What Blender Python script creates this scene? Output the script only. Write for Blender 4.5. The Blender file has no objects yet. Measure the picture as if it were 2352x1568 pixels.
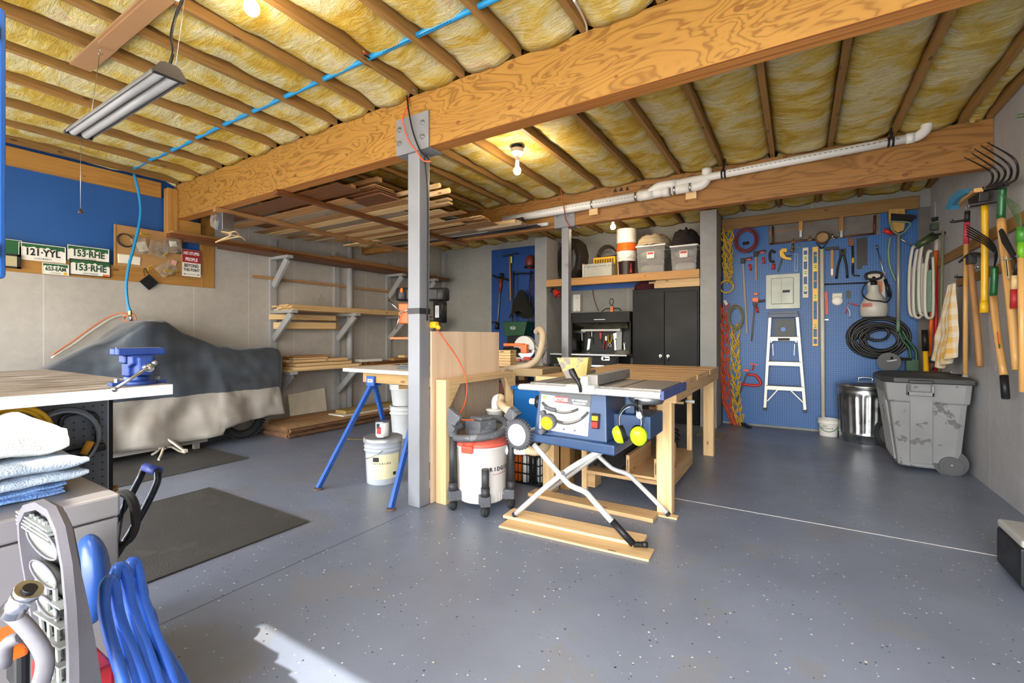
import bpy, bmesh, math, random
from mathutils import Vector, Matrix, noise
random.seed(7)
sc = bpy.context.scene
PI = math.pi
# ---------------------------------------------------------------- camera, sky, sun, exposure
F_PX, HZ, CAM_H = 1056.3, 773.0, 1.17
HEAD = math.radians(31.842)
cam_d = bpy.data.cameras.new('camera'); cam = bpy.data.objects.new('camera', cam_d)
sc.collection.objects.link(cam); sc.camera = cam
cam.location = (0, 0, CAM_H); cam.rotation_euler = (PI/2, 0, HEAD)
cam_d.sensor_width = 36; cam_d.lens = 36*F_PX/2352; cam_d.shift_y = -(784-HZ)/2352; cam_d.clip_start = .02

sc.view_settings.view_transform = 'Standard'; sc.view_settings.look = 'None'
sc.view_settings.gamma = 1; sc.view_settings.use_curve_mapping = False
sc.view_settings.exposure = 1.25
w = bpy.data.worlds.new('sky'); sc.world = w; w.use_nodes = True
nt = w.node_tree; bg = nt.nodes['Background']
sky = nt.nodes.new('ShaderNodeTexSky'); sky.sky_type = 'NISHITA'; sky.sun_disc = False
sky.sun_elevation = math.radians(50); sky.sun_rotation = PI; sky.dust_density = 3; sky.ozone_density = 1
mx = nt.nodes.new('ShaderNodeMixRGB'); mx.inputs[0].default_value = .8; mx.inputs[2].default_value = (.50, .505, .515, 1)
nt.links.new(sky.outputs[0], mx.inputs[1]); nt.links.new(mx.outputs[0], bg.inputs[0]); bg.inputs[1].default_value = 5.0
SUN_EL = math.radians(58)
sd = bpy.data.lights.new('sun', 'SUN'); sd.energy = 4.5; sd.angle = math.radians(.6); sd.color = (1, .96, .88)
so = bpy.data.objects.new('sun', sd); sc.collection.objects.link(so)
so.rotation_euler = (PI/2-SUN_EL, 0, 0)
def portal(x0, x1, z0, z1, y):
    l = bpy.data.lights.new('sky_portal', 'AREA'); l.shape = 'RECTANGLE'; l.size = x1-x0; l.size_y = z1-z0
    l.cycles.is_portal = True
    o = bpy.data.objects.new('sky_portal', l); sc.collection.objects.link(o)
    o.location = ((x0+x1)/2, y, (z0+z1)/2); o.rotation_euler = (PI/2, 0, 0)
try: sc.cycles.use_denoising = True; sc.cycles.max_bounces = 10; sc.cycles.diffuse_bounces = 6; sc.cycles.sample_clamp_indirect = 6
except Exception: pass

# ---------------------------------------------------------------- survey: sight lines of the photograph to points on real planes
_F = (-math.sin(HEAD), math.cos(HEAD)); _R = (math.cos(HEAD), math.sin(HEAD))
def ray(u, v):
    r = (u-1176)/F_PX
    return _F[0]+r*_R[0], _F[1]+r*_R[1], (HZ-v)/F_PX
def dp(u, v, D): d = ray(u, v); return Vector((D*d[0], D*d[1], CAM_H+D*d[2]))
def fl(u, v, z=0.): return dp(u, v, (z-CAM_H)/ray(u, v)[2])
def py(u, v, Y): return dp(u, v, Y/ray(u, v)[1])
def px(u, v, X): return dp(u, v, X/ray(u, v)[0])
def V(*a): return Vector(a)

# ---------------------------------------------------------------- materials
MATS = {}
def col(c):
    if isinstance(c, str):
        c = [int(c[i:i+2], 16)/255 for i in (0, 2, 4)]
        c = [x/12.92 if x <= .04045 else ((x+.055)/1.055)**2.4 for x in c]
    return (*c[:3], 1)
class NT:
    def __init__(s, name):
        s.m = bpy.data.materials.new(name); s.m.use_nodes = True; s.t = s.m.node_tree; s.b = s.t.nodes['Principled BSDF']
    def n(s, kind, **k):
        x = s.t.nodes.new('ShaderNode'+kind)
        for a, b in k.items(): setattr(x, a, b)
        return x
    def l(s, a, b): s.t.links.new(a, b)
    def val(s, x, v):
        if hasattr(v, 'links') or hasattr(v, 'is_output'): s.l(v, x)
        else: x.default_value = v
    def math(s, op, a, b=None, c=None):
        x = s.n('Math', operation=op); s.val(x.inputs[0], a)
        if b is not None: s.val(x.inputs[1], b)
        if c is not None: s.val(x.inputs[2], c)
        return x.outputs[0]
    def mix(s, f, a, b, mode='MIX'):
        x = s.n('MixRGB', blend_type=mode); s.val(x.inputs[0], f); s.val(x.inputs[1], a); s.val(x.inputs[2], b)
        return x.outputs[0]
    def co(s, kind='Object', scale=(1, 1, 1), rnd=True):
        tc = s.n('TexCoord'); mp = s.n('Mapping'); s.l(tc.outputs[kind], mp.inputs[0]); mp.inputs[3].default_value = scale
        if rnd:
            oi = s.n('ObjectInfo'); cx = s.n('CombineXYZ'); k = s.math('MULTIPLY', oi.outputs['Random'], 37.)
            for i in range(3): s.l(k, cx.inputs[i])
            s.l(cx.outputs[0], mp.inputs[1])
        return mp.outputs[0]
    def noise(s, vec, sc_, det=3, rough=.55, dist=0):
        x = s.n('TexNoise'); s.l(vec, x.inputs['Vector']); x.inputs['Scale'].default_value = sc_
        x.inputs['Detail'].default_value = det; x.inputs['Roughness'].default_value = rough; x.inputs['Distortion'].default_value = dist
        return x.outputs[0]
    def ramp(s, f, stops):
        x = s.n('ValToRGB'); s.l(f, x.inputs[0]); e = x.color_ramp.elements
        while len(e) < len(stops): e.new(.5)
        for el, (p, c) in zip(e, stops): el.position = p; el.color = col(c)
        return x.outputs[0]
    def bump(s, h, st=.3, d=.01):
        x = s.n('Bump'); x.inputs['Strength'].default_value = st; x.inputs['Distance'].default_value = d
        s.l(h, x.inputs['Height']); s.l(x.outputs[0], s.b.inputs['Normal'])
def plain(name, c, rough=.5, metal=0, var=.12, vs=8, bump=0, bs=60, coat=0, trans=0, alpha=1, wear=None):
    """generic surface: colour with slight mottling, optional bump and worn patches"""
    if name in MATS: return MATS[name]
    k = NT(name); b = k.b; v = k.co()
    c = col(c)
    n = k.noise(v, vs, 4)
    lo = tuple(x*(1-var*1.6) for x in c[:3])+(1,); hi = tuple(min(1, x*(1+var*1.6)) for x in c[:3])+(1,)
    o = k.mix(n, lo, hi)
    if wear:
        wn = k.noise(v, wear[1], 5, .7); f = k.math('GREATER_THAN', wn, wear[2]); o = k.mix(f, o, col(wear[0]))
    k.l(o, b.inputs['Base Color'])
    b.inputs['Metallic'].default_value = metal
    r = k.math('MULTIPLY_ADD', n, .25, rough-.12); k.l(r, b.inputs['Roughness'])
    if bump: k.bump(k.noise(v, bs, 4), bump, .01)
    if coat: b.inputs['Coat Weight'].default_value = coat
    if trans: b.inputs['Transmission Weight'].default_value = trans
    if alpha < 1: b.inputs['Alpha'].default_value = alpha
    MATS[name] = k.m; return k.m
def emis(name, c, st):
    k = NT(name); k.b.inputs['Base Color'].default_value = col(c)
    k.b.inputs['Emission Color'].default_value = col(c); k.b.inputs['Emission Strength'].default_value = st
    return k.m
def wood(name, dark, light, su=1.3, sv=28, rough=.6, knots=True, streak=.5, stain=None):
    """straight grained timber: u of the UV runs along the board"""
    if name in MATS: return MATS[name]
    k = NT(name); v = k.co('UV', (su, sv, 1))
    n1 = k.noise(v, 1.6, 4, .6, .6); v2 = k.co('UV', (su*2, sv*6, 1)); n2 = k.noise(v2, 1.5, 2)
    f = k.math('MULTIPLY_ADD', n2, .35*streak, k.math('MULTIPLY', n1, 1-.35*streak))
    c = k.ramp(f, [(.28, dark), (.5, light), (.72, tuple(min(1, x*1.12) for x in col(light)[:3]))])
    v3 = k.co('UV', (.8, .8, 1)); n3 = k.noise(v3, 2.2, 3); c = k.mix(k.math('MULTIPLY', n3, .45), c, tuple(x*.62 for x in col(light)[:3])+(1,))
    if stain: c = k.mix(k.math('MULTIPLY', k.math('GREATER_THAN', k.noise(v3, 5, 5, .7), .62), .6), c, col(stain))
    if knots:
        vv = k.co('UV', (3.2, 9, 1)); vo = k.n('TexVoronoi'); k.l(vv, vo.inputs['Vector']); vo.inputs['Scale'].default_value = 1
        kf = k.math('LESS_THAN', vo.outputs['Distance'], .085); c = k.mix(k.math('MULTIPLY', kf, .75), c, tuple(x*.28 for x in col(dark)[:3])+(1,))
    oi = k.n('ObjectInfo'); hs = k.n('HueSaturation'); k.l(k.math('MULTIPLY_ADD', oi.outputs['Random'], .3, .85), hs.inputs['Value']); k.l(c, hs.inputs['Color'])
    k.l(hs.outputs[0], k.b.inputs['Base Color']); k.b.inputs['Roughness'].default_value = rough
    k.bump(f, .12, .004)
    MATS[name] = k.m; return k.m
def veneer(name, dark, light, su=1.2, sv=4.2, bands=11, rough=.5):
    """rotary cut veneer with swirling rings and knots"""
    k = NT(name); v = k.co('UV', (su, sv, 1), False)
    n = k.noise(v, .9, 3, .45, 1.1)
    s = k.math('SINE', k.math('MULTIPLY', n, bands*6.28)); f = k.math('MULTIPLY_ADD', s, .5, .5)
    c = k.ramp(f, [(.0, dark), (.22, tuple((p+q*3)/4 for p, q in zip(col(dark)[:3], col(light)[:3]))), (.5, light), (1., tuple(min(1, x*1.08) for x in col(light)[:3]))])
    v3 = k.co('UV', (1, 1, 1), False); n3 = k.noise(v3, 1.6, 4); c = k.mix(k.math('MULTIPLY', n3, .5), c, col('9a6a34'))
    fine = k.noise(k.co('UV', (4, 130, 1), False), 1, 3); c = k.mix(k.math('MULTIPLY', fine, .25), c, col(dark))
    vo = k.n('TexVoronoi'); k.l(k.co('UV', (4.2, 6., 1), False), vo.inputs['Vector']); vo.inputs['Scale'].default_value = 1
    kf = k.math('LESS_THAN', vo.outputs['Distance'], .10); kg = k.math('LESS_THAN', k.noise(k.co('UV', (2.6, 5, 1), False), .9, 0), .60)
    c = k.mix(k.math('MULTIPLY', k.math('MULTIPLY', kf, kg), .7), c, col('6b3c14'))
    k.l(c, k.b.inputs['Base Color']); k.b.inputs['Roughness'].default_value = rough; k.bump(f, .06, .003)
    return k.m

# ---------------------------------------------------------------- mesh builder
class MB:
    def __init__(s, mat=None):
        s.bm = bmesh.new(); s.uv = s.bm.loops.layers.uv.new('UVMap'); s.mats = []; s.mi = 0; s.X = Matrix(); s.sm = False
        if mat: s.use(mat)
    def use(s, m):
        if m not in s.mats: s.mats.append(m)
        s.mi = s.mats.index(m); return s
    def face(s, vs, uvs=None, sm=False):
        try: f = s.bm.faces.new(vs)
        except ValueError: return None
        f.material_index = s.mi; f.smooth = sm
        if uvs:
            for lp, uv in zip(f.loops, uvs): lp[s.uv].uv = uv
        return f
    def v(s, p): return s.bm.verts.new(s.X @ Vector(p))
    def box(s, c, size, R=None, long=None):
        c = Vector(c); hx, hy, hz = [a/2 for a in size]; R = R or Matrix.Identity(3)
        lo = long if long is not None else max(range(3), key=lambda i: size[i])
        P = [Vector((x, y, z)) for x in (-hx, hx) for y in (-hy, hy) for z in (-hz, hz)]
        vs = [s.v(c+R @ p) for p in P]; ou, ov = random.random()*5, random.random()*5
        for q in ((0, 1, 3, 2), (4, 6, 7, 5), (0, 4, 5, 1), (2, 3, 7, 6), (0, 2, 6, 4), (1, 5, 7, 3)):
            pts = [P[i] for i in q]; ax = [a for a in range(3) if max(p[a] for p in pts)-min(p[a] for p in pts) < 1e-9]
            ax = ax[0] if ax else 2; others = [a for a in range(3) if a != ax]
            if lo in others: a0 = lo; a1 = [a for a in others if a != lo][0]
            else: a0, a1 = others
            s.face([vs[i] for i in q], [(p[a0]+ou, p[a1]+ov) for p in pts])
        return s
    def bb(s, p, q, long=None):
        p, q = Vector(p), Vector(q); return s.box((p+q)/2, [abs(a) for a in (q-p)], None, long)
    def bar(s, p, q, w_, h_, up=(0, 0, 1)):
        """box from p to q with width w_ (sideways) and height h_ (towards up)"""
        p, q = Vector(p), Vector(q); d = q-p; L = d.length; x = d.normalized(); u = Vector(up)
        if abs(x.dot(u)) > .98: u = Vector((0, 1, 0)) if abs(x.y) < .9 else Vector((1, 0, 0))
        y = u.cross(x).normalized(); z = x.cross(y); R = Matrix((x, y, z)).transposed()
        return s.box((p+q)/2, (L, w_, h_), R, 0)
    def ring(s, c, x, y, rx, ry, n, ph=0): return [s.v(c+x*(rx*math.cos(ph+i*2*PI/n))+y*(ry*math.sin(ph+i*2*PI/n))) for i in range(n)]
    def skin(s, a, b, u0, u1, r, sm=True):
        n = len(a)
        for i in range(n):
            j = (i+1) % n; t0, t1 = i/n*2*PI*r, (i+1)/n*2*PI*r
            s.face([a[i], a[j], b[j], b[i]], [(u0, t0), (u0, t1), (u1, t1), (u1, t0)], sm)
    def cyl(s, p, q, r, r2=None, n=14, caps=True, sm=True):
        p, q = Vector(p), Vector(q); r2 = r if r2 is None else r2; d = (q-p).normalized()
        x = d.orthogonal().normalized(); y = d.cross(x); ou = random.random()*3
        a = s.ring(p, x, y, r, r, n); b = s.ring(q, x, y, r2, r2, n); s.skin(a, b, ou, ou+(q-p).length, r, sm)
        if caps: s.face(a[::-1], [(0, 0)]*n); s.face(b, [(0, 0)]*n)
        return s
    def tube(s, pts, r, n=8, smooth=0, closed=False, rs=None, caps=True, flat=1.):
        P = [Vector(p) for p in pts]
        if smooth:
            Q = []; N = len(P); rr = []
            for i in range(N if closed else N-1):
                p0 = P[(i-1) % N] if closed or i > 0 else P[0]*2-P[1]; p1 = P[i]; p2 = P[(i+1) % N]; p3 = P[(i+2) % N] if closed or i+2 < N else P[-1]*2-P[-2]
                for k in range(smooth):
                    t = k/smooth; Q.append(.5*((2*p1)+(-p0+p2)*t+(2*p0-5*p1+4*p2-p3)*t*t+(-p0+3*p1-3*p2+p3)*t**3))
                    if rs: rr.append(rs[i]*(1-t)+rs[(i+1) % N]*t)
            if not closed:
                Q.append(P[-1]); rr += [rs[-1]] if rs else []
            P = Q; rs = rr if rs else None
        N = len(P); rings = []; x = None; L = [0]
        for i in range(N):
            a = P[i-1] if i > 0 else (P[-1] if closed else P[0]); b = P[(i+1) % N] if (i < N-1 or closed) else P[-1]
            t = (b-a).normalized() if (b-a).length > 1e-9 else Vector((0, 0, 1))
            x = (t.orthogonal() if x is None else x-t*x.dot(t)).normalized(); y = t.cross(x)
            q = rs[i] if rs else r; rings.append(s.ring(P[i], x, y, q, q*flat, n))
            if i: L.append(L[-1]+(P[i]-P[i-1]).length)
        for i in range(N-1): s.skin(rings[i], rings[i+1], L[i], L[i+1], r)
        if closed: s.skin(rings[-1], rings[0], L[-1], L[-1]+.01, r)
        elif caps: s.face(rings[0][::-1], [(0, 0)]*n); s.face(rings[-1], [(0, 0)]*n)
        return s
    def lathe(s, prof, c=(0, 0, 0), d=(0, 0, 1), n=32, sm=True, ph=0, sq=1., caps=True):
        c = Vector(c); d = Vector(d).normalized(); x = Vector((1, 0, 0)) if abs(d.z) > .9 else d.orthogonal().normalized(); y = d.cross(x)
        R = [s.ring(c+d*z, x, y, max(r, 1e-4), max(r, 1e-4)*sq, n, ph) for r, z in prof]
        for i in range(len(R)-1): s.skin(R[i], R[i+1], prof[i][1], prof[i+1][1]+.001, max(prof[i][0], .01), sm)
        if caps: s.face(R[0][::-1], [(0, 0)]*n); s.face(R[-1], [(0, 0)]*n)
        return s
    def disc(s, c, d, r, th, n=24): c = Vector(c); d = Vector(d).normalized(); return s.cyl(c-d*th/2, c+d*th/2, r, n=n)
    def torus(s, c, d, R, r, n=28, k=8, sq=1.):
        c = Vector(c); d = Vector(d).normalized(); x = d.orthogonal().normalized() if abs(d.z) < .9 else Vector((1, 0, 0)); y = d.cross(x)
        return s.tube([c+x*(R*math.cos(i*2*PI/n))+y*(R*sq*math.sin(i*2*PI/n)) for i in range(n)], r, k, 0, True)
    def sph(s, c, r, sx=1, sy=1, sz=1, n=14, m=9):
        c = Vector(c); R = []
        for j in range(1, m):
            a = PI*j/m; R.append([s.v(c+Vector((r*sx*math.sin(a)*math.cos(i*2*PI/n), r*sy*math.sin(a)*math.sin(i*2*PI/n), -r*sz*math.cos(a)))) for i in range(n)])
        for i in range(len(R)-1): s.skin(R[i], R[i+1], i*.02, i*.02+.02, r)
        for e, rg in ((-1, R[0]), (1, R[-1])):
            t = s.v(c+Vector((0, 0, e*r*sz)))
            for i in range(n):
                j = (i+1) % n; f = [rg[j], rg[i], t] if e < 0 else [rg[i], rg[j], t]; s.face(f, [(0, 0)]*3, True)
        return s
    def prism(s, pts, d):
        """polygon (3D points) extruded by the vector d"""
        P = [Vector(p) for p in pts]; d = Vector(d); x = (P[1]-P[0]).normalized(); nn = d.normalized(); y = nn.cross(x)
        uv = [(p.dot(x), p.dot(y)) for p in P]
        a = [s.v(p) for p in P]; b = [s.v(p+d) for p in P]; n = len(P); dl = d.length
        s.face(a[::-1], uv[::-1]); s.face(b, uv); L = 0
        for i in range(n):
            j = (i+1) % n; e = (P[j]-P[i]).length; s.face([a[i], a[j], b[j], b[i]], [(L, 0), (L+e, 0), (L+e, dl), (L, dl)]); L += e
        return s
    def grid(s, fn, nu, nv, th=0, sm=True, closed_u=False, uvs=(1, 1)):
        """sheet fn(a,b) with a,b in 0..1, optional thickness along the normal"""
        G = [[Vector(fn(i/nu, j/nv)) for j in range(nv+1)] for i in range(nu+(0 if closed_u else 1))]; N = len(G)
        A = [[s.v(p) for p in r] for r in G]
        def q(M_, fl_):
            for i in range(nu):
                i2 = (i+1) % N
                for j in range(nv):
                    f = [M_[i][j], M_[i2][j], M_[i2][j+1], M_[i][j+1]]; u = [(i/nu*uvs[0], j/nv*uvs[1]), ((i+1)/nu*uvs[0], j/nv*uvs[1]), ((i+1)/nu*uvs[0], (j+1)/nv*uvs[1]), (i/nu*uvs[0], (j+1)/nv*uvs[1])]
                    s.face(f[::-1] if fl_ else f, u[::-1] if fl_ else u, sm)
        q(A, False)
        if th:
            B = []
            for i in range(N):
                row = []
                for j in range(nv+1):
                    i0, i1 = (max(i-1, 0), min(i+1, N-1)) if not closed_u else ((i-1) % N, (i+1) % N); du = G[i1][j]-G[i0][j]; dv = G[i][min(j+1, nv)]-G[i][max(j-1, 0)]
                    nn = du.cross(dv); nn = nn.normalized() if nn.length > 1e-12 else Vector((0, 0, 1)); row.append(s.v(G[i][j]-nn*th))
                B.append(row)
            q(B, True)
            for j in (0, nv):
                for i in range(nu):
                    i2 = (i+1) % N; s.face([A[i][j], A[i2][j], B[i2][j], B[i][j]], None, sm)
            if not closed_u:
                for i in (0, N-1):
                    for j in range(nv): s.face([A[i][j], A[i][j+1], B[i][j+1], B[i][j]], None, sm)
        return s
    def text(s, txt, M_, size, depth=.001, bold=False, nar=1.):
        M_ = M_ @ Matrix.Diagonal((nar, 1, 1, 1))
        """lettering: M_ places the text's x-y plane"""
        cu = bpy.data.curves.new('t', 'FONT'); cu.body = txt; cu.size = size; cu.align_x = 'CENTER'; cu.align_y = 'CENTER'; cu.resolution_u = 2
        cu.extrude = depth; cu.offset = .03*size if bold else 0
        ob = bpy.data.objects.new('t', cu); sc.collection.objects.link(ob)
        dg = bpy.context.evaluated_depsgraph_get(); me = bpy.data.meshes.new_from_object(ob.evaluated_get(dg))
        me.transform(s.X @ M_); n0 = len(s.bm.faces); s.bm.from_mesh(me); s.bm.faces.ensure_lookup_table()
        for f in s.bm.faces[n0:]: f.material_index = s.mi
        bpy.data.objects.remove(ob); bpy.data.curves.remove(cu); bpy.data.meshes.remove(me)
        return s
    def build(s, name, parent=None, bevel=0, label=None, origin=None, sub=0, seg=2):
        me = bpy.data.meshes.new(name)
        bmesh.ops.recalc_face_normals(s.bm, faces=s.bm.faces[:])
        zs = [v.co for v in s.bm.verts]
        if parent is not None: org = world_of(parent)
        elif origin is not None: org = Vector(origin)
        else: org = Vector(((min(c.x for c in zs)+max(c.x for c in zs))/2, (min(c.y for c in zs)+max(c.y for c in zs))/2, min(c.z for c in zs)))
        for v in s.bm.verts: v.co -= org
        s.bm.to_mesh(me); s.bm.free()
        for m in s.mats: me.materials.append(m)
        o = bpy.data.objects.new(name, me); sc.collection.objects.link(o)
        if parent is not None: o.parent = parent; WORLD[o] = org
        else: o.location = org; WORLD[o] = org
        if bevel:
            b = o.modifiers.new('bevel', 'BEVEL'); b.width = bevel; b.segments = seg; b.limit_method = 'ANGLE'; b.angle_limit = math.radians(40)
        if sub: b = o.modifiers.new('sub', 'SUBSURF'); b.levels = sub; b.render_levels = sub
        if label: o['label'] = label
        return o
WORLD = {}
def world_of(o): return WORLD[o]
def thing(name, label, cat, loc, group=None):
    o = bpy.data.objects.new(name, None); sc.collection.objects.link(o); o.empty_display_size = .05
    o.location = loc; WORLD[o] = Vector(loc); o['label'] = label; o['category'] = cat
    if group: o['group'] = group
    return o
def tag(o, label, cat, group=None, kind=None):
    o['label'] = label; o['category'] = cat
    if group: o['group'] = group
    if kind: o['kind'] = kind
    return o
def struct(o, label=None):
    o['kind'] = 'structure'
    if label: o['label'] = label
    return o
def frame(o, x, y):
    """4x4 with origin o, x axis and y axis as given (for lettering)"""
    x = Vector(x).normalized(); z = x.cross(Vector(y)).normalized(); y = z.cross(x)
    m = Matrix((x, y, z)).transposed().to_4x4(); m.translation = Vector(o); return m
ORD = ['first', 'second', 'third', 'fourth', 'fifth', 'sixth', 'seventh', 'eighth', 'ninth', 'tenth', 'eleventh', 'twelfth', 'thirteenth', 'fourteenth', 'fifteenth', 'sixteenth', 'seventeenth', 'eighteenth']
def coil(c, n, R, r, loops, jit, flat=1., seg=26):
    """points of a hand-wound coil hanging in the plane across n"""
    c = Vector(c); n = Vector(n).normalized(); z = Vector((0, 0, 1)); x = z.cross(n).normalized(); P = []
    for l in range(loops):
        rr = R*(1+random.uniform(-jit, jit)); ox = random.uniform(-jit, jit)*R*.5; oz = random.uniform(-jit, jit)*R*.5; ph = random.random()*6
        for i in range(seg):
            a = ph*0+2*PI*i/seg; t = i/seg
            P.append(c+x*(rr*math.cos(a)+ox)+z*(rr*flat*math.sin(a)+oz)+n*((l-loops/2)*r*1.1+r*math.sin(a*2+ph)*.5))
    return P
# ---------------------------------------------------------------- shared materials
W_JOIST = wood('joist fir', '6b4a20', '96703a', 1.1, 24, .65, streak=.6)
W_TRIM = wood('fir trim', '86581f', 'b0803c', 1.0, 20, .55)
W_PALE = wood('pale pine', 'b98d58', 'dcb983', 1.0, 22, .6)
W_PINE = wood('new pine', 'c2935a', 'e2c08c', .9, 18, .6)
W_OLD = wood('weathered board', '5d4024', '8d6a42', 1.1, 26, .7, streak=.7)
W_DARK = wood('dark stained board', '3c2010', '6e4120', 1.2, 26, .45)
W_MID = wood('brown stock lumber', '80542c', 'b28350', 1.2, 26, .6)
W_GREY = wood('grey scrap board', '6e5e4a', '9c8a70', 1.2, 26, .7)
W_BENCH = wood('bench pine', 'a98052', 'd2ab78', .9, 16, .6, stain='9a8a78')
W_PLY = wood('plywood face', 'd0ab86', 'e6cbaa', .35, 5, .55, knots=False)
V_BEAM = veneer('beam veneer', '7c561c', 'a67c36', 1.7, 6., 13)
V_BEAM2 = veneer('far beam veneer', '75501f', '9a6c34', 1.1, 5, 9)
STEEL_G = plain('grey painted steel', '83858a', .5, .2, .1, 5, .1, 40, wear=('6f7074', 9, .66))
GALV = plain('galvanised steel', 'b4b8ba', .3, .95, .12, 6)
CHROME = plain('chrome', 'd8dadc', .15, 1, .04)
IRON = plain('dark iron', '3a3836', .5, .7, .2, 20)
BLACK = plain('black plastic', '1b1c1e', .4, 0, .1)
BLKMET = plain('black enamel steel', '101112', .35, .1, .2, 4)
RUBBER = plain('black rubber', '232426', .75, 0, .15, 20, .2, 80)
DUSTY = plain('dusty grey plastic', '54565a', .7, 0, .3, 7, .1, 50, wear=('77797c', 12, .6))
WHITE_P = plain('white plastic', 'e4e2dc', .4, 0, .04)
PVC = plain('white drain pipe', 'e2e0da', .35, 0, .04, 3)
RED = plain('red plastic', 'c0281e', .4, 0, .1)
ORANGE = plain('orange plastic', 'e2661c', .4, 0, .08)
YEL = plain('yellow plastic', 'e6b41a', .4, 0, .08)
BLUEP = plain('blue enamel', '2b63b4', .4, .1, .12, 9)
GREEN = plain('dark green enamel', '1e4a30', .4, .1, .15)
PEX = plain('blue water tube', '1b86bd', .4, 0, .06)
PAINTG = plain('grey wall paint on timber', '9a9b9a', .6, 0, .08, 6, .1, 40)
TEXTB = plain('black print', '15181a', .6, 0, .02)
TEXTW = plain('white print', 'eeeeea', .6, 0, .02)
TEXTR = plain('red print', 'c22a26', .6, 0, .02)

for m_, s_ in ((BLKMET, .2), (BLACK, .3)): m_.node_tree.nodes['Principled BSDF'].inputs['Specular IOR Level'].default_value = s_
def concrete(name, base, dark, seam=None, seam_axis=1, specks=None, rough=.75):
    k = NT(name); v = k.co('Object', (1, 1, 1), False)
    n = k.noise(v, 1.3, 5, .6, .3); n2 = k.noise(v, 14, 4)
    c = k.ramp(k.math('MULTIPLY_ADD', n2, .3, k.math('MULTIPLY', n, .7)), [(.3, dark), (.62, base)])
    st = k.noise(k.co('Object', (3.2, 3.2, .35), False), 1.6, 4, .6)      # vertical pour streaks
    c = k.mix(k.math('MULTIPLY', st, .35), c, col(dark))
    pit = k.noise(k.co('Object', (1, 1, .6), False), 9, 4, .75, 1.2); pf = k.math('GREATER_THAN', pit, .70); c = k.mix(k.math('MULTIPLY', pf, .55), c, col('6a665c'))
    if specks: sf = k.math('GREATER_THAN', k.noise(k.co('Object', (1, 1, .35), False), 16, 3, .6), .70); c = k.mix(k.math('MULTIPLY', sf, .8), c, col(specks))
    h = n2
    if seam:
        tc = k.n('TexCoord'); sx = k.n('SeparateXYZ'); k.l(tc.outputs['Object'], sx.inputs[0])
        q = k.math('MULTIPLY_ADD', sx.outputs[seam_axis], 1/seam, .37); d = k.math('ABSOLUTE', k.math('SUBTRACT', k.math('FRACT', q), .5))
        lf = k.math('LESS_THAN', d, .004/seam); c = k.mix(k.math('MULTIPLY', lf, .45), c, col('d6d4cc'))
    k.l(c, k.b.inputs['Base Color']); k.b.inputs['Roughness'].default_value = rough
    k.bump(h, .18, .01); return k.m
C_LEFT = concrete('left concrete', 'b6b1a8', '9c978e', .61)
C_RIGHT = concrete('right concrete', 'b4b5b8', '97989b', .61, 1, 'c8c6c2', .5)
C_COL = concrete('painted concrete column', 'a0a1a0', '8c8d8c')
C_BACK = concrete('back concrete', '9c9c98', '86867f', 1.2, 0)
def blue_wall(): return plain('blue painted plywood', '1d5598', .45, 0, .06, 2, .05, 20)
BLUEW = blue_wall()
def pegboard(name, c, ax, hole='0c2344', rough=.45, pitch=.0254, hr=.0042, az=2):
    k = NT(name); tc = k.n('TexCoord'); sx = k.n('SeparateXYZ'); k.l(tc.outputs['Object'], sx.inputs[0])
    def fr(o): return k.math('SUBTRACT', k.math('FRACT', k.math('DIVIDE', o, pitch)), .5)
    a, b = fr(sx.outputs[ax]), fr(sx.outputs[az])
    d = k.math('SQRT', k.math('ADD', k.math('MULTIPLY', a, a), k.math('MULTIPLY', b, b)))
    f = k.math('LESS_THAN', d, hr/pitch)
    n = k.noise(k.co('Object', (1, 1, 1), False), 2, 4); base = k.mix(n, tuple(x*.88 for x in col(c)[:3])+(1,), tuple(x*1.12 for x in col(c)[:3])+(1,))
    k.l(k.mix(f, base, col(hole)), k.b.inputs['Base Color']); k.b.inputs['Roughness'].default_value = rough
    k.bump(k.math('SUBTRACT', 1., f), .6, .003); return k.m
PEGB = pegboard('blue pegboard', '1b5ea2', 0, hr=.0052)

# floor: blue-grey epoxy with paint flecks
k = NT('flecked epoxy floor'); v = k.co('Object', (1, 1, 1), False)
n = k.noise(v, .8, 5, .6); c = k.ramp(n, [(.3, '646b7a'), (.7, '7d8696')])
n2 = k.noise(v, 2.4, 5, .7, .5); c = k.mix(k.math('MULTIPLY', k.math('GREATER_THAN', n2, .58), .35), c, col('787670'))
vo = k.n('TexVoronoi'); k.l(v, vo.inputs['Vector']); vo.inputs['Scale'].default_value = 62
keep = k.math('GREATER_THAN', k.noise(v, 5.5, 2), .47)
sep = k.n('SeparateXYZ'); k.l(vo.outputs['Color'], sep.inputs[0])
fl_ = k.math('LESS_THAN', vo.outputs['Distance'], k.math('MULTIPLY', sep.outputs[0], .30)); rare = k.math('GREATER_THAN', sep.outputs[1], .70)
f1 = k.math('MULTIPLY', k.math('MULTIPLY', fl_, rare), keep)
c = k.mix(f1, c, k.mix(k.math('GREATER_THAN', sep.outputs[2], .72), col('d8d6d0'), col('22242a')))
fine = k.noise(v, 130, 2, .6); c = k.mix(k.math('MULTIPLY', k.math('GREATER_THAN', fine, .66), .3), c, col('9a9ca2'))
k.l(c, k.b.inputs['Base Color']); k.l(k.math('MULTIPLY_ADD', n2, .22, .26), k.b.inputs['Roughness']); k.bump(k.noise(v, 25, 3), .04, .005)
FLOOR = k.m

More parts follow.
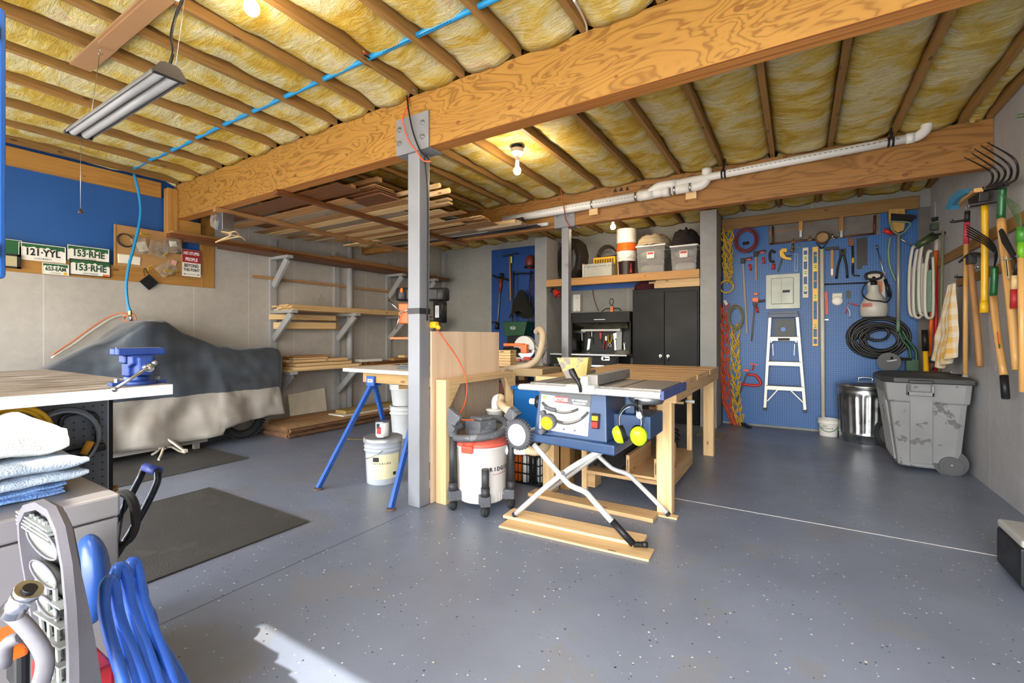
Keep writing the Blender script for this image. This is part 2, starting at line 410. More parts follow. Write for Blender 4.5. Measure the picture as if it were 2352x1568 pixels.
# ---------------------------------------------------------------- the room
XL, XR, YF, YB, ZJ = -5.80, 1.26, -.55, 6.80, 2.822     # left wall, right wall, front wall, back wall, underside of the joists
Y1, Y1B, Y2, Y2B, ZB = 2.326, 2.434, 4.874, 4.97, 2.447
YC = 6.36                                              # front of the concrete columns
b = MB(FLOOR); b.bb((XL-.3, YF-.02, -.1), (XR+.3, YB+.65, 0)); struct(b.build('floor', origin=(0, 0, 0)))
b = MB(plain('driveway concrete', 'b8b4aa', .9, 0, .06, 1)); b.bb((-14, YF-16, -.14), (10, YF-.02, -.02)); struct(b.build('trim_6', origin=(0, 0, 0)), 'pale concrete driveway outside the open bay')
b = MB(plain('joint caulk', 'a8a8a4', .6)); b.bb((-.85, 3.449, 0), (XR, 3.456, .0025)); struct(b.build('trim_1'), 'pale caulked joint across the floor')
b = MB(plain('saw cut', '44474f', .8)); b.bb((-2.203, YF, 0), (-2.2005, 2.2, .001)) ; struct(b.build('trim_2'), 'thin dark control joint across the floor')
# left wall: concrete below, blue plywood infill above with timber framing
b = MB(C_LEFT); b.bb((XL-.25, YF, 0), (XL, 2.73, 1.735)); b.bb((XL-.25, 2.73, 0), (XL, YB+.6, 3.1)); struct(b.build('wall_left', origin=(0, 0, 0)))
b = MB(BLUEW); b.bb((XL-.12, YF, 1.735), (XL-.03, 2.73, 3.1)); struct(b.build('wall_left_upper', origin=(0, 0, 0)), 'blue painted plywood infill above the left concrete')
def trim(n, p, q, m, lab, bev=.004): b = MB(m); b.bb(p, q); return struct(b.build('trim_%d' % n, bevel=bev), lab)
trim(3, (XL-.03, YF, 1.735), (XL+.012, 2.62, 1.885), W_TRIM, 'timber sill board between blue plywood and concrete')
trim(4, (XL-.03, YF, 2.655), (XL+.02, 2.20, 2.815), W_TRIM, 'timber header board above the blue plywood')
trim(5, (XL-.03, 2.59, 1.735), (XL+.013, 2.73, 2.60), W_TRIM, 'timber jamb at the end of the blue plywood')
# right wall
b = MB(C_RIGHT); b.bb((XR, YF, 0), (XR+.25, YB+.6, 3.1)); struct(b.build('wall_right', origin=(0, 0, 0)))
# back wall: grey stretch, blue plywood, alcove, pegboard
b = MB(C_BACK); b.bb((XL-.25, YB, 0), (-4.645, YB+.3, 3.1)); b.bb((-3.9, YB+.24, 0), (-.862, YB+.4, 3.1)); b.bb((-.862, YB+.02, 0), (XR+.25, YB+.3, 3.1)); b.bb((-4.645, YB+.03, 0), (-3.53, YB+.3, 3.1))
struct(b.build('wall_back', origin=(0, 0, 0)))
b = MB(plain('dark blue plywood', '0f3f80', .5, 0, .06, 2)); b.bb((-4.645, YB-.012, .02), (-3.532, YB+.03, 2.71)); struct(b.build('wall_back_blue'), 'blue painted plywood behind the hanging garden tools')
for i, (x0, x1) in enumerate(((-3.529, -3.318), (-1.076, -.877))):
    b = MB(C_COL); b.bb((x0, YC, 0), (x1, YB+.3, 2.80 if i else 2.72)); struct(b.build('wall_pier_%s' % ('left', 'right')[i], bevel=.006), 'grey painted concrete pier at the %s of the cabinet alcove' % ('left', 'right')[i])
# pegboard with the opening for the water main near its top
b = MB(PEGB); PX0, PX1 = -.86, 1.145
xo0, xo1, zo0, zo1 = py(1765, 540, YB).x, py(2022, 540, YB).x, py(1765, 562, YB).z, py(1765, 516, YB).z
b.bb((PX0, YB-.012, .03), (PX1, YB+.0, zo0)); b.bb((PX0, YB-.012, zo0), (xo0, YB, 2.61)); b.bb((xo1, YB-.012, zo0), (PX1, YB, 2.61))
struct(b.build('wall_back_pegboard', origin=(0, 0, 0)), 'blue pegboard on the back wall')
b = MB(plain('old ply backing', '6b6660', .8, 0, .3, 6)); b.bb((PX0, YB+.0, .03), (XR, YB+.012, 2.62)); struct(b.build('wall_back_backing', origin=(0, 0, 0)), 'weathered backing seen in the water main opening')
trim(7, (-.87, YB-.05, 2.60), (1.15, YB+.02, 2.745), W_JOIST, 'timber ledger along the top of the pegboard')
trim(8, (XR-.022, YF, 1.895), (XR, YB-.1, 1.985), W_JOIST, 'upper timber rail on the right wall')
# front: two open bays under a lintel
b = MB(C_LEFT)
b.bb((XL-.25, YF-.2, 0), (-5.5, YF, 3.1)); b.bb((-2.35, YF-.2, 0), (-1.85, YF, 3.1)); b.bb((1.16, YF-.2, 0), (XR+.25, YF, 3.1)); b.bb((-5.5, YF-.2, 2.27), (-2.1, YF, 3.1)); b.bb((-2.1, YF-.1, 2.73), (1.16, YF, 3.1))
struct(b.build('wall_front', origin=(0, 0, 0)))
b = MB(plain('sun block board', '8a7a60', .8)); b.bb((-6, YF-2.3, 2.38), (1.6, YF-.1, 2.415)); struct(b.build('trim_10', origin=(0, 0, 0)), 'flat sun block added out of view outside the open bays')  # unseen slab added to keep direct sun off the foreground
portal(-1.85, 1.16, 0, 2.73, YF-.1); portal(-5.5, -2.35, 0, 2.27, YF-.1)
b = MB(plain('subfloor', '8a6a42', .8)); b.bb((XL-.25, YF-.2, 3.1), (XR+.25, YB+.6, 3.15)); struct(b.build('ceiling', origin=(0, 0, 0)))

# ---------------------------------------------------------------- beams, posts
def beam(x0, x1, y0, y1, z0, z1, mat, label):
    b = MB(mat); b.bb((x0, y0, z0), (x1, y1, z1), 0); o = b.build('ceiling_beam', bevel=.003); tag(o, label, 'beam'); return o
def edgeply(name):
    k = NT(name); tc = k.n('TexCoord'); sx = k.n('SeparateXYZ'); k.l(tc.outputs['Object'], sx.inputs[0])
    w_ = k.noise(k.co('Object', (.6, 90, 1), False), 1, 3); c = k.ramp(w_, [(.35, '8a4f1c'), (.6, 'c08240')]); k.l(c, k.b.inputs['Base Color']); k.b.inputs['Roughness'].default_value = .6; return k.m
EDGE = edgeply('laminated beam edge')
def lam_beam(x0, x1, y0, y1, z0, z1, mat, label):
    b = MB(mat); b.bb((x0, y0, z0+.002), (x1, y1, z1), 0); b.use(EDGE); b.bb((x0, y0+.001, z0), (x1, y1-.001, z0+.002), 0)
    o = b.build('ceiling_beam'); tag(o, label, 'beam'); return o
lam_beam(XL+.002, XR-.002, Y1, Y1B, ZB, 2.822, V_BEAM, 'long laminated timber beam in front, resting on the steel post')
lam_beam(XL+.002, XR-.002, Y2, Y2B, 2.455, 2.822, V_BEAM2, 'farther laminated timber beam carrying the white drain pipe')
b = MB(W_TRIM); b.bb((XL+.003, Y1-.10, 2.24), (XL+.10, Y1-.002, 2.76)); b.bb((XL+.003, Y1, 2.26), (XL+.09, Y1B+.12, ZB-.001)); tag(b.build('beam_end_post', bevel=.004), 'short fir studs under the left end of the front beam', 'stud')
def steel_post(x0, x1, y0, y1, ztop, sw, sz, label):
    t = thing('steel_post', label, 'post', ((x0+x1)/2, (y0+y1)/2, 0))
    b = MB(STEEL_G); b.bb((x0, y0, 0), (x1, y1, ztop-.008)); b.build('column', t, bevel=.008)
    b = MB(STEEL_G); cx = (x0+x1)/2; bx0, bx1 = cx-sw/2, cx+sw/2; yb0, yb1 = y0-.012, y0+.118
    b.bb((bx0, yb0-.003, ztop-.01), (bx1, yb1+.008, ztop)); b.bb((bx0, yb0-.003, ztop), (bx1, yb0+.006, ztop+sz)); b.bb((bx0, yb1, ztop), (bx1, yb1+.008, ztop+sz))
    b.build('saddle_bracket', t, bevel=.002)
    return t, cx, yb0-.003
P1, cx1, yb = steel_post(-2.298, -2.188, Y1+.002, Y1+.107, ZB-.002, .30, .24, 'square grey steel post under the front beam with black tape round it')
for sx in (-.115, .10):
    for z in (.07, .165):
        b = MB(GALV); b.cyl((cx1+sx, yb-.005, ZB+z), (cx1+sx, yb, ZB+z), .018); b.cyl((cx1+sx, yb-.016, ZB+z), (cx1+sx, yb-.003, ZB+z), .012, n=6, sm=False); b.cyl((cx1+sx, yb-.024, ZB+z), (cx1+sx, yb-.015, ZB+z), .006); b.build('bolt', P1)
zt = py(950, 714, Y1).z
b = MB(plain('black tape', '2c2c2e', .5)); b.bb((-2.3, Y1, zt-.02), (-2.186, Y1+.109, zt+.02)); b.build('tape_band', P1)
x0, x1 = py(1289, 640, Y2).x, py(1303, 640, Y2).x
P2, cx2, yb2 = steel_post(x0, x0+.09, Y2+.003, Y2+.093, 2.453, .26, .15, 'thinner grey steel post under the far beam beside the cabinet alcove')
for sx in (-.10, .09):
    b = MB(GALV); b.cyl((cx2+sx, yb2-.005, 2.57), (cx2+sx, yb2, 2.57), .015); b.cyl((cx2+sx, yb2-.014, 2.57), (cx2+sx, yb2-.003, 2.57), .010, n=6, sm=False); b.build('bolt', P2)

# ---------------------------------------------------------------- joists and insulation
k = NT('yellow mineral wool'); v = k.co('Object', (1, 1, 1), False)
n1 = k.noise(k.co('Object', (1.6, 2.2, 1.6)), 1.9, 5, .6, 1.2); n2 = k.noise(k.co('Object', (1.5, 6, 2)), 2.6, 6, .72, 2.); n3 = k.noise(v, 30, 3, .6)
c = k.ramp(n1, [(.34, 'bd9a3a'), (.46, 'cdb25a'), (.56, 'd2c68e'), (.68, 'd6d0b4')])
c = k.mix(k.math('MULTIPLY', k.math('GREATER_THAN', n2, .56), .3), c, col('ded3ae')); c = k.mix(k.math('MULTIPLY', k.math('LESS_THAN', n2, .42), .35), c, col('a98c48')); c = k.mix(k.math('MULTIPLY', k.math('GREATER_THAN', n1, .63), .35), c, col('c9962a'))
k.l(c, k.b.inputs['Base Color']); k.b.inputs['Roughness'].default_value = 1; k.b.inputs['Specular IOR Level'].default_value = 0
k.bump(k.math('ADD', n2, k.math('MULTIPLY', n3, .12)), .8, .035)
WOOL = k.m
J1 = [-5.70, -5.25, -4.80, -4.33, -3.875, -3.46, -3.06, -2.64, -2.215, -1.815, -1.395, -.985, -.575, -.155, .265, .685, 1.105]
J2 = [-5.60, -5.16, -4.72, -4.29, -3.87, -3.49, -3.11, -2.73, -2.344, -1.872, -1.415, -1.024, -.629, -.195, .24, .668, 1.08, 1.235]
J3 = [-5.60, -5.18, -4.76, -4.34, -3.92, -3.50, -3.08, -2.66, -2.25, -1.84, -1.43, -1.02, -.61, -.2, .21, .62, 1.03, 1.235]
def bay(J, y0, y1, where, seed, front):
    lim = lambda x: y1 if -3.88 < x < -.87 else min(y1, YB-.003)
    for i, x in enumerate(J):
        b = MB(W_JOIST); b.bb((x-.019, y0, ZJ), (x+.019, lim(x), ZJ+.235), 1)
        tag(b.build('ceiling_joist', bevel=.002), 'timber joist %s, %s from the left wall' % (where, ORD[i]), 'joist', 'ceiling joists '+where)
    xs = [XL+.001]+J+[XR-.001]
    for i in range(len(xs)-1):
        a0 = xs[i]+(.0205 if i else 0); a1 = xs[i+1]-(.0205 if i < len(xs)-2 else 0)
        if a1-a0 < .05: continue
        nv = int((y1-y0)/.05); ye = lim((a0+a1)/2)
        def f(a, c_, a0=a0, a1=a1, y1=ye):
            x = a0+(a1-a0)*a; y = y0+.004+(y1-y0-.008)*c_
            e = min(a, 1-a)*2; n_ = noise.noise(Vector((x*3.1, y*2.6, seed)))*.9+noise.noise(Vector((x*9, y*7, seed+3)))*.45+noise.noise(Vector((x*22, y*18, seed+3)))*.18
            sag = .045*(1-(1-e)**3)
            return (x, y, ZJ+.062-sag+n_*.022+(.02*max(0, noise.noise(Vector((i*3., y*5, seed+9)))) if e < .3 else 0)-.035*max(0, 1-min(y1-y, y-y0)/.16)**1.5)
        b = MB(WOOL); b.grid(f, 12, nv, -.12); o = b.build('insulation_batt')
        lab = where+', '+(ORD[i] if i < 18 else 'last')+' bay from the left'
        tag(o, 'yellow wool batt '+lab, 'insulation', 'insulation batts '+where)
bay(J1, YF+.002, Y1-.002, 'in front of the near beam', 1., 1)
bay(J2, Y1B+.002, Y2-.002, 'between the two beams', 5., 0)
bay(J3, Y2B+.002, YB+.22, 'behind the far beam', 9., 0)
# ================================================================ LEFT SIDE
# workbench with the vise
t = thing('workbench', 'white edged workbench top at the left with a worn brown surface', 'workbench', (-2.6, .1, 0))
k = NT('worn bench surface'); v = k.co('Object', (1, 1, 1), False); n = k.noise(k.co('Object', (6, 1.2, 1), False), 3, 5, .7, .5)
k.l(k.ramp(n, [(.38, '6d5f4e'), (.55, 'a59a8a'), (.75, 'd2ccc2')]), k.b.inputs['Base Color']); k.b.inputs['Roughness'].default_value = .55; TOPW = k.m
WEDGE = plain('white painted edge', 'eceae6', .5, 0, .04, 12)
b = MB(WEDGE); b.bb((-3.35, -.5, .964), (-1.905, .76, .999)); b.use(TOPW); b.bb((-3.345, -.495, .999), (-1.91, .755, 1.0)); b.build('bench_top', t, bevel=.003)
PEGG = pegboard('grey steel pegboard', '505356', 1, '0c0c0d', .45, .0254, .0032)
b = MB(PEGG); b.bb((-2.104, -.42, .05), (-2.1, .636, .962)); b.build('pegboard_panel', t)
for y in (-.45, .638):
    b = MB(BLKMET); b.bb((-2.14, y, 0), (-2.098, y+.012, .963)); b.build('leg', t)
    b = MB(BLKMET); b.bb((-3.3, y, 0), (-3.26, y+.012, .963)); b.build('leg', t)
vt = thing('bench_vise', 'blue bench vise bolted to the corner of the white workbench', 'vise', (-2.0, .69, 1.0))
VB_ = plain('blue cast iron', '263f80', .4, .3, .15, 14, .1, 60, wear=('6d7fb4', 20, .68)); VJ = plain('worn vise jaw', '8f94a6', .4, .7, .2, 20)
b = MB(VB_); b.lathe([(.055, 0), (.055, .012), (.04, .018), (.04, .03)], (-2.0, .69, 1.0)); b.bb((-2.02, .61, 1.0), (-1.98, .77, 1.012)); b.build('base', vt, bevel=.002)
b = MB(VB_); b.bb((-2.04, .655, 1.03), (-1.985, .72, 1.075)); b.bb((-2.05, .65, 1.075), (-2.0, .73, 1.105)); b.bb((-2.035, .62, 1.105), (-1.995, .76, 1.13)); b.build('fixed_jaw', vt, bevel=.005)
b = MB(VB_); b.bb((-1.99, .668, 1.035), (-1.93, .712, 1.10)); b.prism([(-1.99, .655, 1.105), (-1.955, .655, 1.105), (-1.95, .655, 1.075), (-1.99, .655, 1.06)], (0, .07, 0)); b.bb((-1.99, .62, 1.105), (-1.962, .76, 1.13)); b.build('moving_jaw', vt, bevel=.005)
b = MB(VJ); b.bb((-1.996, .625, 1.108), (-1.988, .755, 1.132)); b.build('jaw_plate', vt)
b = MB(CHROME); b.cyl((-1.95, .69, 1.062), (-1.915, .69, 1.062), .013); b.sph((-1.908, .69, 1.062), .0155); b.build('screw', vt)
b = MB(GALV); b.cyl((-1.905, .705, 1.078), (-1.875, .585, 1.0), .0055); b.sph((-1.905, .705, 1.078), .009); b.sph((-1.875, .585, 1.0), .009); b.build('handle', vt, label='steel bar handle')
for dy in (-.06, .06): b = MB(GALV); b.cyl((-2.0, .69+dy, 1.012), (-2.0, .69+dy, 1.024), .008, n=6, sm=False); b.build('bolt', vt)
# things hung on the bench's grey pegboard
c = px(150, 1008, -2.07)
b = MB(plain('grey cable sleeve', '77787c', .3, .3)); b.tube(coil(c, (1, 0, 0), .088, .006, 3, .08, 1.1), .006, 7); tag(b.build('cable_lock'), 'grey coiled steel cable with orange sleeves hung under the white workbench', 'cable')
for u, v_, r_ in ((108, 1011, .0), (200, 1028, .5)):
    p = px(u, v_, -2.055); b = MB(plain('amber sleeve', 'c08422', .5)); b.cyl(p+V(0, -r_*.02, -.02), p+V(0, r_*.02, .02), .011); b.build('cable_sleeve' , bpy.data.objects['cable_lock'])
c = px(30, 1005, -2.06); b = MB(plain('yellow hose', 'd9a418', .45)); b.tube(coil(c, (1, 0, 0), .082, .008, 4, .12, 1.1), .0075, 7); tag(b.build('yellow_air_hose'), 'yellow coiled hose hung on the grey pegboard under the white bench', 'hose')
c = px(5, 1010, -2.03); b = MB(plain('clear hose', 'b8b4a2', .35)); b.tube(coil(c, (1, 0, 0), .05, .006, 4, .14, 1.1), .005, 7); tag(b.build('clear_tubing'), 'small coil of pale clear tubing in front of the yellow hose', 'tubing')
p0, p1 = px(175, 960, -2.08), px(215, 1055, -2.08)
b = MB(BLACK); b.tube([p0+V(0, .055, -.11), p0+V(0, .055, -.02), p0+V(0, .04, .01), p0+V(0, .0, .018), p0+V(0, -.03, .01), p0+V(0, -.04, -.02), p0+V(0, -.04, -.11)], .008, 8, 5); b.cyl(p0+V(0, -.06, -.125), p0+V(0, .075, -.11), .014); tag(b.build('bicycle_lock'), 'black U shaped shackle lock behind the grey cable on the pegboard', 'lock')
# tool chest and towels
CT = dp(273, 1133, 1.15); CX, CY, CZ = CT
CH = plain('grey brown enamel steel', '8a8684', .42, .35, .08, 5)
t = thing('tool_chest', 'grey steel tool chest in the left foreground with towels on its lid', 'tool chest', (CX-.31, CY-.33, 0))
b = MB(CH); b.bb((CX-.60, CY-.66, .10), (CX, CY, .72)); b.build('body', t, bevel=.004)
b = MB(CH); b.bb((CX-.603, CY-.663, .724), (CX+.003, CY+.003, CZ)); b.build('lid', t, bevel=.006)
for z0, z1 in ((.60, .71), (.49, .59), (.36, .48), (.13, .35)):
    b = MB(plain('chest drawer', '6c6a6a', .4, .3)); b.bb((CX, CY-.62, z0), (CX+.006, CY-.27, z1)); d_ = b.build('drawer', t, bevel=.002)
    b = MB(CHROME); b.bb((CX+.006, CY-.6, z1-.014), (CX+.016, CY-.30, z1-.006)); b.build('pull', d_)
for dx in (-.55, -.05):
    for dy in (-.6, -.06): b = MB(RUBBER); b.cyl((CX+dx-.015, CY+dy, .05), (CX+dx+.015, CY+dy, .05), .05); b.use(BLKMET); b.bb((CX+dx-.02, CY+dy-.02, .05), (CX+dx+.02, CY+dy+.02, .1)); b.build('caster', t)
def towel(name, lab, x0, x1, y0, y1, z0, z1, mat, seed, folds=3, rag=.006):
    """folded towel: stacked rounded layers rolling over at the +x end"""
    b = MB(mat); h = (z1-z0)/folds
    for L in range(folds):
        za = z0+L*h; e = random.uniform(-.012, .006)
        def f(a, c_, za=za, e=e, L=L):
            t_ = a*2*PI; xx = (x0+x1)/2; hw = (x1-x0)/2+e; sx = math.copysign(abs(math.cos(t_))**.3, math.cos(t_)); sz = math.copysign(abs(math.sin(t_))**.6, math.sin(t_))
            y = y0+(y1-y0)*c_; ed = min(1, min(c_, 1-c_)*9)**.5
            n_ = noise.noise(Vector((sx*2, y*12, seed+L)))*rag*1.5+noise.noise(Vector((sx*9+L, y*40, seed)))*rag*.6
            return (xx+hw*sx*(.985+.015*ed)+n_, y+noise.noise(Vector((sx*3, L, seed)))*.01, za+h/2+(h/2+.001)*sz*(.55+.45*ed)+n_*.8+.008*math.sin(sx*3+seed)*(L+1)/folds)
        b.grid(f, 34, 30, 0, True, True)
    o = b.build(name); tag(o, lab, 'towel', None); return o
def terry(name, c): return plain(name, c, 1, 0, .08, 30, .8, 220)
towel('folded_towel', 'bright blue folded towel at the bottom of the stack on the tool chest', CX-.55, CX-.11, CY-.42, CY-.07, CZ+.001, CZ+.036, terry('blue terry', '7ea2d8'), 1, 3)
towel('folded_towel', 'grey blue folded towel in the middle of the stack', CX-.56, CX-.06, CY-.40, CY-.04, CZ+.038, CZ+.094, terry('grey blue terry', 'a3b1c0'), 4, 2)
towel('folded_towel', 'fluffy white folded towel on top of the stack', CX-.58, CX-.145, CY-.37, CY-.05, CZ+.096, CZ+.165, terry('white fleece', 'f1ede4'), 8, 1, .014)
# compressor handle with blue grip, black hose coil
t = thing('air_compressor', 'black tube framed compressor with a blue hand grip beside the tool chest', 'compressor', (-2.25, .72, 0))
BT = plain('black tube steel', '26282c', .25, .6, .05); gx0, gx1 = -2.36, -2.20; gp = dp(349, 1079, 1.9)
b = MB(BT); b.tube([(gx1, gp.y-.33, .05), (gx1, gp.y-.1, .40), (gx1, gp.y-.015, gp.z-.06), (gx1-.012, gp.y, gp.z-.01), (gx1-.035, gp.y+.004, gp.z), (gx0+.035, gp.y+.004, gp.z), (gx0+.012, gp.y, gp.z-.01), (gx0, gp.y-.015, gp.z-.06), (gx0, gp.y-.1, .40), (gx0, gp.y-.33, .05)], .0135, 10, 4); b.build('handle', t)
b = MB(plain('blue grip', '2c3f96', .5)); b.cyl((gx1-.02, gp.y+.005, gp.z), (gx0+.02, gp.y+.005, gp.z), .018, n=18); b.build('grip', t, label='blue sleeve grip')
b = MB(BLKMET); b.lathe([(.01, -.16), (.07, -.15), (.08, -.1), (.08, .1), (.07, .15), (.01, .16)], (gx0+.08, gp.y-.25, .2), (1, 0, 0)); b.build('tank', t)
for x in (gx0-.03, gx1+.03): b = MB(RUBBER); b.disc((x, gp.y-.2, .07), (1, 0, 0), .07, .03); b.build('wheel', t)
b = MB(RUBBER); hc = dp(289, 1190, 1.48)
P = []
for L in range(5):
    for i in range(22):
        a = 2*PI*i/22; P.append(hc+V(.024*math.cos(a)+.006*L-.01, .03*math.cos(a)-.006*L, .085*math.sin(a)+.003*(L % 3)))
b.tube(P, .0062, 7); HH = tag(b.build('black_air_hose'), 'coiled black rubber hose with brass couplings hanging beside the tool chest', 'hose')
b = MB(BLACK); b.tube([hc+V(0, 0, .08), V(gx1, gp.y-.13, .40)], .004, 5); b.build('hanging_strap', HH); b = MB(plain('brass', 'b8924a', .25, 1)); p = dp(268, 1140, 1.47)
for k_ in range(3): b.cyl(p+V(-.004*k_, 0, .012*k_), p+V(-.004*(k_+1), 0, .012*(k_+1)-.002), .0085-.0008*k_, n=6, sm=False)
b.build('coupling', HH, label='brass hose coupling')
# pressure washer in the left foreground
yp = .22; t = thing('pressure_washer', 'grey ribbed plastic pressure washer with a red base in the left foreground', 'pressure washer', py(130, 1500, yp+.06)*1)
t.location.z = 0; WORLD[t].z = 0
OUT = [(40, 1235), (38, 1190), (52, 1160), (80, 1153), (108, 1170), (128, 1215), (144, 1300), (153, 1400), (158, 1500), (160, 1640), (92, 1640), (80, 1500), (62, 1370), (48, 1290)]
pts = [py(u, v_, yp) for u, v_ in OUT]; cen = sum(pts, V(0, 0, 0))/len(pts)
GR = plain('grey moulded plastic', '605e63', .55, 0, .12, 6, .08, 50); GI = plain('pale grey ribs', '8a8e88', .6, 0, .1, 8)
b = MB(GR); N = len(pts)
def off(p, k_, y): q = cen+(p-cen)*k_; q.y = y; return q
for (k0, y0_), (k1, y1_) in (((1., yp), (.9, yp)), ((.9, yp), (.9, yp+.022)), ((1., yp), (1.02, yp+.01)), ((1.02, yp+.01), (.98, yp+.10)), ((.98, yp+.10), (.7, yp+.105))):
    dd_ = lambda p, y: yp+(y-yp)*(.18+.55*max(0, min(1, (.84-p.z)/.55))); A = [b.v(off(p, k0, dd_(p, y0_) if y0_ > yp+.06 else y0_)) for p in pts]; B_ = [b.v(off(p, k1, dd_(p, y1_) if y1_ > yp+.06 else y1_)) for p in pts]; b.skin(A, B_, 0, .1, .1, True)
b.build('housing', t)
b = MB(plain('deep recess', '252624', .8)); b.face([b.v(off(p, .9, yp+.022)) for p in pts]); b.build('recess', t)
b = MB(GI)
def uL(v_): return 44+max(0, (v_-1190))*.145
def uR(v_): return min(150, 118+max(0, v_-1200)*.22)
for v_ in list(range(1172, 1200, 9))+list(range(1345, 1640, 50)):
    a, c_ = uL(v_)+4, uR(v_+40); b.bar(py(a, v_, yp+.009), py(c_, v_+.62*(c_-a), yp+.009), .013, .0028)
for f_ in (.12, .26, .4, .54, .68, .82):
    b.bar(py(uL(1172)+f_*72, 1162+f_*44, yp+.009), py(uL(1172)+f_*72+1, 1192+f_*44, yp+.009), .0035, .013, (1, 0, 0))
for f_ in (.25, .5, .75):
    p, q = py(uL(1330)+(uR(1330)-uL(1330))*f_, 1320+30*f_, yp+.009), py(uL(1620)+(uR(1620)-uL(1620))*f_, 1640, yp+.009); b.bar(p, q, .003, .013, (1, 0, 0))
b.build('rib_grid', t)
for u, v_, s in ((95, 1245, 1.), (98, 1318, .85), (107, 1393, .65)):
    c = py(u, v_, yp+.004); d = (py(u+30, v_+23, yp)-py(u-30, v_-23, yp)).normalized(); b = MB(GI); e = d.cross(V(0, 1, 0)).normalized(); lg = (py(u+36, v_+26, yp)-py(u-36, v_-26, yp)).length/2*s; sh = .019*s
    R1 = []
    for k_, yy in ((1, 0), (.95, .004), (.8, .010), (.45, .016), (.05, .018)):
        R1.append([b.v(c+d*(lg*k_*math.cos(a*2*PI/20))+e*(sh*k_*math.sin(a*2*PI/20))+V(0, yy, 0)) for a in range(20)])
    for i in range(4): b.skin(R1[i], R1[i+1], 0, .02, .02)
    b.use(GR); b.tube([c+d*(lg*math.cos(a*2*PI/20))+e*(sh*math.sin(a*2*PI/20)) for a in range(20)], .0018, 6, 0, True); b.build('cup', t)
b = MB(plain('blue dome plastic', '1f4484', .3, 0, .1)); c = dp(206, 1330, 1.04); b.sph(c, .07, .8, .5, 1.45, 20, 14); b.build('water_tank', t, label='blue rounded tank')
b = MB(plain('red base plastic', 'a81c20', .4)); p = dp(266, 1521, .80); b.bb((p.x-.14, p.y-.075, .25), (p.x, p.y, p.z)); b.build('base', t, bevel=.006, label='red plastic base')
b = MB(GR); q = lambda u, v_, D=.58: dp(u, v_, D); b.tube([q(15, 1400), q(45, 1425), q(80, 1465), q(103, 1510), q(98, 1555), q(75, 1600), q(20, 1620)], .0095, 10, 4, flat=.7); b.tube([q(8, 1530), q(15, 1480), q(50, 1460)], .008, 8, 3); b.build('handle_frame', t)
b = MB(CHROME); b.cyl(q(28, 1405, .565), q(62, 1360, .565), .0137, .0113, 18); b.cyl(q(60, 1363, .563), q(68, 1352, .563), .0141, .0141, 18); b.use(BLACK); b.cyl(q(66, 1355, .562), q(70, 1349, .562), .0073); b.build('outlet_fitting', t, label='chrome outlet fitting')
b = MB(ORANGE); b.box(q(14, 1462, .63), (.04, .03, .016)); b.box(q(28, 1495, .62), (.04, .024, .010)); b.build('trigger', t, bevel=.004, label='orange lever')
b = MB(BLACK); b.box(q(42, 1525, .65), (.05, .016, .056)); b.build('control_panel', t, bevel=.006)
for x in (-1.22, -.98): b = MB(RUBBER); b.disc((x, .40, .1), (1, 0, 0), .1, .04); b.build('wheel', t)
b = MB(GR); b.bb((-1.18, .24, .08), (-1.02, .44, .30)); b.build('chassis', t, bevel=.02)
# blue pressure hose
b = MB(plain('blue rubber hose', '2e62c0', .32, 0, .08, 20))
tops = [(340, 1400, .93, 30), (322, 1372, .92, 44), (252, 1330, .80, 34), (276, 1300, .83, 40), (306, 1288, .86, 34), (296, 1318, .88, 60), (318, 1335, .91, 30), (262, 1345, .85, 50)]
P = []
for i, (u, v_, D, wd) in enumerate(tops):
    sl = 62+8*i
    P += [dp(u-wd*.4+sl*1.3, 1740+10*i, D), dp(u-wd*.4+sl*.55, 1560, D), dp(u-wd*.45+6, v_+90, D), dp(u-wd*.32, v_+22, D), dp(u, v_, D+.012), dp(u+wd*.35, v_+24, D+.02), dp(u+wd*.5+8, v_+95, D+.03), dp(u+wd*.4+sl*.85, 1570, D+.04), dp(u+wd*.1+sl*1.5, 1730, D+.03)]
b.tube(P, .0092, 9, 5); tag(b.build('pressure_hose'), 'thick bright blue coiled hose in the left foreground', 'hose')
# blue cabinet at the very left edge, with dark hinges
c0, c1 = dp(16, 640, 1.5), dp(16, 20, 1.5)
t = thing('wall_cabinet', 'blue steel cabinet door at the left edge of the photo with dark hinges', 'cabinet', (c0.x-.2, c0.y-.05, c0.z))
b = MB(BLUEP); b.bb((c0.x-.42, c0.y-.03, c0.z), (c0.x-.004, c0.y, c1.z)); b.build('door', t, bevel=.012)
for v_ in (77, 575):
    p = dp(13, v_, 1.49); b = MB(IRON); b.cyl(p+V(-.004, -.02, -.022), p+V(-.004, -.02, .022), .008); b.bb(p+V(-.012, -.024, -.022), p+V(.002, -.014, .022)); b.use(plain('brass', 'b8924a', .25, 1)); b.sph(p+V(.004, -.02, 0), .004); b.build('hinge', t)


# rubber mats
MAT = plain('black rubber matting', '3b3a37', .8, 0, .3, 3, .3, 120, wear=('44413c', 5, .6))
for x0, x1, y0, y1, lab in ((-3.861, -2.617, -.04, 1.787, 'black rubber floor mat nearer the camera with nothing standing on it'), (-5.78, -4.475, .6, 2.41, 'black rubber floor mat in front of the covered motorcycle')):
    b = MB(MAT); b.bb((x0, y0, .0005), (x1, y1, .009)); tag(b.build('rubber_mat', bevel=.003), lab, 'mat')
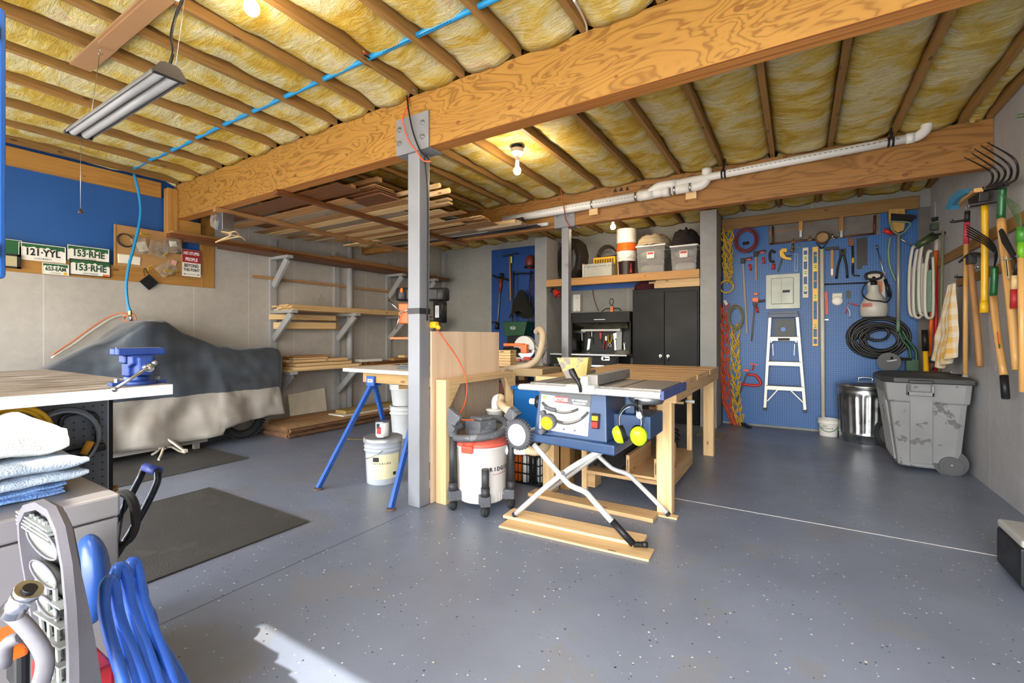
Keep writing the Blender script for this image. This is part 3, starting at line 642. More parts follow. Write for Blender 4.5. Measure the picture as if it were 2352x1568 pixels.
# motorcycle under its cover
t = thing('motorcycle', 'motorcycle hidden under the cover, its knobbly tyre showing below', 'motorcycle', (-5.3, 1.9, 0))
TY = plain('knobbly tyre', '2f3032', .8, 0, .2, 10)
for y in (2.86, 1.30):
    b = MB(TY); b.torus((-5.42, y, .25), (1, 0, 0), .20, .045, 40, 10)
    for i in range(44):
        a = i*2*PI/44
        for s in (-.03, 0, .03): b.box((-5.42+s, y+.246*math.cos(a), .25+.246*math.sin(a)), (.018, .022, .016), Matrix.Rotation(a-PI/2, 3, 'X'))
    wh = b.build('tyre', t); b = MB(GALV); b.cyl((-5.48, y, .25), (-5.36, y, .25), .03)
    for i in range(18): a = i*2*PI/18; b.cyl((-5.42, y, .25), (-5.42, y+.16*math.cos(a), .25+.16*math.sin(a)), .0025, n=5)
    b.build('spokes', wh)
b = MB(plain('dark red frame', '5a221c', .4)); b.tube([(-5.34, 1.3, .3), (-5.34, 1.7, .16), (-5.34, 2.3, .16), (-5.34, 2.8, .26)], .02, 8, 4); b.tube([(-5.5, 1.3, .3), (-5.5, 1.7, .2), (-5.5, 2.3, .2), (-5.5, 2.8, .26)], .02, 8, 4); b.build('frame', t)
b = MB(BLKMET); b.bb((-5.52, 1.6, .2), (-5.34, 2.2, .7)); b.build('engine', t, bevel=.04)
def prof(y):
    y = y/1.045; K = [(.1, .55), (.5, .7), (.9, .82), (1.13, .90), (1.5, 1.12), (1.76, 1.325), (1.95, 1.335), (2.12, 1.215), (2.45, 1.08), (2.7, 1.045), (3.0, 1.06), (3.1, 1.03), (3.16, .8), (3.18, .4)]
    for (a, ha), (c_, hc_) in zip(K, K[1:]):
        if y <= c_: s = max(0, (y-a)/(c_-a)); s = s*.7+.3*s*s*(3-2*s); return ha+(hc_-ha)*s
    return .4
def cover(a, c_):
    y = .35+2.95*min(1, c_*1.06); H = prof(y); end = max(0, c_*1.06-1)/.06
    cx = -5.44; wtop = .10+.16*math.exp(-((y-1.85)/.22)**2)+.04; wb = .27+.04*math.sin(y*3); zb = .17+.05*math.sin(y*2.2+.5)+(.05 if y > 2.5 else 0)
    s = a*2-1; q = abs(s)
    if q < .25: x = s/.25*wtop; z = H-.02*(q/.25)**2
    else:
        t_ = (q-.25)/.75; x = math.copysign(wtop+(wb-wtop)*t_**.55, s); z = (H-.02)+(zb-H+.02)*t_
        if s > 0:
            amp = .028*t_; x += amp*math.sin(y*13+noise.noise(Vector((y*3, z*2, 0)))*4)+.03*noise.noise(Vector((y*2.3+z*2, z*3, 2)))*min(1, t_*3)+.012*noise.noise(Vector((y*8+z*7, z*6-y*5, 7)))
    z += .012*noise.noise(Vector((x*5, y*5, 3)))+.01*noise.noise(Vector((y*7-x*6, x*7, 9)))
    if y > 3.19: x = cx_shrink(x, y-.14)
    return (cx+x, y+(.02*math.sin(z*9) if y > 3.1 else 0), max(z, .06))
def cx_shrink(x, y): return x*(1-(y-3.05)/.11*.55) if y < 3.165 else x*.45
k = NT('motorcycle cover cloth'); tc = k.n('TexCoord'); sx = k.n('SeparateXYZ'); k.l(tc.outputs['Object'], sx.inputs[0])
wv = k.noise(k.co('Object', (1, 1, 1), False), 3, 3); lim = k.math('MULTIPLY_ADD', wv, .05, .555)
low = k.math('LESS_THAN', sx.outputs[2], lim); low = k.math('MULTIPLY', low, k.math('LESS_THAN', k.math('MULTIPLY_ADD', sx.outputs[2], .18, sx.outputs[1]), 3.26))
n = k.noise(k.co('Object', (2, 1, 2), False), 2.5, 4); c = k.mix(low, k.ramp(n, [(.3, '2b3138'), (.7, '414a54')]), k.ramp(n, [(.3, '8f897f'), (.7, 'a59e94')]))
k.l(c, k.b.inputs['Base Color']); k.b.inputs['Roughness'].default_value = .42; k.b.inputs['Sheen Weight'].default_value = .2
k.bump(k.noise(k.co('Object', (3, 2, .8), False), 1.6, 2, .4, .8), .35, .05)
b = MB(k.m); b.grid(cover, 70, 130, .003); o = b.build('vehicle_cover', origin=(0, 0, 0)); tag(o, 'dark slate and silver weather cover draped over the motorcycle', 'cover')
b = MB(plain('grey panel', '8d8780', .6, 0, .1, 3)); b.prism([(-5.32, .8, .07), (-5.27, .8, .07), (-5.29, .8, .21), (-5.32, .8, .21)], (0, 1.62, 0)); [b.bb((-5.33, y, .01), (-5.28, y+.05, .08)) for y in (.9, 1.5, 2.3)]; tag(b.build('cover_drape'), 'low grey drape panel below the motorcycle cover, on added feet', 'drape')  # lower grey drape of the cover, built stiff on added feet
# small cream stand on the mat
c = fl(380, 1050); c.z = .009
b = MB(plain('cream painted iron', 'cfc4b0', .5, .1, .1, 20, wear=('8d8172', 22, .62)))
for a in (200, 320, 75):
    r = math.radians(a); d = V(math.cos(r), math.sin(r), 0); b.tube([c+V(0, 0, .10), c+d*.05+V(0, 0, .085), c+d*.11+V(0, 0, .035), c+d*.16+V(0, 0, .008)], .009, 8, 4, flat=1.4)
b.cyl(c+V(0, 0, .07), c+V(0, 0, .21), .012); b.bar(c+V(0, 0, .19), c+V(.12, .10, .06), .028, .016); b.box(c+V(.13, .11, .05), (.06, .03, .03)); tag(b.build('iron_foot_stand'), 'small cream three legged iron stand on the mat by the motorcycle', 'stand')

# ---------------------------------------------------------------- on the left wall
YAX, ZAX = V(0, 1, 0), V(0, 0, 1)
PW = plain('white reflective sheet', 'e4e1d6', .4, 0, .04, 9); PG = plain('plate green', '1f5a34', .4, 0, .06); PB = plain('plate black frame', '1c1c1c', .4)
def plate(u, v_, txt, label, tcol, w_=.305, h_=.152, frame_=None, sub='COLORADO', xoff=0., sticker=None, ts=.085, green=False, ground=PW):
    X = XL+.022+xoff; c = px(u, v_, X); o0 = c+V(-.002, 0, -h_/2)
    t = thing('licence_plate', label, 'licence plate', c+V(0, 0, -h_/2), 'licence plates on the left wall')
    b = MB(ground if not green else PG); b.bb(c+V(-.0015, -w_/2, -h_/2), c+V(0, w_/2, h_/2)); b.build('plate', t, bevel=.0008)
    if not green:
        M_ = [0, .25, .10, .45, .2, .75, .35, .55, .25, .6, .45, .3, .5, .2]; n = len(M_); w2 = w_/2-.007; zt = h_/2-.006; z0 = h_/2-.052*h_/.152
        P = [(c.x+.0002, c.y-w2, c.z+zt), (c.x+.0002, c.y+w2, c.z+zt)]+[(c.x+.0002, c.y+w2-2*w2*i/(n-1), c.z+z0+(zt-z0)*M_[i]*.85) for i in range(n)]
        b = MB(PG); b.prism(P, (.0004, 0, 0)); b.build('mountain_band', t)
    b = MB(PB if frame_ else ground); fr = .008 if frame_ else .004
    for p, q in (((-w_/2, -h_/2), (w_/2, -h_/2+fr)), ((-w_/2, h_/2-fr), (w_/2, h_/2)), ((-w_/2, -h_/2), (-w_/2+fr, h_/2)), ((w_/2-fr, -h_/2), (w_/2, h_/2))): b.bb(c+V(0, p[0], p[1]), c+V(.003, q[0], q[1]))
    b.build('rim', t, bevel=.0008)
    b = MB(tcol); b.text(txt, frame(c+V(.0014, 0, -.002), YAX, ZAX), ts, .0008, True, .78 if ts > .06 else .74)
    if sub: b.text(sub, frame(c+V(.001, 0, -h_*.36), YAX, ZAX), .02*h_/.152, .0004)
    b.build('lettering', t)
    if sticker: b = MB(plain('sticker '+sticker, sticker, .5)); b.bb(c+V(.0008, w_/2-.062*w_/.305, -h_/2+.003), c+V(.0016, w_/2-.012, -h_/2+.026)); b.build('sticker', t)
    return t
GT = plain('plate green print', '1f4630', .5)
plate(98.5, 581, '121·YYL', 'licence plate 121 YYL, the largest looking, left of the other plates', TEXTB)
plate(204, 584, '153·RHE', 'licence plate 153 RHE without a frame, above its twin', GT, h_=.14)
plate(208, 616, '153·RHE', 'licence plate 153 RHE in a black frame, below its twin', GT, frame_=1, sticker='d8642c', xoff=.004)
plate(128, 618, '653-EAM', 'small licence plate 653 EAM under the 121 YYL plate', GT, .178, .102, sticker='d8a820', xoff=.0, ts=.05)
plate(-9, 566, 'MI', 'green licence plate with white letters beside the blue cabinet', TEXTW, green=True, sub='')
p = px(29, 600, XL+.03); b = MB(PB)
for q0, q1 in (((-.13, -.06), (.05, -.045)), ((-.13, .045), (.05, .06)), ((-.13, -.06), (-.10, .06)), ((.025, -.06), (.05, .06))): b.bb(p+V(0, q0[0], q0[1]), p+V(.012, q1[0], q1[1]))
b.use(plain('old paper', 'b9ac84', .8)); b.bb(p+V(.001, -.11, -.045), p+V(.004, .025, .045)); tag(b.build('picture_frame'), 'black frame under the green licence plate', 'frame')
# board with bags
c0, c1 = px(262, 514, XL+.03), px(416, 610, XL+.03)
zt_, zb_ = c0.z, px(262, 609, XL+.03).z; y0_, y1_ = c0.y, px(418, 560, XL+.03).y
b = MB(plain('tan hardboard', 'a8804e', .7, 0, .08, 3)); b.bb((XL+.020, y0_, zb_), (XL+.030, y1_, zt_)); b.use(W_TRIM); b.bb((XL+.030, y0_, zb_), (XL+.036, y0_+.012, zt_)); tag(b.build('hardboard_panel'), 'tan hardboard panel covered with plastic bags on the left wall', 'panel')
def onw(u, v_, d=.045): return px(u, v_, XL+d)
CLR = plain('clear plastic film', 'dcd8cc', .15, 0, .03, 5, 0, 60, 0, .6, .35)
c = onw(288, 552, .045); b = MB(RUBBER); b.torus(c, (1, 0, 0), .062, .005, 30, 6, 1.1); b.torus(c+V(.008, .004, .002), (1, 0, 0), .058, .004, 30, 6, 1.1); o = tag(b.build('coiled_cable'), 'ring of black cable at the left of the tan panel', 'cable')
def sheet(c, w_, h_, tilt, mat, name, lab, cat, d=.003, parent=None, crump=.0):
    R = Matrix.Rotation(math.radians(tilt), 3, 'X'); b = MB(mat)
    b.grid(lambda a, e: c+R @ V(crump*noise.noise(Vector((a*4, e*4, c.y*9)))+crump, (a-.5)*w_, (e-.5)*h_), 10, 10, d); o = b.build(name, parent)
    if parent is None: tag(o, lab, cat)
    return o
PAP = plain('white paper', 'e2ddcc', .8, 0, .04); YCARD = plain('yellow card', 'd8b01c', .6)
sheet(onw(285, 594, .034), .10, .09, 2, PAP, 'paper_sheet', 'white handwritten note low on the tan panel', 'paper')
sheet(onw(311, 598, .035), .09, .085, -3, PAP, 'paper_sheet', 'second white note behind the blue tube on the tan panel', 'paper')
sheet(onw(327, 566, .06), .085, .10, 20, PAP, 'paper_sheet', 'tilted cream paper in the middle of the tan panel', 'paper')
for u, v_, a_, ln, lab in ((333, 538, 4, .075, 'yellow tag at the top of the tan panel'), (345, 614, -40, .06, 'slanting yellow tag at the bottom of the tan panel'), (393, 622, -8, .13, 'long yellow tag near the foot of the bags'), (381, 585, -60, .05, 'small yellow tag on the right hand bag')):
    o = sheet(onw(u, v_, .075), ln, .02, -a_, YCARD, 'yellow_tag', lab, 'tag'); b = MB(TEXTB)
    for k_ in range(int(ln/.009)-1): b.box(onw(u, v_, .0795)+Matrix.Rotation(math.radians(-a_), 3, 'X') @ V(0, (k_*.009)-ln/2+.008, 0), (.001, .005, .010))
    b.build('print_bars', o)
for u, v_, w_, h_, a_, lab in ((320, 565, .13, .16, 15, 'clear bag of papers on the tan panel'), (362, 572, .17, .17, -10, 'clear bag of small cables on the tan panel'), (395, 565, .16, .15, 12, 'clear bag of packets at the right of the tan panel'), (380, 618, .17, .13, 40, 'clear bag hanging point down below the tan panel')):
    o = sheet(onw(u, v_, .055), w_, h_, a_, CLR, 'plastic_bag', lab, 'bag', .002, None, .02)
    b = MB(random.choice([IRON, GALV, BLACK])); c = onw(u+4, v_+5, .052)
    for k_ in range(5): q_ = c+V(0, random.uniform(-.04, .04), random.uniform(-.04, .04)); b.tube([q_, q_+V(.004, .02, .02), q_+V(0, .035, -.01), q_+V(.003, .01, -.025)], .0028, 5, 4)
    b.build('contents', o)
sheet(onw(398, 560, .072), .07, .06, 8, PAP, 'packet', 'white packet on the right hand bag', 'packet'); sheet(onw(400, 603, .072), .05, .06, -12, plain('pink packet', 'd09a92', .7), 'packet', 'pink packet under the white packet', 'packet')
# sign
c = onw(440, 604.5, .04); hw = (onw(461, 604, .04).y-onw(418, 604, .04).y)/2; hh = hw*1.62/1.05
hh = (onw(440, 573, .04).z-onw(440, 634, .04).z)/2
t = thing('warning_sign', 'red and white NO STUPID PEOPLE sign beside the timber jamb', 'sign', c+V(0, 0, -hh))
b = MB(PW); b.bb(c+V(-.002, -hw, -hh), c+V(0, hw, hh)); b.build('plate', t, bevel=.003)
b = MB(plain('sign red', '9c2228', .45)); b.bb(c+V(0, -hw+.002, .004), c+V(.0006, hw-.002, hh-.002)); b.build('red_field', t)
b = MB(TEXTW); s = hh*.34
b.text('NO STUPID', frame(c+V(.0012, 0, hh*.72), YAX, ZAX), s*.92, .0004, True, .66); b.text('PEOPLE', frame(c+V(.0012, 0, hh*.27), YAX, ZAX), s, .0004, True, .72); b.build('white_lettering', t)
b = MB(TEXTB); b.text('BEYOND', frame(c+V(.0008, 0, -hh*.20), YAX, ZAX), s, .0004, True, .72); b.text('THIS POINT', frame(c+V(.0008, 0, -hh*.52), YAX, ZAX), s*.88, .0004, True, .68)
z = c.z-hh*.84; b.bb((c.x+.0006, c.y-hw*.8, z-.002), (c.x+.0012, c.y+hw*.8, z+.002))
for s_ in (-1, 1): b.prism([(c.x+.0006, c.y+s_*hw*.9, z), (c.x+.0006, c.y+s_*hw*.68, z-.008), (c.x+.0006, c.y+s_*hw*.68, z+.008)], (.0006, 0, 0))
b.build('black_lettering', t)
c = onw(342, 648, .03); d = .083; b = MB(plain('black quilted cloth', '101012', .95, 0, .1, 20, .6, 90)); b.prism([c+V(0, -d, 0), c+V(0, 0, -d), c+V(0, d, 0), c+V(0, 0, d)], (.008, 0, 0)); b.tube([c+V(.004, -.04, d*.75), c+V(.006, -.045, d+.04), c+V(.006, -.03, d+.06), c+V(.004, -.02, d+.02), c+V(.004, 0, d)], .003, 6, 4); tag(b.build('pot_holder', bevel=.003), 'black square cloth pad hanging by a corner below the panel', 'pad')
# blue air tube down to the cover, orange and white cord
b = MB(PEX); b.tube([px(308, 400, -5.63), px(318, 440, -5.62), px(323, 490, -5.6), px(312, 550, -5.58), px(296, 610, -5.55), px(290, 660, -5.52), px(294, 700, -5.5), px(300, 716, -5.5)], .0125, 10, 5)
HO = tag(b.build('blue_air_tube'), 'blue tube dropping from the ceiling to the covered motorcycle', 'tube')
b = MB(plain('brass', 'b8924a', .25, 1)); p = px(299, 714, -5.5); b.cyl(p, p+V(0, 0, -.035), .016, n=6, sm=False); b.use(CHROME); b.cyl(p+V(0, 0, -.035), p+V(0, .01, -.10), .013); b.build('coupling', HO)
b = MB(plain('orange cord', 'c8683a', .5)); b.tube([px(120, 815, -5.7), px(165, 785, -5.72), px(220, 745, -5.72), px(262, 722, -5.7), px(290, 720, -5.6), px(285, 735, -5.55), px(312, 738, -5.5), px(305, 720, -5.5), px(282, 728, -5.56)], .006, 6, 6); tag(b.build('extension_cord'), 'faded orange cord running down behind the covered motorcycle', 'cord')
b = MB(plain('pale cord', 'c8c2b4', .6)); b.tube([px(118, 822, -5.72), px(170, 790, -5.74), px(215, 757, -5.74), px(265, 727, -5.74), px(300, 722, -5.7)], .008, 6, 6); tag(b.build('pale_rope'), 'pale cord hanging against the concrete beside the orange one', 'cord')
# ================================================================ OVERHEAD LUMBER RACK
for x, m, lab in ((-3.84, W_DARK, 'dark timber hanger rail carrying the lumber, nearer the steel post'), (-4.88, W_MID, 'timber hanger rail carrying the lumber, nearer the left wall')):
    b = MB(m); b.bb((x-.03, 2.30, 2.405), (x+.03, 5.02, 2.4455)); tag(b.build('hanger_rail', bevel=.003), lab, 'rail')
# (u, v of the right end at height z) , left end x, width, thickness, wood, look
R0 = 2.447
RK = [
 (900, 452, .004, -5.35, .28, .019, W_DARK, 'wide dark brown board'), (893, 444, .026, -4.6, .26, .012, W_DARK, 'dark thin panel'), (888, 437, .042, -4.7, .25, .012, W_DARK, 'brown thin panel'),
 (884, 431, .058, -4.5, .23, .010, W_MID, 'thin panel with a rounded edge'), (872, 412, .10, -4.9, .06, .04, W_MID, 'short stick'), (812, 428, .03, -4.2, .05, .035, W_MID, 'short stick end'),
 (1010, 428, .085, -4.6, .0, .022, W_PINE, 'round pole'), (1032, 440, .06, -4.5, .0, .024, W_PINE, 'round pole'), (1034, 457, .075, -5.0, .07, .018, W_PINE, 'milled pale board'), (1035, 466, .05, -5.1, .07, .018, W_PINE, 'milled pale board'),
 (918, 466, .03, -5.6, .10, .038, W_MID, 'brown beam offcut'), (1015, 492, .028, -5.3, .12, .03, W_MID, 'brown plank'), (960, 488, .004, -5.65, .12, .02, W_MID, 'brown plank'),
 (1000, 508, .004, -5.5, .12, .02, W_GREY, 'greyish plank with slots'), (1110, 497, .05, -4.4, .09, .012, W_PALE, 'thin splintered slat'), (1118, 502, .03, -4.2, .11, .015, W_MID, 'thin splintered slat'),
 (1082, 512, .022, -5.2, .09, .02, W_GREY, 'grey brown plank'), (1080, 520, .004, -5.45, .12, .018, W_PALE, 'pale tongue and groove board'), (1060, 531, .004, -5.3, .11, .018, W_PALE, 'pale tongue and groove board'),
 (1186, 508, .048, -3.95, .06, .04, W_PINE, 'new pine stud'), (1194, 510, .046, -4.0, .05, .04, W_PINE, 'new pine stud'), (1200, 512, .044, -4.1, .05, .04, W_PINE, 'new pine stud'), (1205, 515, .004, -5.1, .15, .035, W_GREY, 'grey brown plank')]
NM = {}
for i, (u, v_, dz, xl, wd, th, m, look) in enumerate(RK):
    z0 = R0+dz; e = fl(u, v_, z0+th/2); y = min(max(e.y, 2.47+wd/2), 4.80); b = MB(m)
    if wd == 0: b.cyl((xl, y, z0+th), (e.x, y, z0+th), th, n=12); nm = 'timber_pole'
    else: b.bb((xl, y-wd/2, z0), (e.x, y+wd/2, z0+th), 0); nm = 'lumber_board'
    tag(b.build(nm, bevel=0 if wd == 0 else .002), '%s in the overhead rack, %s' % (look, ORD[i] + ' counting from the near beam' if i < 18 else 'piece %s near the far beam' % 'abcdef'[i-18]), 'board' if wd else 'pole', 'lumber in the overhead rack')
# broad low boards seen from beneath, between the near beam and the middle of the rack
ys = [2.60, 2.86, 3.02, 3.17, 3.31, 3.45, 3.60, 3.74, 3.86, 4.00, 4.13, 4.27, 4.50]
xls = [-5.45, -5.6, -5.0, -5.66, -5.62, -5.5, -5.2, -5.55, -4.98, -5.3, -5.1, -4.7, -5.15]
xrs = [-3.25, -3.55, -3.6, -3.1, -2.95, -3.4, -3.05, -2.9, -3.3, -3.0, -3.2, -2.9, -3.3]
ms = [W_DARK, W_MID, W_GREY, W_MID, W_PALE, W_GREY, W_PALE, W_MID, W_PALE, W_MID, W_PALE, W_MID, W_GREY]
lk = ['wide dark', 'brown', 'dusty', 'brown', 'pale', 'grey', 'pale grooved', 'brown', 'pale', 'brown', 'pale narrow', 'brown', 'grey']
for i, y in enumerate(ys):
    wd = (ys[i+1]-y if i+1 < len(ys) else .16); wd = min(wd-.012, .24); b = MB(ms[i]); z0 = R0-.0005
    b.bb((xls[i], y-wd/2, z0-.0), (xrs[i], y+wd/2, z0+.0032), 0)
    tag(b.build('lumber_board'), '%s bottom board seen from below in the rack, %s from the near beam' % (lk[i], ORD[i]), 'board', 'bottom boards of the overhead rack')
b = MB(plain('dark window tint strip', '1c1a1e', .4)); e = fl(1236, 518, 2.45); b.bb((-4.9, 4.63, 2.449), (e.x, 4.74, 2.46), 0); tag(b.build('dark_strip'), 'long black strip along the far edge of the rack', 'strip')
b = MB(plain('pale metal strip', 'c9ccd0', .4, .3)); b.bb((-4.6, 4.602, 2.449), (fl(1122, 533, 2.45).x, 4.622, 2.462), 0); b.bb((-3.5, 4.76, 2.465), (fl(1244, 510, 2.47).x, 4.80, 2.50), 0); tag(b.build('metal_strip'), 'pale metal strips along the far edge of the rack', 'strip')
b = MB(plain('blue grey sheet', '6c8996', .5, 0, .1)); b.bb((-5.0, 4.36, 2.451), (-3.35, 4.40, 2.456), 0); b.bb((-4.2, 4.0, 2.50), (fl(1050, 500, 2.5).x, 4.3, 2.504)); tag(b.build('blue_grey_sheet'), 'blue grey sheet among the lumber in the rack', 'sheet')
b = MB(plain('black pipe', '1a1a1b', .5)); p = fl(1178, 494, 2.56); b.cyl((p.x-.36, 4.70, 2.545), (p.x, 4.70, 2.56), .028, n=16); tag(b.build('black_pipe'), 'short black pipe lying on the studs by the far beam', 'pipe')
b = MB(CLR); c = fl(862, 470, 2.49)
b.grid(lambda a, e: c+V((a-.5)*.32+.03*noise.noise(V(a*5, e*5, 1)), (e-.3)*.12, .05*a+.03*noise.noise(V(a*6, e*4, 3))-.10*max(0, e-.6)), 12, 8); tag(b.build('plastic_wrap'), 'crumpled clear plastic sticking out of the lumber rack', 'plastic')
b = MB(plain('white insulation paper', 'c9ccc8', .8)); c = fl(1040, 492, 2.6); b.grid(lambda a, e: c+V((a-.5)*.55, (e-.5)*.2+.3, .02+.05*noise.noise(V(a*6, e*4, 5))-.05*a), 12, 6, .004); tag(b.build('white_sheet'), 'torn white sheet lying on the far lumber in the rack', 'sheet')
# metal box and wire under the rail by the near beam
t = thing('junction_box', 'metal box with coiled pale wire hanging under the lumber rail', 'box', dp(492, 512, 5.0)*1)
c = fl(500, 486, 2.404); c.z = 2.404
b = MB(GALV); b.box(c+V(0, .08, -.09), (.09, .12, .17)); b.build('box', t, bevel=.004)
b = MB(plain('pale wire', 'cfcac0', .4, .3))
for k_ in range(6): b.torus(c+V(-.02+.005*k_, .0-.012*k_, -.10), (.3, 1, 0), .075-.004*k_, .0018, 26, 5)
b.build('wire_coil', t)
b = MB(plain('cream cable', 'd8b888', .5)); q = c+V(0, .1, -.19); b.tube([q, q+V(.05, 0, -.03), q+V(.0, -.05, -.07), q+V(-.08, -.08, -.10), q+V(-.05, .0, -.06), q+V(.06, .08, -.03), q+V(.02, .16, -.05)], .007, 6, 5); b.tube([q+V(0, 0, -.0), q+V(.08, .03, .01), q+V(.0, .1, -.01), q+V(-.06, 0, .0), q+V(.0, -.06, .0), q+V(.07, .0, -.01)], .006, 6, 5); b.build('cable', t)

# ================================================================ WALL SHELVES ON THE LEFT
XW = XL
yu = [3.43, 4.40, 5.41]
for i, y in enumerate(yu):
    b = MB(PAINTG); b.bb((XW, y-.045, 0), (XW+.035, y+.045, 2.42)); tag(b.build('shelf_upright', bevel=.003), 'grey painted shelf upright on the left wall, %s from the camera' % ORD[i], 'upright', 'shelf uprights')
LV = {'top': 2.195, 'middle': 1.505, 'bottom': .735}
for lv, z in LV.items():
    for i, y in enumerate(yu+([6.2] if lv != 'bottom' else [])):
        if lv == 'top' and i == 1: continue
        L = .36 if lv == 'top' else .46
        t = thing('shelf_bracket', 'grey painted wooden shelf bracket, %s level, %s from the camera' % (lv, ORD[i]), 'bracket', (XW+.035, y, z-.33), 'shelf brackets')
        b = MB(PAINTG); b.bb((XW+.036, y-.042, z-.038), (XW+.036+L, y+.042, z)); b.build('arm', t, bevel=.003)
        b = MB(PAINTG); b.bar((XW+.045, y, z-.37), (XW+.03+L*.86, y, z-.045), .038, .085, (1, 0, .3)); b.build('brace', t, bevel=.003)
def wb(nm, lab, x0, x1, y0, y1, z0, z1, m, grp=None, cat='board'):
    b = MB(m); b.bb((x0, y0, z0), (x1, y1, z1)); return tag(b.build(nm, bevel=.002), lab, cat, grp)
G = 'boards on the wall shelves'
for i, (x0, y0, y1, z0, m) in enumerate(((-5.72, 2.75, 6.65, 0, W_DARK), (-5.60, 2.35, 6.5, 0, W_DARK), (-5.49, 2.15, 6.6, 0, W_DARK), (-5.56, 2.2, 6.3, .042, W_MID), (-5.68, 2.9, 5.9, .042, W_DARK), (-5.62, 4.2, 6.0, .084, W_MID))):
    wb('long_trim_board', 'long dark brown board on the top shelf brackets, %s from the wall' % ORD[i] if z0 == 0 else 'brown board lying on the top shelf boards, piece %s' % 'abc'[i-3], x0-.05, x0+.05, y0, y1, 2.1955+z0, 2.1955+z0+.04, m, G)
wb('thin_batten', 'thin brown batten along the uprights below the top shelf, near half', XW+.036, XW+.056, 3.15, 4.55, 1.905, 1.935, W_MID)
wb('thin_batten', 'thin brown batten along the uprights below the top shelf, far half', XW+.036, XW+.056, 4.72, 5.75, 1.90, 1.935, W_MID)
i = 0
for l_, (n_, zz) in enumerate(((4, .0), (4, .021), (3, .042), (2, .063))):
    for j in range(n_):
        m = random.choice([W_PALE, W_PINE, W_PALE]); x = XW+.05+.10*j+random.uniform(0, .01); y0 = 3.38+random.uniform(0, .12)
        wb('pine_board', 'pine board on the middle shelf, layer %s, %s from the wall' % (ORD[l_], ORD[j]), x, x+.094, y0, 5.9+random.uniform(0, .5), 1.506+zz, 1.525+zz, m, G)
for i, (z, th, a) in enumerate(((1.39, .07, 0), (1.27, .085, 0))):
    b = MB(W_PALE); y0, y1 = 3.36, 4.42; b.prism([(XW+.045, y0+.06*(i), z), (XW+.16, y0+.18, z+.005), (XW+.16, y1-.14, z+.005+th*.1), (XW+.045, y1, z)], (0, 0, th)); tag(b.build('mitred_moulding', bevel=.002), 'pale mitred trough board stored under the middle shelf, %s one' % ('upper', 'lower')[i], 'moulding')
wb('plywood_shelf', 'thin plywood shelf board on the bottom brackets', XW+.036, XW+.47, 3.36, 6.3, .736, .751, W_PALE)
rng = random.Random(3); ly = [(3.42, 4.45, .0, 4), (3.42, 4.35, .042, 4), (3.44, 4.2, .084, 3), (3.46, 4.0, .126, 3), (3.45, 4.02, .150, 3)]
for l_, (y0, y1, zz, n_) in enumerate(ly):
    for j in range(n_):
        th = .036 if zz < .12 else .018; x = XW+.05+.105*j
        wb('short_board', 'short board stacked on the bottom shelf, layer %s, %s from the wall' % (ORD[l_], ORD[j]), x, x+.095, y0+rng.uniform(0, .08), y1+rng.uniform(-.05, .15), .752+zz, .752+zz+th, rng.choice([W_PALE, W_MID, W_MID, W_PINE]), G)
for i, (x, y0, y1, z, m) in enumerate(((-5.45, 4.75, 5.9, 0, W_DARK), (-5.62, 4.7, 5.5, 0, W_MID), (-5.5, 5.2, 6.2, .04, W_MID), (-5.55, 4.6, 5.0, .041, PAP), (-5.42, 5.35, 5.8, .082, W_PALE))):
    wb('stored_board', '%s at the far end of the bottom shelf' % ('dark long board', 'brown board by the wall', 'upper brown board', 'white panel offcut', 'small pale offcut')[i], x-.07, x+.07, y0, y1, .752+z, .79+z, m)
# grey drain pipe on the wall
b = MB(plain('painted pipe', 'a3a4a4', .45)); y = px(803, 700, XW+.07).y; b.cyl((XW+.07, y, .02), (XW+.07, y, 2.80), .047, n=20); b.cyl((XW+.07, y, .60), (XW+.07, y, .74), .055, n=20); b.bb((XW+.001, y-.06, 1.9), (XW+.03, y+.06, 1.93)); tag(b.build('drain_pipe'), 'vertical grey painted pipe on the left wall behind the shelves', 'pipe')
# lumber on the floor
SL = wood('rough sawn slab', '8a6846', 'b08a5c', 1, 9, .8); BARK = plain('bark edge', '6b4a30', .95, 0, .3, 14, .8, 40)
for i, (z0, dx) in enumerate(((.0, 0), (.062, .02))):
    b = MB(SL)
    b.grid(lambda a, e, z0=z0, dx=dx: (-5.42+dx+.50*a, 3.12+2.6*e+.05*math.sin(a*4), z0+.058), 4, 10, .0, False, False, (.5, 2.6))
    b.bb((-5.42+dx, 3.12, z0+.001), (-4.95+dx, 5.7, z0+.057), 1); b.use(BARK)
    b.grid(lambda a, e, z0=z0, dx=dx: (-4.95+dx+.035*math.sin(a*PI)+.014*noise.noise(V(e*22, a*3, z0*9)), 3.12+2.6*e, z0+.057*a+.001), 5, 60); b.grid(lambda a, e, z0=z0, dx=dx: (-5.42+dx+.47*e, 3.12-.02*math.sin(a*PI)-.01*noise.noise(V(e*22, a*3, z0*9)), z0+.057*a+.001), 5, 20)
    tag(b.build('rough_slab'), 'thick rough sawn slab with bark edge on the floor, %s of two' % ('lower', 'upper')[i], 'slab')
wb('floor_board', 'orange brown board lying behind the rough slabs', -5.66, -5.44, 3.3, 5.2, 0, .12, W_MID)
b = MB(plain('white board', 'd4cdbf', .6)); b.bb((-5.36, 3.95, .121), (-5.05, 5.5, .137)); tag(b.build('white_plank', bevel=.002), 'white faced plank on top of the rough slabs', 'plank')
b = MB(wood('treated board', '6e5a2c', 'a58a4c', 1, 20)); b.bar((-5.2, 4.02, .162), (-5.25, 5.75, .162), .20, .045); tag(b.build('treated_board', bevel=.004), 'greenish treated board on top of the white plank', 'board')
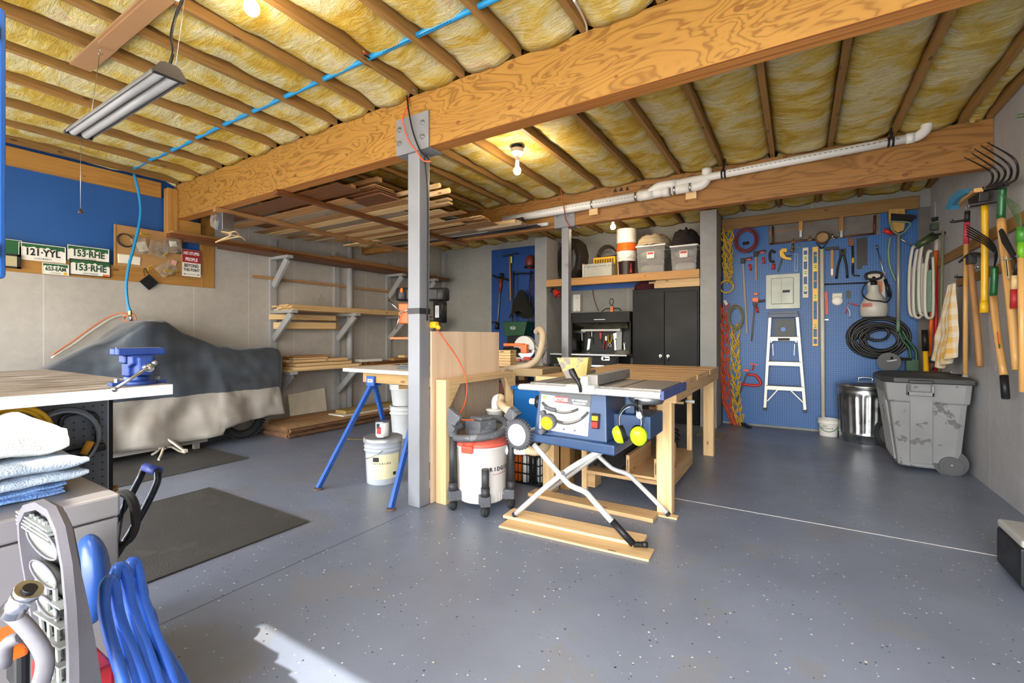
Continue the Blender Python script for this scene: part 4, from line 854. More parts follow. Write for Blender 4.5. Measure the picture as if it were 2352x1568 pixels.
b = MB(plain('cream panel', 'cfc8b4', .6)); y0, y1 = px(668, 935, -5.68).y, px(752, 930, -5.68).y; b.prism([(-5.7, y0, .12), (-5.7, y1, .12), (-5.755, y1, .44), (-5.755, y0, .40)], (.012, 0, 0)); tag(b.build('cream_panel'), 'cream panel leaning on the left wall behind the floor lumber', 'panel')
b = MB(PAINTG); b.bb((-5.78, YB-.05, 0), (-5.70, YB-.0, 2.75)); tag(b.build('corner_stud'), 'grey painted stud in the far left corner', 'stud')
# ================================================================ MIDDLE: SAWHORSE, PLYWOOD, VACUUM, SAW
def tube_leg(b, p, q, w_=.032): b.bar(p, q, w_, w_)
t = thing('sawhorse', 'sawhorse with blue metal legs and a timber beam beside the steel post', 'sawhorse', (-2.75, 2.6, 0))
BL = plain('chalky blue steel', '2453a0', .5, .1, .15, 14, wear=('6f86c0', 18, .66))
b = MB(wood('treated beam', '8a6a34', 'b89258', 1, 14)); b.bb((-3.06, 2.585, .795), (-2.31, 2.623, .888), 0); b.build('beam', t, bevel=.003)
for x, xf, lab in ((-2.95, -3.12, 0), (-2.42, -2.335, 1)):
    b = MB(BL); b.bb((x-.045, 2.565, .775), (x+.045, 2.583, .85)); b.bb((x-.045, 2.625, .775), (x+.045, 2.643, .85)); b.bb((x-.045, 2.565, .770), (x+.045, 2.643, .78)); br = b.build('leg_bracket', t, bevel=.002)
    b = MB(TEXTW); b.bb((x-.028, 2.5635, .80), (x+.028, 2.565, .825)); b.use(TEXTR); b.bb((x-.018, 2.5628, .808), (x+.018, 2.5635, .816)); b.build('name_label', br)
    for yf in (2.21, 2.98):
        b = MB(BL); b.bar((x+(xf-x)*.05, 2.604+(.0 if yf < 2.6 else .0)+(yf-2.604)*.05, .772), (xf, yf, .012), .036, .030, (1, 0, 0)); b.build('leg', t, bevel=.003)
        b = MB(plain('rusty foot', '6b5548', .8)); b.cyl((xf, yf, .001), (xf, yf, .010), .034); b.build('foot_pad', t)
b = MB(plain('brass chain', 'b59a5c', .4, .8)); b.tube([(-3.04, 2.4, .36), (-2.99, 2.6, .33), (-3.04, 2.8, .37)], .004, 5, 5); b.build('spreader_chain', t)
b = MB(plain('speckled white laminate', 'd2ccc4', .5, 0, .16, 60)); b.bb((-3.13, 2.44, .889), (-2.215, 2.93, .917)); tag(b.build('laminate_board', bevel=.004), 'speckled white laminate board lying on the sawhorse', 'board')
b = MB(DUSTY); p = py(926, 834, 2.62); b.bb((p.x-.04, 2.58, .918), (p.x+.14, 2.68, .935)); b.bb((p.x-.02, 2.6, .935), (p.x+.12, 2.66, .95)); tag(b.build('black_sander', bevel=.005), 'small black tool on the white board beside the post', 'tool')
def bucket(c, r0, r1, h, mat, name, lab, group=None, lid=None, handle=True, rings=3, label_=None, cat='bucket', rim=None):
    c = Vector(c); t = thing(name, lab, cat, c, group)
    P = [(r0, 0), (r0+.002, .01), (r0+(r1-r0)*.75, h*.72)]
    for i in range(rings): z = h*(.74+.24*i/rings); P += [(r1*.985, z), (r1*1.04, z+.004), (r1*1.04, z+.012), (r1*.985, z+.016)]
    P += [(r1, h-.008), (r1*1.05, h-.006), (r1*1.05, h), (r1*.95, h)]
    if not lid: P += [(r1*.93, h-.02), (r0*.95, .03)]
    b = MB(mat); b.lathe(P, c, n=36); b.build('pail', t)
    if lid: b = MB(lid); b.lathe([(r1*1.07, h-.022), (r1*1.08, h-.018), (r1*1.08, h+.008), (r1*1.02, h+.013), (r1*.9, h+.006), (r1*.3, h+.008)], c, n=36); b.build('lid', t)
    if handle: b = MB(GALV); b.tube([c+V(r1*1.06*math.cos(a), 0, h*.80)+V(0, -r1*1.12*math.sin(a)*.9, -h*.24*math.sin(a)) if 1 else 0 for a in [PI*k_/12 for k_ in range(13)]], .0028, 6); hd = b.build('wire_handle', t); hd.rotation_euler.z = -.75
    return t
def wrap(parent, c, r0, r1, z0, z1, a0, a1, mat, name, n=16, lab=None):
    """label wrapped on a (slightly conical) vessel between heights and angles"""
    c = Vector(c); b = MB(mat); b.grid(lambda a, e: c+V((r0+(r1-r0)*e)*math.cos(a0+(a1-a0)*a), (r0+(r1-r0)*e)*math.sin(a0+(a1-a0)*a), z0+(z1-z0)*e), n, 2, 0, True); return b.build(name, parent, label=lab)
def arc_text(b, txt, c, r, z, amid, size, da=None):
    c = Vector(c); da = da or size*.72/r; n = len(txt)
    for i, ch in enumerate(txt):
        a = amid+(i-(n-1)/2)*da
        if ch != ' ': b.text(ch, frame(c+V(r*math.cos(a), r*math.sin(a), z), V(-math.sin(a), math.cos(a), 0), ZAX), size, .0005, True)
TOCAM = lambda x, y: math.atan2(-y, -x)
c = fl(877, 1112); c = V(-2.84, 2.66, 0)*1; c.x, c.y = -2.86, 2.62; CB = V(c.x, c.y, .0)
GP = plain('grey pail plastic', 'aab0b6', .4, 0, .06)
t = bucket(CB, .125, .143, .352, GP, 'paint_bucket', 'grey plastic paint bucket with a silver lid under the sawhorse', lid=plain('silver lid', 'b5b8ba', .35, .5), rings=3)
am = TOCAM(c.x, c.y)+.05
wrap(t, CB, .1315, .1415, .05, .245, am-1.05, am+1.0, plain('cream label', 'd9d2a8', .6, 0, .06), 'paper_label')
b = MB(TEXTB); arc_text(b, 'INTERIOR', CB, .1425, .175, am-.15, .016, .14); b.build('lettering', t)
wrap(t, CB, .1425, .1432, .19, .225, am-.62, am-.28, TEXTB, 'label_mark'); wrap(t, CB, .1365, .137, .075, .10, am+.55, am+.75, TEXTB, 'bar_code')
pc = CB+V(.015, -.02, .366)
t = thing('paint_can', 'small white and red paint can standing on the grey bucket', 'paint can', pc)
b = MB(GALV); b.lathe([(.052, 0), (.054, .003), (.052, .006), (.052, .118), (.055, .12), (.055, .126), (.046, .126), (.044, .12), (.02, .12)], pc, n=28); b.build('can', t)
b = MB(plain('can label', 'e8e6e0', .4)); b.lathe([(.0525, .008), (.0525, .116)], pc, n=28); b.build('label_band', t)
wrap(t, pc, .0532, .0532, .03, .085, am-1.0, am-.25, TEXTR, 'red_panel'); wrap(t, pc, .0532, .0532, .07, .112, am-1.1, am-.45, TEXTB, 'black_panel')
b2 = V(-2.67, 3.02, 0)
WG = plain('dusty white pail', 'c3c7c8', .5, 0, .08)
bucket((-3.92, 3.90, 0), .12, .15, .37, WG, 'white_bucket', 'pale bucket standing on the floor behind the sawhorse leg', 'stacked pale buckets', rings=2, handle=False)
bucket((-3.92, 3.90, .372), .12, .15, .25, WG, 'white_bucket', 'pale bucket stacked on another bucket behind the sawhorse leg', 'stacked pale buckets', rings=3, handle=False)
for i in range(2):
    sp_ = ((-2.50, 2.78, 0), (-2.68, 3.05, 0))[i]; t = bucket(sp_, .115, .13, .33, WHITE_P, 'stain_bucket', 'white bucket with a maroon label half hidden by the post, %s one' % ('nearer', 'farther')[i], 'maroon label buckets', rings=2, handle=False)
    wrap(t, sp_, .120, .1285, .06, .2, TOCAM(-2.47, 2.83)-1.3, TOCAM(-2.47, 2.83)+1.3, plain('maroon label', '4e2431', .5), 'paper_label')
# plywood sheet and sieve frame
b = MB(W_PLY); b.bb((-2.199, 2.445, .002), (-2.181, 3.30, 1.208), 2); tag(b.build('plywood_sheet', bevel=.001), 'pale plywood sheet standing on edge behind the steel post', 'plywood')
t = thing('sieve_frame', 'wooden sieve frame with wire mesh leaning against the plywood sheet', 'sieve', (-2.11, 2.9, 0))
y0, y1, zt, xa, xb = 2.47, 3.40, .868, -2.165, -2.075
for p, q in (((xa, y0, 0), (xb, y0+.04, zt)), ((xa, y1-.04, 0), (xb, y1, zt)), ((xa, y0+.04, zt-.04), (xb, y1-.04, zt)), ((xa, y0+.04, 0), (xb, y1-.04, .04))): b = MB(W_PINE); b.bb(p, q); b.build('frame_board', t, bevel=.003)
for s, ye in ((1, y0+.04), (-1, y1-.04)): b = MB(W_PINE); b.prism([(xb-.02, ye, zt-.04), (xb-.02, ye+s*.12, zt-.04), (xb-.02, ye, zt-.20)], (.02, 0, 0)); b.build('corner_gusset', t)
b = MB(plain('wire mesh', '8a8578', .4, .8)); n_ = 62
for i in range(n_): y = y0+.04+(y1-y0-.08)*i/n_; b.bb((-2.150, y-.0007, .04), (-2.1486, y+.0007, zt-.04))
for i in range(56): z = .04+(zt-.08)*i/56; b.bb((-2.150, y0+.04, z-.0007), (-2.1486, y1-.04, z+.0007))
b.build('wire_mesh', t)
# ---------------------------------------------------------------- shop vacuum
VC = V(-1.86, 2.60, 0); t = thing('shop_vacuum', 'cream and red wet and dry vacuum on casters beside the sieve frame', 'vacuum', VC); DR = .178
CRM = plain('cream drum plastic', 'd4d1ca', .4, 0, .05, 3)
b = MB(CRM); b.lathe([(DR*.86, .062), (DR*.9, .07), (DR*.925, .13), (DR*.93, .135), (DR*.965, .34), (DR*.985, .345), (DR, .425), (DR*1.035, .43), (DR*1.035, .438), (DR*.98, .438)], VC, n=56); drum = b.build('drum', t)
b = MB(CRM)
for i in range(40): a = 2*PI*i/40; b.bb(VC+V(0, 0, 0), VC+V(0, 0, 0)) if 0 else b.box(VC+V(DR*.917*math.cos(a), DR*.917*math.sin(a), .10), (.004, .004, .055))
b.build('drum_ribs', drum)
b = MB(plain('faded red plastic', 'c65a4a', .5, 0, .12, 8)); b.lathe([(DR*1.04, .438), (DR*1.045, .448), (DR*.98, .462), (DR*.75, .485), (DR*.55, .49)], VC, n=56); b.build('lid', t, label='faded red lid')
a0 = TOCAM(VC.x, VC.y)-.55
b = MB(plain('red latch plastic', 'd2452c', .4)); d = V(math.cos(a0), math.sin(a0), 0); s_ = V(-d.y, d.x, 0)
b.prism([VC+d*(DR*1.08)+s_*-.045+V(0, 0, .40), VC+d*(DR*1.08)+s_*-.045+V(0, 0, .445), VC+d*(DR*.75)+s_*-.045+V(0, 0, .49), VC+d*(DR*.75)+s_*-.045+V(0, 0, .47), VC+d*(DR*1.0)+s_*-.045+V(0, 0, .43)], s_*.09); b.build('latch', t, bevel=.005, label='red lid latch')
mh = VC+V(-.01, .02, 0)
b = MB(DUSTY); b.lathe([(.11, .488), (.115, .50), (.10, .54), (.02, .55)], mh, n=30); b.prism([mh+V(-.10, -.07, .50), mh+V(.05, -.10, .50), mh+V(.10, .03, .50), mh+V(-.05, .09, .50)], (0, 0, .095)); b.prism([mh+V(-.07, -.055, .595), mh+V(.04, -.075, .595), mh+V(.075, .02, .595), mh+V(-.035, .06, .595)], (0, 0, .022)); b.build('motor_head', t, bevel=.012)
hz = .505; HP = []
vw = V(VC.x, VC.y, 0).normalized(); lf = V(-vw.y, vw.x, 0)                                 # lf: to the left as seen from the door
def hp(l_, f_, z): return VC+lf*l_-vw*f_+V(0, 0, z)
b = MB(DUSTY); path = [hp(.185, .02, hz-.01), hp(.165, .10, hz-.012), hp(.08, .155, hz-.005), hp(-.03, .16, hz+.005), hp(-.12, .12, hz+.02), hp(-.17, .02, hz+.05), hp(-.14, -.10, hz+.07), hp(-.03, -.16, hz+.07), hp(.08, -.13, hz+.05), hp(.15, -.05, hz+.035), hp(.19, .05, hz+.045)]
def ribbed(b, pts, r, pitch=.008, amp=.1, n=14, sm=10):
    P = [Vector(p) for p in pts]; Q = []
    for i in range(len(P)-1):
        p0 = P[max(i-1, 0)]; p1 = P[i]; p2 = P[i+1]; p3 = P[min(i+2, len(P)-1)]
        for k_ in range(24): s = k_/24; Q.append(.5*((2*p1)+(-p0+p2)*s+(2*p0-5*p1+4*p2-p3)*s*s+(-p0+3*p1-3*p2+p3)*s**3))
    Q.append(P[-1]); L = [0]
    for i in range(1, len(Q)): L.append(L[-1]+(Q[i]-Q[i-1]).length)
    N = max(4, int(L[-1]/(pitch/2))); R_ = []; T_ = []; j = 0
    for i in range(N+1):
        s = L[-1]*i/N
        while j < len(L)-2 and L[j+1] < s: j += 1
        f_ = (s-L[j])/max(L[j+1]-L[j], 1e-9); T_.append(Q[j].lerp(Q[j+1], f_)); R_.append(r*(1+amp*(1 if i % 2 else -1)))
    b.tube(T_, r, n, rs=R_)
ribbed(b, path, .024, .009, .07); b.build('hose', t)
b = MB(DUSTY); p, q = hp(.15, .03, hz+.055), hp(.205, .10, hz+.05); b.cyl(p, q, .027, n=20, caps=False); b.cyl(p, q, .022, n=20, caps=False); b.torus(q, q-p, .0245, .003, 20, 6); b.build('hose_end', t)
def stub(ang, tube_h, top, lab=None):
    a = math.radians(ang); d = V(math.cos(a), math.sin(a), 0); p = VC+d*(DR+.03)
    b = MB(DUSTY); b.prism([VC+d*(DR*.85)+V(-d.y, d.x, 0)*-.04+V(0, 0, .07), p+V(-d.y, d.x, 0)*-.032+d*.03+V(0, 0, .07), p+V(-d.y, d.x, 0)*.032+d*.03+V(0, 0, .07), VC+d*(DR*.85)+V(-d.y, d.x, 0)*.04+V(0, 0, .07)], (0, 0, .065)); b.build('caster_arm', t, bevel=.006)
    b = MB(RUBBER); b.cyl(p+V(.012, 0, .034), p+V(-.012, 0, .034), .034, n=22); b.sph(p+V(0, 0, .034), .032, .8); b.use(DUSTY); b.cyl(p+V(0, 0, .05), p+V(0, 0, .075), .012); b.build('caster', t)
    b = MB(plain('dusty black tube', '2e2f31', .5, 0, .25, 12)); b.cyl(p+V(0, 0, .125), p+V(0, 0, .19), .029, n=20); b.cyl(p+V(0, 0, .16), p+V(0, 0, tube_h), .025, n=20); b.build('accessory_tube', t)
    return p
base = math.degrees(TOCAM(VC.x, VC.y))
pl = stub(base-70, .52, None); b = MB(DUSTY); b.cyl(pl+V(0, 0, .50), pl+V(0, 0, .575), .031, n=20); b.prism([pl+V(-.035, -.02, .575), pl+V(.03, -.02, .575), pl+V(.06, .0, .63), pl+V(-.04, .0, .69)], (.0, .035, 0)); b.build('floor_nozzle', t, bevel=.003)
stub(base+6, .31, None); pr_ = stub(base+72, .56, None)
b = MB(DUSTY); b.cyl(pr_+V(0, 0, .54), pr_+V(0, 0, .60), .030, n=18); n0 = pr_+V(0, 0, .64); b.prism([n0+V(-.055, -.01, -.015), n0+V(.0, -.01, -.055), n0+V(.055, -.01, .0), n0+V(-.01, -.01, .045)], (.01, .05, .01)); b.build('brush_nozzle', t, bevel=.003)
ca = TOCAM(VC.x, VC.y)+.62
b = MB(TEXTB); arc_text(b, 'RIDGID', VC, DR*.966, .29, ca+.16, .036, .17); b.build('lettering', t)
wrap(t, VC, DR*.958, DR*.958, .255, .258, ca-.2, ca+.6, TEXTR, 'red_line')
a = ca+.72; d = V(math.cos(a), math.sin(a), 0); WT = plain('white elbow', 'dedfe2', .35)
b = MB(WT); p = VC+d*DR*.96+V(0, 0, .395); b.cyl(p-d*.01, p+d*.03, .036, n=20); b.tube([p+d*.02, p+d*.05, p+d*.08+V(.02, .01, -.002), p+d*.09+V(.05, .03, 0)], .031, 16, 4); b.build('port_elbow', t)
ph = [p+d*.09+V(.05, .03, 0), p+V(.14, .05, .004), p+V(.19, .08, -.005), p+V(.22, .14, .01), p+V(.21, .22, .04)]
b = MB(plain('cream hose', 'cdb694', .5)); ribbed(b, ph, .03, .013, .09); tag(b.build('dust_hose'), 'cream ribbed dust hose from the vacuum drum towards the table saw', 'hose')
# dust cup behind with elbow
q = py(1137, 960, 2.93); q.z = 0
cz = py(1137, 960, 2.93).z
t = thing('dust_separator', 'translucent white dust cup with an elbow and cream hose behind the vacuum', 'dust cup', V(q.x, q.y, 0))
b = MB(plain('cloudy plastic', 'd8d5cc', .35, 0, .04)); c = V(q.x, q.y, 0); b.lathe([(.045, cz-.03), (.066, cz+.06), (.070, cz+.062), (.070, cz+.072), (.03, cz+.074)], c, n=28); b.build('cup', t)
b = MB(plain('separator drum', '8c8d88', .5)); b.lathe([(.09, 0), (.11, .35), (.112, cz-.035), (.05, cz-.03)], c, n=28); b.build('drum', t)
b = MB(CRM); b.tube([c+V(0, 0, cz+.07), c+V(0, 0, cz+.12), c+V(.012, .0, cz+.15), c+V(.04, .01, cz+.165)], .028, 16, 5); b.build('elbow', t)
b = MB(plain('cream hose', 'cdb694', .5)); e = pr_+V(-.02, -.0, .665); ribbed(b, [c+V(.04, .01, cz+.165), c+V(.08, -.03, cz+.16), c+V(.12, -.10, cz+.13), e], .026, .014, .08); b.build('hose', t)
# black and orange cord down the post
b = MB(plain('orange cord bright', 'e0562a', .4)); b.tube([py(1000, 752, 2.5)+V(0, 0, 0), px(1025, 785, -2.13), px(1055, 830, -2.1), px(1072, 880, -2.05), px(1068, 925, -2.05), px(1055, 960, -2.03), VC+V(-.02, -.06, .60)], .0042, 6, 6); tag(b.build('vacuum_power_lead'), 'bright orange cord hanging over the plywood down to the vacuum', 'cord')
b = MB(YEL); p = py(992, 750, 2.46); b.box(p+V(.02, .0, .012), (.055, .045, .045)); b.cyl(p+V(.045, 0, 0), p+V(.075, 0, -.012), .018, .012); tag(b.build('cord_socket', bevel=.008), 'yellow cord socket at the top corner of the plywood sheet', 'socket')
yf = Y1-.012
b = MB(plain('orange cord bright', 'e0562a', .4)); q = lambda u, v_, y=yf: py(u, v_, y)
b.tube([q(835, 118, Y1-.5), q(870, 150, Y1-.3), q(905, 178, Y1-.1), q(930, 195), q(938, 235), q(925, 272, yf-.03), q(936, 318, yf-.03), q(955, 345, yf-.03), q(972, 368, yf-.03), q(990, 371, yf-.02)], .0045, 6, 5); tag(b.build('extension_cord'), 'orange cord looping over the front beam beside the steel bracket', 'cord')
b = MB(BLACK); b.tube([q(835, 125, Y1-.5), q(900, 165, Y1-.15), q(927, 190), q(934, 215), q(938, 250, yf-.03), q(948, 300, yf-.03), q(965, 345, yf-.035), q(985, 366, yf-.02), V(-2.165, Y1+.03, 2.40), V(-2.16, Y1+.05, 2.2), V(-2.165, Y1+.06, 1.9), V(-2.16, Y1+.05, 1.6), V(-2.17, Y1+.06, 1.28)], .0055, 6, 6); tag(b.build('electric_cable'), 'black cord running from the ceiling down beside the steel post', 'cord')
# ---------------------------------------------------------------- portable table saw
t = thing('table_saw', 'blue portable table saw with a folding tubular stand', 'table saw', (-1.08, 2.75, 0))
SB = plain('blue saw plastic', '2a4366', .38, 0, .12, 8, wear=('485c80', 16, .68)); ALU = plain('brushed aluminium', '84817d', .45, .3, .12, 12, wear=('6d6963', 7, .6)); SG = plain('silver saw frame', 'c6c7c5', .35, .2, .05)
TZ = .892; X0, X1, YA, YBk = -1.45, -.60, 2.47, 2.98
b = MB(ALU); b.bb((X0+.05, YA, TZ-.022), (X1-.01, YBk, TZ-.001)); b.use(plain('table slots', '3a3b3c', .5))
for x in (-1.28, -1.02, -.83): b.bb((x-.008, YA-.001, TZ-.003), (x+.008, YBk, TZ+.0005))
b.bb((X0+.05, YA-.004, TZ-.022), (X1-.01, YA, TZ-.012)); b.use(ORANGE); b.bb((-1.16, 2.66, TZ-.002), (-1.08, 2.95, TZ+.0006)); b.build('table_top', t, bevel=.001)
b = MB(plain('white rail', 'c6c7c8', .3, .3)); b.bb((X0, YA-.052, TZ-.045), (X1, YA-.005, TZ-.012)); b.cyl((X0, YA-.055, TZ-.030), (X1, YA-.055, TZ-.030), .013, n=12); b.use(plain('rail scale', 'c4c5c4', .5)); b.bb((X0+.03, YA-.050, TZ-.012), (X1-.03, YA-.006, TZ-.0105)); b.build('front_rail', t, bevel=.001)
b = MB(plain('navy end cap', '273a78', .4)); b.bb((X1, YA-.055, TZ-.05), (X1+.018, YBk, TZ-.002)); b.build('end_panel', t, bevel=.002)
b = MB(SB); bx0, bx1 = -1.355, -.925
b.prism([(bx0, 2.50, .855), (bx0-.015, 2.46, .575), (bx1+.02, 2.46, .575), (bx1, 2.50, .855)], (0, .40, 0)); b.build('body', t, bevel=.008)
b = MB(SB); b.prism([(bx0-.04, 2.43, .585), (bx1+.075, 2.43, .575), (bx1+.075, 2.43, .515), (bx0-.04, 2.43, .535)], (0, .46, 0)); b.build('base_flange', t, bevel=.01)
# front label, tilted with the body face: y = 2.50 at z .855 to 2.46 at .575
def face(x, z): return V(x, 2.50-(.855-z)/.28*.04-.0015, z)
def fpoly(b, pts, th=.001): b.prism([face(x, z) for x, z in pts], (0, -th, 0))
FY = V(0, -.04/.28*-1, 1).normalized(); FX = V(1, 0, 0)
LX0, LX1 = -1.335, -1.015
b = MB(plain('grey label field', '56585a', .5)); fpoly(b, [(LX0, .852), (LX1+.005, .852), (LX1+.005, .79), (LX0, .805)], .001); b.build('grey_field', t)
b = MB(plain('white label', 'dfdfdb', .45, 0, .03)); fpoly(b, [(LX0, .818), (LX1, .80), (LX1-.004, .600), (LX0, .612)], .0016); lb = b.build('white_label', t)
def ftext(b, s, x, z, size, dz=.0): b.text(s, frame(face(x, z)+V(0, -.0035, 0), FX, FY), size, .0006, True)
b = MB(plain('label red', 'c8362e', .45)); fpoly(b, [(-1.242, .814), (-1.152, .810), (-1.152, .773), (-1.242, .777)], .0026); b.build('red_badge', lb)
b = MB(plain('grey label field', '56585a', .5)); fpoly(b, [(-1.152, .812), (LX1+.002, .805), (LX1+.002, .764), (-1.152, .772)], .0024); b.build('dark_badge', lb)
b = MB(TEXTW); ftext(b, 'RYOBI', -1.197, .7935, .029); ftext(b, '10" PORTABLE', -1.082, .7955, .0155); ftext(b, 'TABLE SAW', -1.082, .7795, .0155); b.build('lettering', lb)
def slot(b, cx, cz, R, a0, a1, w_, off_): b.tube([face(cx+R*math.cos(math.radians(a)), cz+R*math.sin(math.radians(a)))+V(0, off_, 0) for a in range(a0, a1+1, 5)], w_, 8, flat=.25)
b = MB(plain('dark slot', '404143', .6)); slot(b, -1.19, .93, .205, 230, 300, .015, 0); slot(b, -1.17, .84, .175, 235, 325, .017, 0); b.build('arc_slots', t)
b = MB(plain('slot liner', '86827a', .6)); slot(b, -1.19, .93, .205, 248, 292, .007, -.005); slot(b, -1.17, .84, .175, 268, 312, .008, -.005); b.build('slot_inner', t)
b = MB(DUSTY); b.tube([face(-1.295, .745)+V(0, -.018, 0), face(-1.25, .735)+V(0, -.02, 0), face(-1.225, .733)+V(0, -.012, 0)], .013, 10, 3); b.build('tilt_lever', t, label='grey tilt lever')
b = MB(DUSTY); c = face(-1.262, .665); b.cyl(c+V(0, -.001, 0), c+V(0, -.045, -.006), .046, n=26); b.bar(c+V(-.032, -.03, .05), c+V(-.028, -.03, -.06), .03, .016, (0, 1, 0)); b.cyl(c+V(-.035, -.02, .05), c+V(-.035, -.05, .05), .016); b.cyl(c+V(-.030, -.02, -.058), c+V(-.030, -.075, -.058), .018, .015); b.use(YEL); b.cyl(c+V(0, -.045, -.006), c+V(0, -.052, -.007), .039, n=26); b.build('handwheel', t, label='yellow faced handwheel')
b = MB(YEL); c = face(-1.313, .80); b.cyl(c, c+V(0, -.003, 0), .010, n=14); b.use(TEXTR)
for k_ in range(3): fpoly(b, [(-1.324, .762-.012*k_), (-1.302, .761-.012*k_), (-1.302, .758-.012*k_), (-1.324, .759-.012*k_)], .003)
b.use(plain('navy end cap', '2c3f86', .4)); [fpoly(b, [(x-.008, .620), (x+.008, .620), (x, .634)], .003) for x in (-1.17, -1.10)]; b.build('warning_marks', lb)
b = MB(BLACK); c = V(-.975, 2.478, .69); b.box(c+V(0, -.004, -.0), (.048, .02, .085)); b.use(YEL); b.box(c+V(0, -.018, .018), (.036, .012, .026)); b.use(RED); b.box(c+V(0, -.02, -.018), (.038, .022, .034)); b.build('switch', t, bevel=.003, label='red and yellow paddle switch')
# fence with its clamp and handle
b = MB(plain('cream casting', 'cfcec6', .45)); fx = -1.04; b.bb((fx-.085, YA-.075, TZ-.04), (fx+.085, YA+.0, TZ+.006)); b.bb((fx-.005, YA-.06, TZ+.0), (fx+.04, YA+.03, TZ+.055)); b.build('fence_clamp', t, bevel=.004)
b = MB(ALU); b.bb((fx+.02, YA-.02, TZ+.004), (fx+.085, YBk+.06, TZ+.062)); b.build('fence', t, bevel=.003)
b = MB(BLACK); hb = V(fx+.01, YA-.085, TZ-.03); b.tube([hb, hb+V(0, -.01, .03), hb+V(-.012, -.012, .06), hb+V(-.04, -.012, .10), hb+V(-.052, -.01, .125)], .012, 12, 4, rs=[.009, .010, .012, .019, .017]); b.build('fence_handle', t, label='black fence handle')
GU = plain('yellowed guard plastic', 'ab9850', .35, 0, .3, 9, 0, 60, 0, .0, .9, ('7b7068', 9, .52))
b = MB(GU); gx = -1.19; b.prism([(gx-.01, 2.56, .915), (gx+.115, 2.56, .925), (gx+.13, 2.56, 1.045), (gx-.07, 2.56, 1.04)], (0, .004, 0)); b.prism([(gx-.01, 2.62, .915), (gx+.115, 2.62, .925), (gx+.13, 2.62, 1.045), (gx-.07, 2.62, 1.04)], (0, .004, 0)); b.prism([(gx-.075, 2.56, 1.04), (gx-.012, 2.56, .915), (gx-.016, 2.624, .915), (gx-.079, 2.624, 1.04)], (.004, 0, 0)); b.prism([(gx+.115, 2.56, .925), (gx+.13, 2.56, 1.045), (gx+.13, 2.624, 1.045), (gx+.115, 2.624, .925)], (.004, 0, 0)); b.build('blade_guard', t, label='yellowed clear plastic blade guard')
b = MB(GALV); b.bb((gx+.04, 2.62, TZ), (gx+.045, 2.9, TZ+.06)); b.disc((gx+.02, 2.75, TZ-.02), (1, 0, 0), .04, .003); b.build('riving_knife', t)
b = MB(GALV); c = V(-.74, 2.60, .80); b.cyl(c+V(-.10, .12, .0), c+V(.12, .12, 0), .10, n=24) if 0 else None; b.lathe([(.09, 0), (.10, .02), (.10, .05)], c+V(0, .06, -.01), n=26); b.use(CHROME); b.cyl(c+V(-.04, -.02, .03), c+V(-.04, -.02, .06), .012); b.use(BLACK); b.cyl(c+V(-.025, -.05, -.045), c+V(-.025, -.05, .02), .012, .009); b.build('height_mechanism', t)
b = MB(SB); b.bb((bx1+.0, 2.60, .59), (-.70, 2.88, .72)); b.bb((-.86, 2.63, .72), (-.80, 2.66, .86)); b.build('motor_housing', t, bevel=.01)
b = MB(WHITE_P); c = V(bx0-.01, 2.55, .76); b.cyl(c+V(-.08, 0, 0), c+V(-.03, 0, 0), .019, n=16); b.use(BLACK); b.cyl(c+V(-.03, 0, 0), c+V(.0, 0, 0), .04, n=20); b.build('dust_port', t)
# stand
def ground(u, v_): return fl(u, v_, .012)
b = MB(SG); fA, fB = V(-1.515, 2.48, .05), V(-.90, 2.48, .56)
b.tube([fA, V(-1.2, 2.48, .345), fB], .0165, 14, 4); b.use(RUBBER); b.cyl(fA+V(-.012, 0, -.010), fA+V(.004, 0, .004), .0175); b.build('stand_leg', t)
P = [py(u, v_, 2.455) for u, v_ in ((1226, 1020), (1298, 1103), (1318, 1118), (1345, 1130), (1365, 1152), (1408, 1200))]; b = MB(SG); b.tube(P, .0165, 14, 5); b.build('stand_leg', t)
e0, e1, e2 = py(1406, 1196, 2.455), py(1455, 1250, 2.455), py(1480, 1270, 2.455); e2.z = .062
b = MB(BLACK); b.cyl(e0, e1, .0195, n=16); b.build('leg_grip', t, label='black leg grip')
b = MB(IRON); dd = (e2-e1); b.cyl(e1, e2, .008)
for k_ in range(6): b.torus(e1+dd*(.1+k_*.13), dd, .013, .003, 14, 5)
b.cyl(e2-dd*.15, e2+dd*.25, .0165, n=10); b.build('adjusting_foot', t)
yb_ = 3.10
P = [py(u, v_, yb_-.05) for u, v_ in ((1337, 1012), (1395, 1066), (1412, 1078), (1440, 1088), (1458, 1103), (1533, 1178))]; P[-1].z = .03; b = MB(SG); b.tube(P, .0155, 14, 5); b.use(RUBBER); b.cyl(P[-1]+V(-.004, 0, .004), P[-1]+V(.010, 0, -.010), .017); b.build('stand_leg', t)
b = MB(SG); b.tube([V(-1.56, yb_-.05, .035), V(-.96, yb_-.05, .53)], .0155, 14); b.build('stand_leg', t)
b = MB(SG); b.cyl((-.93, 2.45, .53), (-.93, 3.1, .53), .014); b.cyl((-1.16, 2.44, .375), (-1.16, 3.08, .375), .012); b.use(GALV); b.cyl((-1.16, 2.43, .375), (-1.16, 2.445, .375), .012, n=6); b.build('cross_bar', t)
b = MB(SG); b.tube([V(-.86, 2.9, .86), V(-.77, 2.62, .74), V(-.75, 2.56, .73)], .019, 12, 3); b.build('side_arm', t)
wc = py(1192, 997, 2.42); b = MB(plain('grey tread rubber', '4f5054', .85, 0, .2, 24)); d = V(-.12, -1, 0).normalized(); sx_ = V(1, -.12, 0).normalized()
b.lathe([(.062, -.022), (.078, -.022), (.089, -.014), (.091, 0), (.089, .014), (.078, .022), (.062, .022)], wc, d, n=44)
